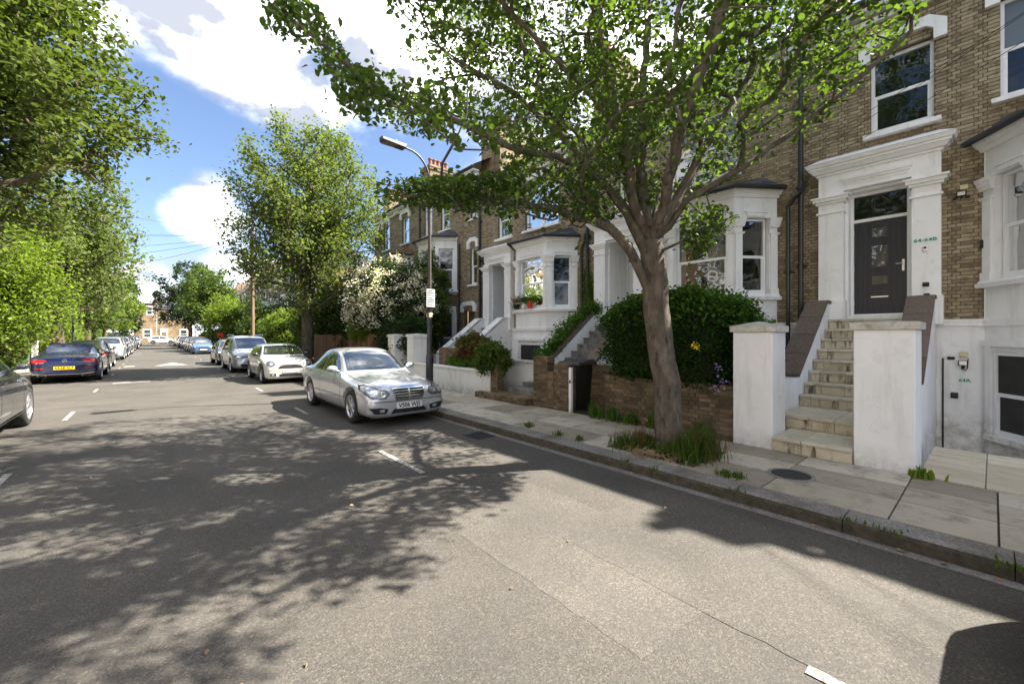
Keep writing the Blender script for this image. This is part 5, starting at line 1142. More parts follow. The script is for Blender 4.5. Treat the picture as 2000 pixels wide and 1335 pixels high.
# ---- other trees
def simple_tree(name, label, x, y, h, rx, rz, zc, r0, lm, ls, nl, na, seed, fork=2.2, kind=4, bark='bark_dark', lean=0, group=None, ry=None, nlimb=6, up=.6, spiky=0, zlow=None, sig=.3):
    g = np.random.default_rng(seed); b = np.array([x, y, .05]); f = np.array([x + lean, y, fork]); lb = [[tuple(b), tuple((b + f) / 2 + g.normal(size=3) * .04), tuple(f)]]
    for k in range(nlimb):
        a = 2 * math.pi * k / nlimb + g.uniform(-.4, .4); rr = rx * g.uniform(.3, .6); top = zc + rz * g.uniform(.1, .6); dx, dy = rr * math.cos(a), rr * math.sin(a)
        lb.append([tuple(f), (x + lean + dx * .3, y + dy * .3, fork + (top - fork) * .4), (x + lean + dx, y + dy, top)])
    lb.append([tuple(f), (x, y, (fork + zc) / 2), (x, y, zc + rz * .6)])
    A = ell(na, (x, y, zc), (rx, ry or rx, rz), g, .25, zlow)
    if spiky:                                    # leading shoots beyond the crown's outline
        for k in range(spiky):
            a = g.uniform(0, 2 * math.pi); q = g.uniform(.2, .8); p = np.array([x + rx * q * math.cos(a), y + (ry or rx) * q * math.sin(a), zc + rz * math.sqrt(1 - q * q) + g.uniform(.1, .9)]); A = np.concatenate([A, [p, p - [0, 0, .4]]])
    return tree(name, label, 'tree', (x, y, .12), lb, A, r0, lm, ls, nl, g, kind=kind, bark=bark, sig=sig, group=group, up=up, pathk=.5)
simple_tree('street_tree', 'tall pale-topped street tree rising behind the cream hatchback', 5.5, 21.2, 12, 3.8, 4.0, 6.75, .25, 'leaf_tree', .135, 46000, 520, 21, fork=2.6, spiky=30, kind=4, bark='bark', sig=.27, zlow=2.9)
simple_tree('street_tree', 'huge leafy tree filling the upper left of the view', -4.3, 17.6, 13, 4.5, 5.0, 8.6, .3, 'leaf_lime', .15, 62000, 700, 22, fork=3.4, spiky=16, kind=6, sig=.26, zlow=4.0)
simple_tree('street_tree', 'dark green street tree whose trunk stands behind the navy convertible', -4.2, 35, 11, 4.1, 4.4, 6.9, .3, 'leaf_tree', .18, 30000, 420, 23, fork=2.5, spiky=16, kind=4)
simple_tree('street_tree', 'street tree next along the left pavement, its crown over the silver crossover', -4.2, 49, 9.5, 3.6, 3.4, 5.6, .22, 'leaf_mid', .22, 16000, 260, 24, fork=2.2, spiky=12)
simple_tree('street_tree', 'low bright tree near the far end of the left pavement', -4.2, 66, 9, 3.4, 3.0, 4.9, .2, 'leaf_bright', .28, 9000, 200, 25, fork=2.0, spiky=10)
simple_tree('garden_tree', 'bright yellow-green garden tree hanging over the left garden wall', -5.3, 27.2, 6.5, 2.7, 2.9, 3.6, .14, 'leaf_bright', .14, 26000, 330, 26, fork=1.1, spiky=10, zlow=.7)
simple_tree('garden_tree', 'small bright green garden tree just left of the dark trunk', -6.6, 35, 6, 2.6, 2.4, 2.9, .12, 'leaf_bright', .17, 12000, 200, 27, fork=1.0, spiky=6, zlow=.5)
simple_tree('garden_tree', 'yellow-green garden tree leaning over the wall behind the silver crossover', -6.2, 43, 6, 2.6, 2.3, 2.9, .12, 'leaf_bright', .2, 9000, 200, 37, fork=1.0, spiky=6, zlow=.5)
simple_tree('conifer', 'dark double-topped conifer at the far end of the left pavement', -3.6, 100, 12, 2.6, 5.0, 6.0, .2, 'leaf_conifer', .42, 7000, 150, 28, fork=2.0, spiky=14, ry=2.6)
simple_tree('street_tree', 'grey-green feathery tree farthest along the right pavement', 4.8, 90, 14, 6.0, 5.6, 7.6, .28, 'leaf_conifer', .4, 11000, 260, 29, fork=3, spiky=26)
simple_tree('street_tree', 'bright green rounded tree on the right pavement before the distant terrace', 5.6, 68, 11, 3.9, 3.7, 6.3, .24, 'leaf_mid', .27, 13000, 260, 30, fork=2.4, spiky=14)
simple_tree('street_tree', 'low fresh green tree in front of the distant bay houses', 6.6, 56, 7, 3.2, 2.4, 3.6, .15, 'leaf_bright', .24, 9000, 180, 31, fork=1.4, spiky=8, zlow=1)
simple_tree('garden_tree', 'small dark tree at the foot of the distant terrace', 8.3, 47, 6, 2.4, 2.0, 2.9, .12, 'leaf_mid', .2, 7000, 160, 32, fork=1.0, spiky=8, zlow=.6)

# ---- hedges and shrubs
def shrub(name, label, cat, c, r, lm, ls, nl, seed, kind=4, core=.78, sharp=2.0, zmin=.1, droop=.2, group=None, extra=None, noise=.12, topk=1.0, up=.5):
    g = np.random.default_rng(seed); c = np.array(c); r = np.array(r); t = thing(name, label, cat, (c[0], c[1], .12), group)
    v = g.normal(size=(nl * 2, 3)); s = (np.abs(v) ** sharp).sum(1) ** (1 / sharp); v = v / s[:, None]
    q = 1 - np.abs(g.normal(size=len(v))) * .13; lump = 1 + noise * (np.sin(v[:, 0] * 7 + seed) * np.cos(v[:, 1] * 8 + 2) + np.sin(v[:, 2] * 9 + v[:, 1] * 5))
    P = c + v * r * (q * lump)[:, None] + g.normal(size=v.shape) * .04; P = P[P[:, 2] > zmin][:nl]
    V, F = leaves_np(P, ls, g, kind, up, droop); npmesh('foliage', V, F, M[lm], t, kind='stuff')
    if extra:
        m2, n2, s2 = extra; top = P[(P[:, 2] > c[2] + r[2] * .35)]; Q = top[g.integers(0, len(top), n2)] + g.normal(size=(n2, 3)) * .06; V, F = leaves_np(Q, s2, g, kind, up, -.5); npmesh('new_shoots', V, F, M[m2], t, kind='stuff')
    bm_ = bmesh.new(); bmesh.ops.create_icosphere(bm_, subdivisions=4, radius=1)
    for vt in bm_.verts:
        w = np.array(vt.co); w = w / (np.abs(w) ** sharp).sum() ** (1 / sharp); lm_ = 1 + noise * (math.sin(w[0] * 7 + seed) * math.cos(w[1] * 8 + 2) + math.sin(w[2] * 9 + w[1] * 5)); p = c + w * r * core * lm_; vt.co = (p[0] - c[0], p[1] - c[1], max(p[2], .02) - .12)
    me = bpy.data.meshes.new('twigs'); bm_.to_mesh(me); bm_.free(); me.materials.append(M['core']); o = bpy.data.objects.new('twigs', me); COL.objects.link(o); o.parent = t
    return t
hd = shrub('hedge', 'dense dark clipped hedge bulging over the brick wall behind the tree', 'hedge', (7.12, 3.76, 1.62), (.76, 1.2, .80), 'leaf_hedge', .05, 42000, 41, kind=6, sharp=4.2, zmin=.8, core=.86, extra=('leaf_hedge2', 8000, .075), noise=.055)
shrub('shrub', 'fresh green bush behind the peaked white pillar', 'bush', (7.75, 2.75, 1.35), (.5, .42, .75), 'leaf_hedge2', .07, 7000, 42, kind=6, zmin=.1)
t = shrub('flowering_shrub', 'large shrub covered in cream blossom above the pale pillars', 'shrub', (7.6, 16.6, 3.0), (1.55, 2.1, 1.75), 'leaf_dark', .11, 14000, 43, kind=4, zmin=.4, noise=.14)
g = np.random.default_rng(4)
v = g.normal(size=(520, 3)); v /= np.linalg.norm(v, axis=1)[:, None]; v = v[(v[:, 2] > -.55)]; cc = np.array([7.6, 16.6, 3.0]) + v * np.array([1.62, 2.2, 1.8]) * g.uniform(.85, 1.12, (len(v), 1))
Q = np.repeat(cc, 40, 0) + g.normal(size=(len(cc) * 40, 3)) * np.array([.13, .13, .09]); V, F = leaves_np(Q, .075, g, 4, .9); npmesh('blossom', V, F, M['petal'], t, kind='stuff')
shrub('shrub', 'dark green bush below the blossom shrub', 'bush', (7.2, 14.9, 1.5), (.8, 1.5, 1.3), 'leaf_dark', .09, 11000, 44)
shrub('shrub', 'tall dark evergreen bush beside the white bay behind the blossom', 'bush', (8.9, 15.9, 3.0), (.9, 1.1, 2.1), 'leaf_mid', .1, 11000, 45)
shrub('shrub', 'dark green bush between the second tree and the blossom shrub', 'bush', (7.7, 19.6, 2.2), (1.3, 1.7, 2.3), 'leaf_dark', .11, 16000, 46)
shrub('shrub', 'low bright clipped bush on the brown fence by the tree trunk', 'bush', (6.6, 17.3, 1.95), (.45, 1.0, .42), 'leaf_bright', .08, 6000, 47)
shrub('shrub', 'wide mid-green bush in the gap between the two terraces', 'bush', (8.2, 27, 2.3), (1.9, 3.4, 2.6), 'leaf_mid', .15, 15000, 48)
shrub('shrub', 'yellowish bush behind the silver people carrier', 'bush', (7.6, 34.5, 1.7), (1.5, 3.2, 1.9), 'leaf_bright', .16, 10000, 49)
shrub('shrub', 'mass of dark bushes in front of the distant terrace', 'bush', (7.8, 41.5, 1.5), (1.3, 2.8, 1.6), 'leaf_mid', .18, 7000, 50)
shrub('hedge', 'long left garden hedge running behind the farther parked cars', 'hedge', (-6.2, 66, 1.4), (1.0, 22, 1.6), 'leaf_mid', .25, 16000, 51, sharp=5)
shrub('hedge', 'leafy left garden hedge behind the cream low wall', 'hedge', (-6.9, 33, 1.3), (1.0, 9, 1.9), 'leaf_mid', .16, 22000, 52, sharp=4)
shrub('shrub', 'bushy green shrub at the near end of the cream garden wall', 'bush', (-5.15, 29.6, 1.0), (.6, 1.9, 1.25), 'leaf_mid', .12, 9000, 61)
shrub('hedge', 'hedge at the front of the distant right-hand terrace', 'hedge', (6.9, 74, 1.2), (.7, 20, 1.2), 'leaf_mid', .25, 12000, 53, sharp=5)
shrub('shrub', 'reddish-leaved shrub on top of the white garden wall', 'shrub', (7.15, 10.0, 1.2), (.42, .75, .5), 'leaf_red', .09, 3500, 54, extra=('leaf_mid', 900, .09), zmin=.75)
shrub('shrub', 'low green plants along the top of the white garden wall', 'plant', (7.0, 9.8, .88), (.34, 1.25, .25), 'leaf_hedge2', .06, 5000, 55, zmin=.75)
shrub('climber', 'green climber spilling over the narrow brick pier', 'climber', (6.75, 8.6, 1.05), (.38, .55, .45), 'leaf_mid', .09, 3800, 56, kind=6, zmin=.35)
g = np.random.default_rng(8)
def ivy(label, pts, w, n, lm, ls, cat='ivy'):
    pts = np.array(pts, float); u = g.uniform(0, len(pts) - 1.001, n); i = u.astype(int); f = (u - i)[:, None]; P = pts[i] * (1 - f) + pts[i + 1] * f + g.normal(size=(n, 3)) * np.array(w)
    t = thing('ivy', label, cat, tuple(pts[0])); V, F = leaves_np(P, ls, g, 6, .3, .3); npmesh('foliage', V, F, M[lm], t, kind='stuff')
    MB().tube([tuple(p) for p in pts], .012, 5).build('stem', M['bark_dark'], t)
ivy('ivy trailing down the far side wall of the grey stone steps', [(8.2, 8.25, 1.1), (8.8, 8.3, 1.5), (9.5, 8.3, 2.05), (10.2, 8.2, 2.5), (10.5, 8.1, 2.6)], (.12, .13, .1), 3000, 'leaf_hedge2', .08)
ivy('ivy climbing the wall beside the white door case of the curtained house', [(10.6, 8.35, 2.5), (10.6, 8.55, 3.0), (10.62, 8.6, 3.7)], (.04, .1, .15), 800, 'leaf_hedge2', .08)
# flowers
def cluster(name, label, pts, n, s, lm, ls, cat='flowers'):
    t = thing(name, label, cat, pts[0]); P = np.concatenate([np.array(p) + g.normal(size=(n, 3)) * s for p in pts]); V, F = leaves_np(P, ls, g, 4, .4); npmesh('petals', V, F, M[lm], t, kind='stuff')
cluster('yellow_flower', 'small yellow flowers poking out of the dark hedge', [tuple(pix(1360, 675, 6.1))], 26, .035, 'yellow_flower', .045)
cluster('purple_flower', 'pale purple flowers at the lower right of the hedge', [tuple(pix(1412, 745, 6.15)), tuple(pix(1400, 715, 6.2)), tuple(pix(1395, 755, 6.1))], 20, .04, 'purple_flower', .035)
# weeds and grass round the trunk
def tuft(label, spots, n, hgt, spread, lm='grass', w=.006, name='grass_tuft', cat='grass'):
    t = thing(name, label, cat, (*spots[0], .12)); V = []; F = []
    for (x, y) in spots:
        for _ in range(n):
            a = g.uniform(0, 2 * math.pi); r = abs(g.normal()) * spread; bx, by = x + r * math.cos(a), y + r * math.sin(a); h = hgt * g.uniform(.4, 1.1); la = g.uniform(0, 2 * math.pi); ln = h * g.uniform(.1, .7); dx, dy = math.cos(la), math.sin(la); b = len(V)
            V += [(bx - dy * w, by + dx * w, .12), (bx + dy * w, by - dx * w, .12), (bx + dx * ln * .35 + dy * w * .8, by + dy * ln * .35 - dx * w * .8, .12 + h * .6), (bx + dx * ln * .35 - dy * w * .8, by + dy * ln * .35 + dx * w * .8, .12 + h * .6), (bx + dx * ln + dy * .001, by + dy * ln, .12 + h), (bx + dx * ln - dy * .001, by + dy * ln, .12 + h)]
            F += [(b, b + 1, b + 2, b + 3), (b + 3, b + 2, b + 4, b + 5)]
    npmesh('blades', np.array(V), np.array(F), M[lm], t, kind='stuff'); return t
pit = struct(MB().box(4.9, 5.85, 2.35, 3.6, .1, .128).build('tree_pit', M['earth']))
tuft('long grass growing round the foot of the big trunk', [(5.3, 2.55), (5.15, 2.5), (5.45, 2.45), (5.6, 2.6)], 420, .34, .12)
tuft('shorter grass on the left side of the big trunk', [(5.15, 3.2), (5.05, 3.4), (5.2, 3.0), (5.35, 3.3)], 260, .2, .13)
tuft('small grass tufts along the kerb left of the tree', [(4.88, 4.1), (4.85, 4.5), (4.95, 5.3), (4.9, 5.25)], 60, .08, .06)
tuft('small grass tufts in the paving right of the tree', [(4.87, 1.95), (4.9, 2.0), (4.92, 1.85)], 60, .07, .06)
tuft('weeds in the gutter at the kerb foot', [(4.45, 1.7), (4.46, .8), (4.47, .55), (4.45, 2.6), (4.44, -.05), (4.46, 3.0)], 24, .05, .06)
tuft('leafy weeds at the foot of the brick wall', [(6.45, 4.6), (6.45, 4.2), (6.48, 3.8), (6.45, 5.0), (6.47, 3.0)], 60, .3, .09, 'leaf_hedge2', .012)
tuft('green weed at the corner of the right white pillar', [(6.47, .5), (6.45, .55)], 34, .12, .05, 'leaf_bright', .016)
tuft('pale dry grass blades among the green at the foot of the big trunk', [(5.3, 2.5), (5.15, 3.2), (5.5, 2.5)], 120, .38, .15, 'leaf_red', .004)
tuft('broad-leaved weeds mixed into the grass at the foot of the big trunk', [(5.25, 2.62), (5.1, 2.75), (5.1, 3.1), (5.55, 2.7)], 60, .2, .12, 'leaf_mid', .02)
st = thing('dry_stalk_heap', 'heap of dry brown cut stalks on the kerb beside the tree', 'stalk heap', (4.95, 2.95, .12)); mb = MB()
for _ in range(170):
    x, y = 4.96 + g.normal() * .09, 2.95 + g.normal() * .17; a = g.uniform(0, 6.28); L = g.uniform(.08, .2); z = .13 + abs(g.normal()) * .03; mb.tube([(x, y, z), (x + L * .5 * math.cos(a), y + L * .5 * math.sin(a), z + g.uniform(0, .05)), (x + L * math.cos(a + .3), y + L * math.sin(a + .3), z - .01)], .0045, 3, cap=False)
mb.build('stalks', M['straw'], st, kind='stuff')
# fallen leaves and grit in the road and gutter
lt = []
for _ in range(90):
    if g.uniform() < .6: lt.append((4.46 - abs(g.normal()) * .05, g.uniform(-.3, 9), .012))
    else: lt.append((g.uniform(-1, 4.4), g.uniform(1.5, 12), .012))
V, F = leaves_np(np.array(lt), .035, g, 6, 3); V[:, 2] = np.maximum(V[:, 2], .006); o = npmesh('fallen_leaves', V, F, M['straw'], None, kind='stuff'); tag(o, 'scattered dry leaves in the gutter and on the road', 'fallen leaves'); o['kind'] = 'stuff'
# plants in the pots
for o in [o for o in list(COL.objects) if o.name.startswith('flowerpot')]:
    c = np.array(ORG[o.name]); P = c + np.array([0, 0, .3]) + g.normal(size=(160, 3)) * np.array([.09, .1, .08]); V, F = leaves_np(P, .07, g, 6, .4); npmesh('leaves', V, F, M['leaf_hedge2' if o.name != 'flowerpot' else 'leaf_red'], o, kind='stuff')
    del o['_leaf']
# ------------------------------------------------------------------ cars
def resample(tab, x):
    xs = [t[0] for t in tab][::-1]; return [float(np.interp(x, xs, [t[i] for t in tab][::-1])) for i in range(1, len(tab[0]))]
def car_body(tab, arches, arch_r, arch_w):
    """loft a closed body from stations (x, half width, sill z, shoulder z, top half width, rail z, roof z), smooth it, cut the wheel arches"""
    rows = []; xs = [t[0] for t in tab]
    for x, w, zb, zs, wt, zr, zc in tab:
        up = zr - zs
        pts = [(0, zb), (w * .82, zb), (w * .965, zb + .05), (w * .995, zb + (zs - zb) * .35), (w, zb + (zs - zb) * .62), (w * .975, zs - .035), (w * .93, zs + .01)]
        pts += [(w * .93 + (wt - w * .93) * .5, zs + .01 + (zr - zs) * .5), (wt, zr), (wt * .78, zr + (zc - zr) * .62), (wt * .4, zr + (zc - zr) * .92), (0, zc)]
        rows.append([(x, y, z) for y, z in pts] + [(x, -y, z) for y, z in pts[-2:0:-1]])
    n = len(rows[0]); V = [p for r in rows for p in r]; F = []
    for i in range(len(rows) - 1):
        for k in range(n): F.append((i * n + k, i * n + (k + 1) % n, (i + 1) * n + (k + 1) % n, (i + 1) * n + k))
    F.append(tuple(range(n))[::-1] if False else tuple(range(n - 1, -1, -1))); F.append(tuple(range((len(rows) - 1) * n, len(rows) * n)))
    me = bpy.data.meshes.new('tmp'); me.from_pydata(V, [], F); me.materials.append(M['rim_dark']); me.materials.append(M['blackmat']); o = bpy.data.objects.new('tmp', me); COL.objects.link(o)
    bm_ = bmesh.new(); bm_.from_mesh(me); bmesh.ops.recalc_face_normals(bm_, faces=bm_.faces)
    caps = [f for f in bm_.faces if len(f.verts) > 4]
    for f in caps: bmesh.ops.poke(bm_, faces=[f])
    bm_.to_mesh(me); bm_.free()
    s = o.modifiers.new('s', 'SUBSURF'); s.levels = 2; s.render_levels = 2
    cm_ = MB(); 
    for ax in arches:
        for sy in (-1, 1): cm_.lathe([(.0001, 0), (arch_r, 0), (arch_r, arch_w), (.0001, arch_w)], (ax, (sy * (max(t[1] for t in tab) + .12)) - (arch_w if sy > 0 else 0), arch_r * .93), 'y', 40)
    cme = bpy.data.meshes.new('cut'); cme.from_pydata(cm_.v, [], cm_.f); bm_ = bmesh.new(); bm_.from_mesh(cme); bmesh.ops.remove_doubles(bm_, verts=bm_.verts, dist=.002); bmesh.ops.recalc_face_normals(bm_, faces=bm_.faces); bm_.to_mesh(cme); bm_.free()
    cme.materials.append(M['blackmat']); co = bpy.data.objects.new('cut', cme); COL.objects.link(co)
    bo = o.modifiers.new('b', 'BOOLEAN'); bo.object = co; bo.operation = 'DIFFERENCE'; bo.solver = 'EXACT'; bo.material_mode = 'TRANSFER'
    dg = bpy.context.evaluated_depsgraph_get(); dg.update(); out = bpy.data.meshes.new_from_object(o.evaluated_get(dg)); 
    s2 = o.modifiers; s2.remove(bo); dg.update(); smooth_me = bpy.data.meshes.new_from_object(o.evaluated_get(dg))
    bpy.data.objects.remove(o); bpy.data.objects.remove(co)
    out.polygons.foreach_set('use_smooth', [True] * len(out.polygons))
    bm_ = bmesh.new(); bm_.from_mesh(smooth_me); tree_ = BVHTree.FromBMesh(bm_); bm_.free()
    names = [m.name if m else '' for m in out.materials]
    return out, tree_, names
def patch(bvh, poly, direction, off=.004, cell=.05, thick=True):
    """a panel that follows the body: the outline (u,v) seen along an axis, laid on the surface by rays. 'side+'/'side-' -> (x,z), 'front'/'rear' -> (y,z), 'top' -> (x,y)"""
    bm_ = bmesh.new(); vs = [bm_.verts.new((u, v, 0)) for u, v in poly]; bm_.faces.new(vs)
    us = [p[0] for p in poly]; vv = [p[1] for p in poly]
    for ax, lo, hi in ((0, min(us), max(us)), (1, min(vv), max(vv))):
        n = int((hi - lo) / cell)
        for k in range(1, n + 1):
            c = lo + (hi - lo) * k / (n + 1); co = [0, 0, 0]; co[ax] = c; no = [0, 0, 0]; no[ax] = 1
            bmesh.ops.bisect_plane(bm_, geom=bm_.verts[:] + bm_.edges[:] + bm_.faces[:], plane_co=co, plane_no=no)
    bmesh.ops.triangulate(bm_, faces=[f for f in bm_.faces if len(f.verts) > 4])
    bm_.verts.ensure_lookup_table()
    D = {'side+': Vector((0, -1, 0)), 'side-': Vector((0, 1, 0)), 'front': Vector((-1, 0, 0)), 'rear': Vector((1, 0, 0)), 'top': Vector((0, 0, -1))}[direction]
    V = []; ok = []
    for v in bm_.verts:
        u, w = v.co.x, v.co.y
        o = {'side+': Vector((u, 3, w)), 'side-': Vector((u, -3, w)), 'front': Vector((5, u, w)), 'rear': Vector((-5, u, w)), 'top': Vector((u, w, 4))}[direction]
        h, n, i, d = bvh.ray_cast(o, D)
        if h is None: V.append(o + D * 3); ok.append(False)
        else:
            if n.dot(D) > 0: n = -n
            V.append(h + n * off); ok.append(True)
    fs = [tuple(v.index for v in f.verts) for f in bm_.faces if all(ok[v.index] for v in f.verts)]; bm_.free()
    return V, fs
def rnd_poly(pts, r=.03, n=3):
    out = []; m = len(pts)
    for i in range(m):
        p = Vector(pts[i]); a = Vector(pts[i - 1]); b = Vector(pts[(i + 1) % m]); da, db = (a - p), (b - p); ra = min(r, da.length * .45, db.length * .45); p0 = p + da.normalized() * ra; p1 = p + db.normalized() * ra
        for k in range(n + 1): t = k / n; q = p0 * (1 - t) ** 2 + p * 2 * t * (1 - t) + p1 * t * t; out.append((q.x, q.y))
    return out
class Car:
    def __init__(s, spec):
        s.sp = spec; s.root = thing(spec['name'], 'car', 'car', (0, 0, 0)); s.root.location = (0, 0, 0)
        me, s.bvh, names = car_body(spec['tab'], spec['axles'], spec['wr'] + .045, .36)
        me.materials.clear(); me.materials.append(PNT[spec['paint']]); me.materials.append(M['blackmat'])
        for p in me.polygons: p.material_index = 1 if (p.material_index < len(names) and 'matt_black' in names[p.material_index]) else 0
        b = bpy.data.objects.new('body', me); COL.objects.link(b); b.parent = s.root; s.body = b
    def mesh(s, name, V, F, mat, parent=None, smooth=True):
        me = bpy.data.meshes.new(name); me.from_pydata(V, [], F); me.materials.append(mat if not isinstance(mat, str) else M[mat]); bm_ = bmesh.new(); bm_.from_mesh(me); bmesh.ops.delete(bm_, geom=[v for v in bm_.verts if not v.link_faces], context='VERTS'); bm_.to_mesh(me); bm_.free()
        if smooth: me.polygons.foreach_set('use_smooth', [True] * len(me.polygons))
        o = bpy.data.objects.new(name, me); COL.objects.link(o); o.parent = parent or s.root; return o
    def patch(s, name, poly, d, mat, parent=None, off=.004, rr=.02, cell=.05, both=False):
        if rr: poly = rnd_poly(poly, rr)
        o = s.mesh(name, *patch(s.bvh, poly, d, off, cell), mat, parent)
        if both:
            if d.startswith('side'): o2 = s.mesh(name, *patch(s.bvh, poly, 'side-' if d == 'side+' else 'side+', off, cell), mat, parent)
            else: o2 = s.mesh(name, *patch(s.bvh, [(-a, b) for a, b in poly], d, off, cell), mat, parent)
            return o, o2
        return o
    def line(s, pts, d, w=.011, mat='blackmat', both=True, off=.002, name='panel_gap'):
        a = [Vector(p) for p in pts]; L, Rr = [], []
        for i, p in enumerate(a):
            t = (a[min(i + 1, len(a) - 1)] - a[max(i - 1, 0)]).normalized(); nn = Vector((-t.y, t.x)) * w / 2; L.append(tuple(p + nn)); Rr.append(tuple(p - nn))
        for side in ((d, 'side-' if d == 'side+' else d) if both else (d,)):
            s.patch(name, L + Rr[::-1], side, mat, s.body, off, 0, .06)
    def wheels(s, style='spoke', n=5, rim='rim'):
        sp = s.sp; r = sp['wr']; w = .21; hw = max(t[1] for t in sp['tab']) - .012
        proto = {}
        for ax in sp['axles']:
            for sy in (1, -1):
                if sy not in proto:
                    a = MB().lathe([(r * .66, -w / 2 + .015), (r * .9, -w / 2), (r * .97, -w / 2 + .02), (r, -w / 2 + .05), (r, w / 2 - .05), (r * .97, w / 2 - .02), (r * .9, w / 2), (r * .66, w / 2 - .015)], (0, 0, 0), 'y', 36)
                    t = a.build('wheel', M['tyre'], None, smooth=True); yo = sy * (w / 2)
                    q = MB(); q.lathe([(.0001, yo - sy * .10), (r * .66, yo - sy * .10)] if sy > 0 else [(r * .66, yo - sy * .10), (.0001, yo - sy * .10)], (0, 0, 0), 'y', 30); q.build('rim_back', M['rim_dark'], t, local=True)
                    q = MB(); q.lathe([(r * .6, yo - sy * .1), (r * .6, yo - sy * .03), (r * .63, yo - sy * .008), (r * .69, yo - sy * .006), (r * .69, yo - sy * .03)], (0, 0, 0), 'y', 36)
                    q.lathe([(.0001, yo - sy * .012), (.045, yo - sy * .012), (.06, yo - sy * .03), (.07, yo - sy * .07)], (0, 0, 0), 'y', 18)
                    for k in range(n):
                        an = 2 * math.pi * k / n + .3
                        for da in ((-.13, .13) if style == 'twin' else (0,)):
                            c, s_ = math.cos(an + da), math.sin(an + da); hw_ = .05 if style == 'spoke' else .026; tx, tz = -s_, c; r0, r1 = .045, r * .64
                            def pp(rr, tt, yy): return (rr * c + tt * tx, yy, rr * s_ + tt * tz)
                            q.hexa([pp(r0, -hw_ * .8, yo - sy * .06), pp(r1, -hw_ * .65, yo - sy * .05), pp(r1, hw_ * .65, yo - sy * .05), pp(r0, hw_ * .8, yo - sy * .06), pp(r0, -hw_ * .6, yo - sy * .018), pp(r1, -hw_ * .45, yo - sy * .022), pp(r1, hw_ * .45, yo - sy * .022), pp(r0, hw_ * .6, yo - sy * .018)])
                    q.build('rim', M[rim], t, local=True)
                    proto[sy] = t; o = t
                else: o = copy_tree(proto[sy])
                o.parent = s.root; o.location = (ax, sy * (hw - w / 2), r)
        return
    def mirror(s, x, z, y, mat=None, sz=(.09, .11, .07)):
        for sy in (1, -1):
            q = MB().sphere((x, sy * (y + .09), z + .03), 1, 7, (sz[0] * .9, sz[1], sz[2])); q.tube([(x + .02, sy * (y - .06), z - .03), (x, sy * (y + .05), z)], .018, 6)
            m_ = q.build('wing_mirror', mat or PNT[s.sp['paint']], s.root, smooth=True, local=True)
            MB().sphere((x - sz[0] * .55, sy * (y + .09), z + .03), 1, 6, (.035, sz[1] * .82, sz[2] * .8)).build('mirror_glass', M['carglass'], m_, smooth=True, local=True)
    def plate(s, txt, x, z, front=True, col='plate_white', w=.52):
        sg = 1 if front else -1
        p = MB().box(min(x, x + sg * .012), max(x, x + sg * .012), -w / 2, w / 2, z - .056, z + .056).build('number_plate', M[col], s.root, local=True)
        R4 = Matrix(((0, 0, sg, 0), (sg, 0, 0, 0), (0, 1, 0, 0), (0, 0, 0, 1)))
        me = text_mesh(txt, .115, M['ink'], p, Matrix.Translation((x + sg * .0135, 0, z)) @ R4, width=w * .88)
    def star(s, x, z, r, front=False, parent=None, y=0):
        sg = 1 if front else -1; q = MB(); pts = [(x, y + r * math.cos(a), z + r * math.sin(a)) for a in np.linspace(0, 2 * math.pi, 25)]; q.tube(pts, r * .11, 6, cap=False)
        for k in range(3):
            a = R(90 + 120 * k); q.tube([(x, y, z), (x, y + r * math.cos(a), z + r * math.sin(a))], [r * .16, r * .03], 5)
        return q.build('emblem', M['chrome'], parent or s.root, local=True)
    def place(s, x, y, heading, label, cat='car', group=None, root=None):
        r = root or s.root; r.location = (x, y, 0); r.rotation_euler = (0, 0, R(heading)); r['label'] = label; r['category'] = cat
        if group: r['group'] = group
        return r
GAPS = {}
# --- silver saloon (front towards the camera)
sal = Car(dict(name='silver_saloon', paint='silver', wr=.322, axles=(1.45, -1.27), tab=[
    (2.255, .60, .28, .50, .42, .55, .56), (2.24, .74, .20, .56, .50, .63, .645), (2.16, .81, .16, .61, .54, .69, .71), (1.95, .845, .16, .68, .56, .765, .79), (1.6, .86, .16, .73, .60, .83, .86), (1.15, .866, .18, .79, .62, .885, .915), (.84, .866, .18, .83, .645, .925, .945),
    (.70, .866, .18, .85, .66, .99, 1.03), (.40, .866, .18, .87, .625, 1.17, 1.22), (.12, .866, .18, .88, .59, 1.315, 1.355), (-.1, .866, .18, .885, .575, 1.365, 1.405), (-.5, .866, .18, .895, .572, 1.385, 1.43), (-.9, .866, .18, .905, .57, 1.355, 1.40), (-1.15, .864, .18, .91, .575, 1.26, 1.315),
    (-1.45, .86, .18, .915, .59, 1.09, 1.12), (-1.66, .852, .18, .915, .60, .99, 1.005), (-1.95, .83, .2, .91, .585, .955, .975), (-2.15, .785, .24, .87, .54, .915, .935), (-2.24, .70, .3, .78, .46, .82, .835), (-2.255, .55, .36, .70, .36, .72, .73)]))
c = sal
c.patch('windscreen', [(-.655, .965), (.655, .965), (.535, 1.325), (0, 1.352), (-.535, 1.325)], 'front', 'carglass', cell=.06, off=.006)
c.patch('rear_window', [(-.6, 1.03), (.6, 1.03), (.5, 1.31), (-.5, 1.31)], 'rear', 'carglass', cell=.06)
for a in ([(.62, .925), (-.42, .94), (-.42, 1.335), (-.12, 1.33), (.12, 1.27)], [(-.46, .94), (-1.2, .955), (-1.34, 1.02), (-1.08, 1.2), (-.8, 1.315), (-.46, 1.34)]): c.patch('side_window', a, 'side+', 'carglass', both=True, cell=.06, rr=.04)
c.line([(.72, .905), (-1.42, .945)], 'side+', .022, 'chrome', off=.006, name='window_trim')
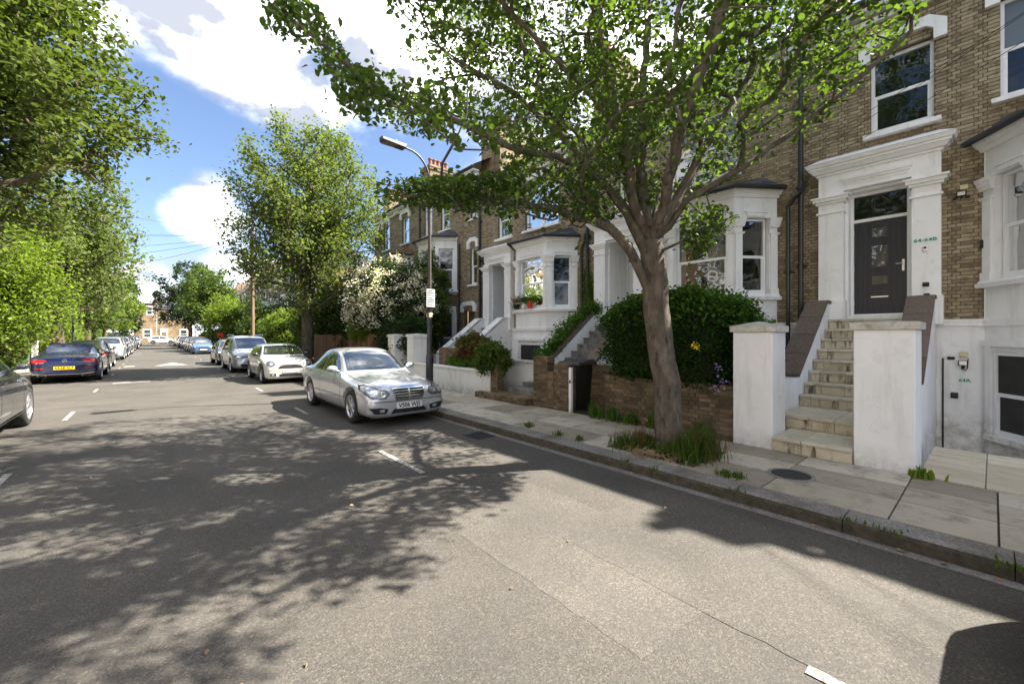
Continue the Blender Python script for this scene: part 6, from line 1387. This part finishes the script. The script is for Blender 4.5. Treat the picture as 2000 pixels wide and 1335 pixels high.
c.line([(.86, .25), (.9, .55), (.84, .8), (.66, .9)], 'side+'); c.line([(-.44, .25), (-.44, .92)], 'side+'); c.line([(-1.0, .45), (-.9, .3), (-.8, .25)], 'side+'); c.line([(-1.08, .55), (-1.22, .75), (-1.28, .93)], 'side+')
c.line([(1.12, .47), (-.93, .47)], 'side+', .035, PNT['grey'], off=.008, name='rubbing_strip'); c.line([(1.08, .235), (-.9, .235)], 'side+', .03, PNT['silver'], off=.02, name='side_skirt')
c.patch('headlight_seal', [(.385, .595), (.465, .53), (.56, .52), (.65, .535), (.74, .535), (.79, .59), (.815, .68), (.77, .75), (.68, .76), (.59, .73), (.53, .68), (.45, .68)], 'front', 'blackmat', both=True, cell=.03, off=.002)
c.patch('headlight', [(.40, .60), (.47, .545), (.56, .535), (.64, .55), (.73, .55), (.775, .60), (.80, .68), (.76, .735), (.68, .745), (.60, .715), (.54, .665), (.46, .665)], 'front', 'lens_inner', both=True, cell=.03, off=.005)
for sy in (1, -1):
    for (y, z, r) in ((.685, .645, .075), (.515, .605, .052)):
        V, F = patch(c.bvh, [(sy * y + r * math.cos(a), z + r * math.sin(a)) for a in np.linspace(0, 2 * math.pi, 20)[:-1]], 'front', .012, .03); c.mesh('lamp', V, F, 'lens')
        V, F = patch(c.bvh, [(sy * y + r * .5 * math.cos(a), z + r * .5 * math.sin(a)) for a in np.linspace(0, 2 * math.pi, 14)[:-1]], 'front', .016, .03); c.mesh('bulb_lens', V, F, 'chrome')
g_ = c.patch('grille', [(-.33, .70), (-.265, .475), (.265, .475), (.33, .70), (0, .715)], 'front', 'blackmat', off=.004, rr=.03, cell=.04)
for k in range(5):
    z = .505 + k * .045; w = .262 + .058 * k / 4 - .004; c.patch('grille_bar', [(-w, z - .0095), (w, z - .0095), (w, z + .0095), (-w, z + .0095)], 'front', 'chrome', g_, off=.018, rr=0, cell=.06)
for sg in (1, -1): c.patch('grille_frame', [(sg * .345, .712), (sg * .275, .465), (sg * .257, .465), (sg * .32, .70)], 'front', 'chrome', g_, off=.02, rr=0)
c.patch('grille_frame', [(-.345, .70), (.345, .70), (.335, .722), (-.335, .722)], 'front', 'chrome', g_, off=.02, rr=0); c.patch('grille_frame', [(-.01, .48), (.01, .48), (.01, .70), (-.01, .70)], 'front', 'chrome', g_, off=.02, rr=0)
c.patch('lower_grille', [(-.38, .235), (.38, .235), (.31, .325), (-.31, .325)], 'front', 'blackmat', off=.005, cell=.05)
c.patch('fog_grille', [(.42, .33), (.46, .245), (.68, .255), (.78, .37), (.58, .365)], 'front', 'blackmat', off=.005, both=True, cell=.04)
c.patch('fog_light', [(.5, .28), (.58, .28), (.6, .33), (.5, .33)], 'front', 'lens', off=.011, both=True, cell=.03)
c.line([(-.80, .475), (-.4, .462), (0, .46), (.4, .462), (.80, .475)], 'front', .012, both=False); c.line([(-.72, .215), (-.4, .205), (0, .22), (.4, .205), (.72, .215)], 'front', .03, PNT['silver'], both=False, off=.02, name='front_lip')
c.line([(.80, .70), (1.4, .69), (1.9, .60), (2.1, .5)], 'top', .009, off=.002); c.line([(.80, -.70), (1.4, -.69), (1.9, -.60), (2.1, -.5)], 'top', .009, off=.002); c.star(2.03, .845, .035, True)
MB().tube([(2.03, 0, .80), (2.03, 0, .815)], .008, 6).build('emblem_foot', M['chrome'], c.root, local=True)
c.plate('VS06 WJS', 2.262, .375); c.mirror(.52, .97, .80); c.wheels('spoke', 6)
for sy in (1, -1):
    for x in (-.28, -1.02): MB().sphere((x, sy * .868, .79), 1, 6, (.085, .018, .014)).build('door_handle', PNT['silver'], c.root, smooth=True, local=True)
c.patch('tail_light', [(.5, .62), (.78, .66), (.76, .82), (.55, .8)], 'rear', 'red_lens', both=True)
for sy in (1, -1): MB().tube([(.9, sy * .25, .98), (.93, sy * .02, 1.0), (.86, sy * -.3, 1.01)], .008, 4).build('wiper', M['blackmat'], c.root, local=True)
c.place(3.74, 9.62, -90, 'silver saloon car parked at the kerb, nearest on the right', group='cars parked along the right kerb')
# --- small cream hatchback with black roof
mini = Car(dict(name='cream_hatchback', paint='cream', wr=.31, axles=(1.23, -1.23), tab=[
    (1.86, .52, .28, .52, .40, .62, .64), (1.84, .66, .2, .58, .48, .70, .73), (1.76, .76, .16, .66, .54, .79, .82), (1.55, .825, .15, .74, .60, .86, .895), (1.2, .84, .16, .82, .64, .90, .94), (.86, .84, .18, .86, .66, .935, .96), (.74, .84, .18, .88, .66, 1.0, 1.04), (.55, .84, .18, .895, .64, 1.15, 1.20),
    (.38, .84, .18, .9, .62, 1.29, 1.33), (.2, .84, .18, .9, .61, 1.345, 1.39), (-.4, .84, .18, .91, .61, 1.36, 1.41), (-1.0, .84, .18, .92, .61, 1.34, 1.39), (-1.4, .835, .18, .93, .60, 1.29, 1.34), (-1.6, .82, .2, .93, .58, 1.16, 1.2), (-1.74, .79, .24, .9, .57, .98, 1.0), (-1.84, .72, .28, .8, .52, .85, .86), (-1.86, .6, .34, .7, .45, .74, .75)]))
c = mini
c.patch('windscreen', [(-.665, .985), (.665, .985), (.565, 1.31), (0, 1.335), (-.565, 1.31)], 'front', 'carglass', cell=.06, off=.006)
c.patch('rear_window', [(-.56, 1.0), (.56, 1.0), (.5, 1.28), (-.5, 1.28)], 'rear', 'carglass')
c.patch('side_window', [(.58, .955), (-1.45, .985), (-1.36, 1.27), (-1.0, 1.315), (.08, 1.315), (.32, 1.25)], 'side+', 'carglass', both=True, rr=.05, cell=.07)
c.patch('roof_panel', [(.26, -.56), (.26, .56), (-1.5, .54), (-1.5, -.54)], 'top', PNT['roofblack'], off=.006, cell=.1, rr=.12)
c.line([(.62, .935), (-1.6, .965)], 'side+', .02, 'chrome', off=.006, name='window_trim'); c.line([(.82, .25), (.78, .7), (.6, .92)], 'side+'); c.line([(-.42, .25), (-.42, .94)], 'side+')
for ax in (1.23, -1.23):
    for sd in ('side+', 'side-'):
        o_ = [(ax + .415 * math.cos(a), .315 + .415 * math.sin(a)) for a in np.linspace(-.25, math.pi + .25, 16)]; i_ = [(ax + .352 * math.cos(a), .315 + .352 * math.sin(a)) for a in np.linspace(math.pi + .2, -.2, 16)]
        c.patch('arch_trim', o_ + i_, sd, 'plastic', off=.01, rr=0, cell=.08)
for sd in ('side+', 'side-'): c.patch('sill_trim', [(.86, .17), (-.86, .17), (-.86, .24), (.86, .24)], sd, 'plastic', off=.01, rr=0, cell=.1)
for sy in (1, -1):
    V, F = patch(c.bvh, [(sy * .60 + .125 * math.cos(a), .705 + .105 * math.sin(a)) for a in np.linspace(0, 2 * math.pi, 26)[:-1]], 'front', .006, .03); c.mesh('headlight_ring', V, F, 'chrome')
    V, F = patch(c.bvh, [(sy * .60 + .105 * math.cos(a), .705 + .088 * math.sin(a)) for a in np.linspace(0, 2 * math.pi, 26)[:-1]], 'front', .011, .03); c.mesh('headlight', V, F, 'lens_inner')
    V, F = patch(c.bvh, [(sy * .60 + .05 * math.cos(a), .70 + .045 * math.sin(a)) for a in np.linspace(0, 2 * math.pi, 18)[:-1]], 'front', .016, .03); c.mesh('bulb_lens', V, F, 'lens')
c.patch('grille', [(-.42, .53), (.42, .53), (.34, .63), (.2, .655), (-.2, .655), (-.34, .63)], 'front', 'blackmat', off=.006, cell=.05); c.line([(-.35, .66), (-.2, .672), (.2, .672), (.35, .66)], 'front', .012, 'chrome', both=False, off=.01, name='grille_trim')
c.patch('lower_grille', [(-.36, .25), (.36, .25), (.36, .345), (-.36, .345)], 'front', 'blackmat', off=.006); c.patch('fog_grille', [(.46, .27), (.64, .28), (.64, .37), (.46, .37)], 'front', 'blackmat', off=.006, both=True); c.patch('fog_light', [(.52, .29), (.6, .29), (.6, .35), (.52, .35)], 'front', 'lens', off=.012, both=True)
c.patch('bonnet_scoop', [(1.3, -.16), (1.36, -.17), (1.36, .17), (1.3, .16)], 'top', 'blackmat', off=.02, rr=.01); c.line([(-.7, .47), (-.4, .46), (.4, .46), (.7, .47)], 'front', .01, both=False)
c.plate('LD13 VZC', 1.868, .44); c.mirror(.5, .98, .79, PNT['roofblack']); c.wheels('twin', 5)
MB().lathe([(.0001, 0), (.03, .0), (.0001, .008)], (1.80, 0, .765), n=10).build('emblem', M['chrome'], c.root, local=True)
c.patch('tail_light', [(.6, .62), (.74, .62), (.74, .82), (.6, .82)], 'rear', 'red_lens', both=True)
c.place(3.72, 18.3, -90, 'cream small hatchback with a black roof behind the silver saloon', group='cars parked along the right kerb')
# --- pale people carrier
mpv = Car(dict(name='people_carrier', paint='mpv', wr=.33, axles=(1.5, -1.42), tab=[
    (2.42, .55, .3, .55, .42, .62, .63), (2.39, .72, .22, .62, .50, .72, .74), (2.25, .83, .17, .72, .56, .84, .87), (1.95, .895, .17, .82, .62, .95, .98), (1.6, .91, .17, .90, .66, 1.02, 1.05), (1.4, .91, .18, .94, .69, 1.10, 1.14), (1.0, .91, .18, .98, .70, 1.34, 1.39), (.65, .91, .18, 1.0, .69, 1.55, 1.60), (.4, .91, .18, 1.0, .68, 1.62, 1.68),
    (-.4, .91, .18, 1.01, .68, 1.66, 1.72), (-1.4, .91, .18, 1.02, .67, 1.65, 1.71), (-2.0, .90, .18, 1.02, .66, 1.60, 1.66), (-2.2, .885, .2, 1.02, .65, 1.45, 1.5), (-2.33, .86, .22, 1.0, .64, 1.15, 1.18), (-2.42, .8, .26, .85, .58, .92, .93), (-2.45, .65, .3, .7, .5, .74, .75)]))
c = mpv
c.patch('windscreen', [(-.70, 1.10), (.70, 1.10), (.62, 1.56), (0, 1.59), (-.62, 1.56)], 'front', 'carglass', cell=.07, off=.006); c.patch('rear_window', [(-.62, 1.12), (.62, 1.12), (.56, 1.56), (-.56, 1.56)], 'rear', 'carglass')
for a in ([(1.0, 1.06), (-.1, 1.07), (-.1, 1.6), (.3, 1.58), (.62, 1.48)], [(-.16, 1.07), (-1.15, 1.08), (-1.15, 1.62), (-.16, 1.61)], [(-1.21, 1.08), (-2.08, 1.1), (-1.98, 1.56), (-1.21, 1.61)]): c.patch('side_window', a, 'side+', 'carglass', both=True, rr=.04, cell=.08)
c.line([(1.12, .25), (1.1, .8), (1.0, 1.03)], 'side+'); c.line([(-.13, .25), (-.13, 1.05)], 'side+'); c.line([(-1.18, .75), (-1.18, 1.05)], 'side+')
c.patch('headlight', [(.36, .68), (.6, .66), (.8, .70), (.84, .80), (.7, .82), (.5, .77), (.38, .74)], 'front', 'lens_inner', both=True, cell=.05); c.patch('lamp', [(.56, .69), (.72, .70), (.74, .77), (.58, .75)], 'front', 'lens', both=True, off=.012)
c.patch('grille', [(-.36, .67), (.36, .67), (.38, .745), (-.38, .745)], 'front', 'blackmat'); c.line([(-.36, .71), (.36, .71)], 'front', .014, 'chrome', both=False, off=.012, name='grille_bar'); c.patch('lower_grille', [(-.55, .27), (.55, .27), (.62, .40), (-.62, .40)], 'front', 'blackmat')
c.plate('LB11 KHE', 2.44, .5); c.mirror(.95, 1.1, .86, sz=(.1, .12, .09)); c.wheels('spoke', 7); c.patch('tail_light', [(.62, .8), (.78, .8), (.74, 1.2), (.6, 1.2)], 'rear', 'red_lens', both=True)
for sy in (1, -1): MB().tube([(.35, sy * .62, 1.68), (.2, sy * .62, 1.73), (-1.8, sy * .61, 1.74), (-1.95, sy * .61, 1.69)], .018, 6).build('roof_rail', M['steel'], c.root, local=True)
c.place(3.58, 24.6, -90, 'pale silver people carrier with roof rails behind the cream hatchback', group='cars parked along the right kerb')
# --- navy convertible, seen from behind
nav = Car(dict(name='navy_convertible', paint='navy', wr=.335, axles=(1.42, -1.40), tab=[
    (2.34, .52, .3, .5, .36, .56, .57), (2.3, .72, .2, .58, .46, .66, .68), (2.1, .86, .16, .67, .55, .75, .78), (1.6, .895, .16, .75, .6, .84, .87), (1.1, .90, .18, .82, .64, .9, .93), (.85, .90, .18, .86, .66, .95, .97), (.6, .90, .18, .88, .66, 1.1, 1.13), (.25, .90, .18, .9, .62, 1.3, 1.34), (.0, .90, .18, .9, .59, 1.345, 1.385),
    (-.5, .90, .18, .91, .58, 1.36, 1.41), (-.9, .905, .18, .92, .58, 1.31, 1.36), (-1.2, .91, .18, .93, .58, 1.18, 1.23), (-1.5, .91, .18, .94, .6, 1.02, 1.05), (-1.68, .90, .19, .94, .6, .98, 1.0), (-2.0, .885, .2, .93, .6, .97, .99), (-2.2, .85, .22, .9, .58, .95, .965), (-2.3, .80, .26, .8, .54, .86, .87), (-2.35, .68, .3, .68, .45, .72, .73)]))
c = nav
c.patch('windscreen', [(-.64, 1.0), (.64, 1.0), (.54, 1.3), (-.54, 1.3)], 'front', 'carglass'); c.patch('soft_top', [(.15, -.6), (.15, .6), (-.9, .6), (-1.48, .56), (-1.48, -.56), (-.9, -.6)], 'top', PNT['softtop'], off=.008, cell=.08, rr=.06)
c.patch('rear_window', [(-.46, 1.1), (.46, 1.1), (.40, 1.25), (-.40, 1.25)], 'rear', 'carglass', off=.012)
c.patch('side_window', [(.6, .93), (-.9, .96), (-1.05, 1.05), (-.8, 1.25), (-.05, 1.29), (.2, 1.25)], 'side+', 'carglass', both=True, rr=.05)
c.patch('tail_light', [(.42, .80), (.62, .735), (.80, .74), (.83, .83), (.7, .86), (.5, .855)], 'rear', 'red_lens', both=True, cell=.05)
c.line([(-.8, .70), (0, .67), (.8, .70)], 'rear', .012, both=False); c.line([(-.62, .945), (-.3, .958), (.3, .958), (.62, .945)], 'rear', .02, 'chrome', both=False, off=.01, name='spoiler_edge')
c.patch('diffuser', [(-.72, .22), (.72, .22), (.66, .34), (-.66, .34)], 'rear', 'blackmat', off=.01); c.line([(-.76, .36), (-.4, .33), (.4, .33), (.76, .36)], 'rear', .02, 'chrome', both=False, off=.014, name='diffuser_trim')
c.patch('exhaust_trim', [(.42, .25), (.66, .26), (.64, .32), (.44, .31)], 'rear', 'chrome', both=True, off=.02, cell=.04); c.patch('exhaust_opening', [(.45, .265), (.63, .27), (.62, .305), (.46, .3)], 'rear', 'blackmat', both=True, off=.026, rr=0, cell=.04)
c.patch('reflector', [(.5, .53), (.7, .54), (.7, .56), (.5, .55)], 'rear', 'red_lens', both=True, off=.01, rr=0)
c.star(-2.345, .80, .055); MB().lathe([(.0001, -.01), (.05, -.01)], (-2.33, 0, .80), 'y', 12)
c.plate('KK68 XLF', -2.36, .55, False, 'plate_yellow'); c.mirror(.5, .97, .84); c.wheels('twin', 5)
text_mesh('C 250 d', .05, M['chrome'], c.root, Matrix.Translation((-2.335, .55, .73)) @ Matrix(((0, 0, -1, 0), (-1, 0, 0, 0), (0, 1, 0, 0), (0, 0, 0, 1))), width=.26)
c.line([(.85, .25), (.8, .7), (.6, .92)], 'side+'); c.line([(-.75, .3), (-.75, .93)], 'side+')
c.place(-2.4, 23.9, 90, 'navy convertible with a blue soft top and yellow number plate', group='cars parked along the left kerb')
# --- grey-black saloon cut by the left edge: same bodywork family, dark paint, no chrome face
est = Car(dict(name='black_saloon', paint='dark', wr=.34, axles=(1.42, -1.36), tab=[
    (2.30, .52, .3, .52, .38, .6, .61), (2.27, .70, .2, .6, .48, .70, .72), (2.12, .83, .17, .69, .55, .8, .83), (1.7, .895, .17, .78, .62, .89, .93), (1.25, .90, .18, .86, .65, .97, 1.0), (1.1, .90, .18, .89, .67, 1.02, 1.05), (.9, .90, .18, .91, .66, 1.14, 1.18), (.6, .90, .18, .93, .62, 1.32, 1.36), (.3, .90, .18, .935, .59, 1.42, 1.465),
    (-.4, .90, .18, .95, .58, 1.45, 1.50), (-1.0, .90, .18, .96, .58, 1.39, 1.44), (-1.3, .90, .18, .965, .58, 1.26, 1.31), (-1.7, .89, .19, .97, .6, 1.06, 1.09), (-2.0, .87, .2, .96, .6, 1.01, 1.03), (-2.2, .82, .25, .88, .56, .93, .94), (-2.28, .66, .3, .72, .44, .76, .77)]))
c = est
c.patch('windscreen', [(-.66, 1.04), (.66, 1.04), (.54, 1.36), (0, 1.39), (-.54, 1.36)], 'front', 'carglass'); c.patch('rear_window', [(-.58, 1.08), (.58, 1.08), (.5, 1.36), (-.5, 1.36)], 'rear', 'carglass')
for a in ([(.92, .985), (-.38, .99), (-.38, 1.41), (.15, 1.40), (.5, 1.29)], [(-.43, .985), (-1.3, 1.0), (-1.42, 1.06), (-1.1, 1.25), (-.8, 1.35), (-.43, 1.385)]): c.patch('side_window', a, 'side+', 'carglass', both=True, rr=.04)
c.line([(1.0, .965), (-1.5, .985)], 'side+', .02, 'chrome', off=.006, name='window_trim'); c.line([(.95, .25), (.95, .8), (.8, .95)], 'side+'); c.line([(-.4, .25), (-.4, .96)], 'side+'); c.line([(1.0, .3), (-.9, .27)], 'side+', .03, 'plastic', off=.01, name='side_skirt')
c.patch('headlight', [(.42, .68), (.7, .66), (.83, .72), (.82, .80), (.6, .77)], 'front', 'lens', both=True); c.patch('grille', [(-.38, .55), (.38, .55), (.42, .74), (-.42, .74)], 'front', 'blackmat'); c.patch('lower_grille', [(-.6, .27), (.6, .27), (.55, .38), (-.55, .38)], 'front', 'blackmat')
c.patch('tail_light', [(.5, .76), (.8, .78), (.78, .9), (.52, .9)], 'rear', 'red_lens', both=True); c.mirror(.78, 1.03, .82, sz=(.07, .085, .055)); c.wheels('twin', 6)
for sy in (1, -1):
    for x in (-.2, -1.05): MB().sphere((x, sy * .902, .86), 1, 6, (.09, .018, .014)).build('door_handle', M['plastic'], c.root, smooth=True, local=True)
c.root.scale = (1.09,) * 3
c.place(-2.74, 10.38, 90, 'dark glossy saloon cut off by the left edge of the view', group='cars parked along the left kerb')
# --- crossover
suv = Car(dict(name='crossover', paint='grey', wr=.36, axles=(1.34, -1.30), tab=[
    (2.17, .56, .34, .6, .44, .72, .73), (2.14, .74, .26, .68, .52, .82, .85), (2.0, .85, .2, .78, .58, .92, .96), (1.6, .90, .2, .90, .64, 1.02, 1.06), (1.2, .905, .22, .96, .67, 1.07, 1.10), (1.0, .905, .22, .98, .68, 1.16, 1.2), (.6, .905, .22, 1.0, .66, 1.42, 1.47), (.3, .905, .22, 1.01, .65, 1.53, 1.58),
    (-.4, .905, .22, 1.02, .65, 1.57, 1.63), (-1.1, .905, .22, 1.04, .65, 1.54, 1.6), (-1.6, .90, .22, 1.06, .63, 1.45, 1.5), (-1.85, .88, .24, 1.06, .62, 1.25, 1.28), (-2.05, .84, .28, 1.0, .6, 1.05, 1.06), (-2.15, .74, .34, .8, .5, .84, .85)]))
c = suv
c.patch('windscreen', [(-.67, 1.14), (.67, 1.14), (.59, 1.5), (0, 1.52), (-.59, 1.5)], 'front', 'carglass'); c.patch('rear_window', [(-.58, 1.14), (.58, 1.14), (.52, 1.45), (-.52, 1.45)], 'rear', 'carglass')
for a in ([(.78, 1.05), (-.32, 1.06), (-.32, 1.53), (.2, 1.51), (.5, 1.4)], [(-.38, 1.06), (-1.5, 1.1), (-1.4, 1.4), (-1.0, 1.5), (-.38, 1.53)]): c.patch('side_window', a, 'side+', 'carglass', both=True, rr=.04, cell=.08)
c.patch('headlight', [(.42, .78), (.7, .76), (.84, .84), (.78, .9), (.5, .84)], 'front', 'lens', both=True); c.patch('grille', [(-.4, .6), (.4, .6), (.44, .84), (-.44, .84)], 'front', 'blackmat')
for k in range(3): c.line([(-.39, .66 + k * .065), (.39, .66 + k * .065)], 'front', .014, 'chrome', both=False, off=.012, name='grille_bar')
c.patch('lower_grille', [(-.55, .34), (.55, .34), (.6, .44), (-.6, .44)], 'front', 'blackmat'); c.plate('GK19 PYX', 2.185, .52); c.patch('tail_light', [(.55, .85), (.8, .86), (.76, 1.02), (.6, 1.02)], 'rear', 'red_lens', both=True); c.mirror(.72, 1.1, .85); c.wheels('spoke', 5)
c.line([(.85, .3), (.88, .8), (.8, 1.02)], 'side+'); c.line([(-.35, .3), (-.35, 1.04)], 'side+')
c.place(-2.45, 41.4, -90, 'pale grey crossover facing the camera beyond the navy convertible', group='cars parked along the left kerb')
suv.body.material_slots[0].link = 'OBJECT'; suv.body.material_slots[0].material = PNT['mpv']
# --- the rest of both rows: copies in other paints
def recolour(root, src_paint, dst):
    for o in root.children_recursive:
        for sl in o.material_slots:
            if sl.material == PNT[src_paint]: sl.link = 'OBJECT'; sl.material = PNT[dst]
def another(src, x, y, hd_, col, label, side):
    n = copy_tree(src.root)
    for o in [q for q in n.children_recursive if q.name.split('.')[0] in ('lettering', 'emblem', 'emblem_foot')]: bpy.data.objects.remove(o)
    nm = {'cream': 'hatchback', 'silver': 'saloon', 'mpv': 'people_carrier', 'navy': 'convertible', 'dark': 'saloon', 'grey': 'crossover'}[src.sp['paint']]; n.name = 'parked_' + nm
    sp_ = src.sp['paint'] if src is not suv else 'mpv'
    recolour(n, sp_, col)
    for o in n.children_recursive:
        if o.name.startswith('roof_panel'):
            for sl in o.material_slots: sl.link = 'OBJECT'; sl.material = PNT[col]
    n.scale = (1, 1, 1); n.location = (x, y, 0); n.rotation_euler = (0, 0, R(hd_ + rnd.uniform(-.8, .8))); n['label'] = label; n['category'] = 'car'; n['group'] = 'cars parked along the %s kerb' % side
    return n
another(est, -2.5, 30.3, 90, 'black', 'black saloon hidden mostly behind the navy convertible', 'left')
another(est, 3.6, 30.6, -90, 'black', 'black saloon between the people carrier and the light blue hatchback', 'right')
another(mini, 3.45, 48.6, -90, 'blue', 'small light blue hatchback beyond the road hump markings', 'right')
R_ = [(suv, 53.6, 'brown', 'bronze crossover just behind the light blue hatchback'), (est, 59.3, 'black', 'black saloon on the right kerb behind the bronze crossover'), (mini, 64.6, 'white', 'white hatchback on the right kerb past the black saloon'), (sal, 70, 'grey', 'grey saloon on the right kerb past the white hatchback'), (suv, 75.4, 'dark', 'charcoal crossover far along the right kerb'), (mini, 80.8, 'mpv', 'pale silver hatchback far along the right kerb'), (mpv, 86.2, 'white', 'white people carrier near the far end of the right kerb'), (est, 92, 'blue', 'blue saloon near the far end of the right kerb'), (mini, 97.5, 'red', 'red hatchback last on the right kerb')]
for s_, y, col, lab in R_: another(s_, 3.55 + rnd.uniform(-.06, .06), y, -90, col, lab, 'right')
L_ = [(est, 47.0, 'dark', 'charcoal saloon facing the camera after the pale grey crossover'), (suv, 52.2, 'grey', 'mid-grey crossover third behind the navy convertible'), (mini, 57.3, 'white', 'white hatchback along the left kerb under the street trees'), (mpv, 62.6, 'dark', 'charcoal people carrier along the left kerb'), (est, 68.4, 'silver', 'silver saloon along the left kerb past the charcoal people carrier'), (suv, 74.2, 'blue', 'blue crossover far along the left kerb'), (mini, 79.6, 'dark', 'charcoal hatchback far along the left kerb'), (est, 85, 'white', 'white saloon near the far end of the left kerb'), (mpv, 91, 'grey', 'grey people carrier near the far end of the left kerb')]
for s_, y, col, lab in L_: another(s_, -2.42 + rnd.uniform(-.06, .06), y, -90, col, lab, 'left')
n = another(suv, 1.2, 106.5, 0, 'white', 'white car crossing the far junction at the end of the street', 'left'); n['group'] = 'cars at the far junction'
n = another(suv, 3.55, -3.1, -90, 'dark', 'car just outside the view whose shadow falls across the lower right road', 'right')
n.location = (3.45, -2.37, 0)
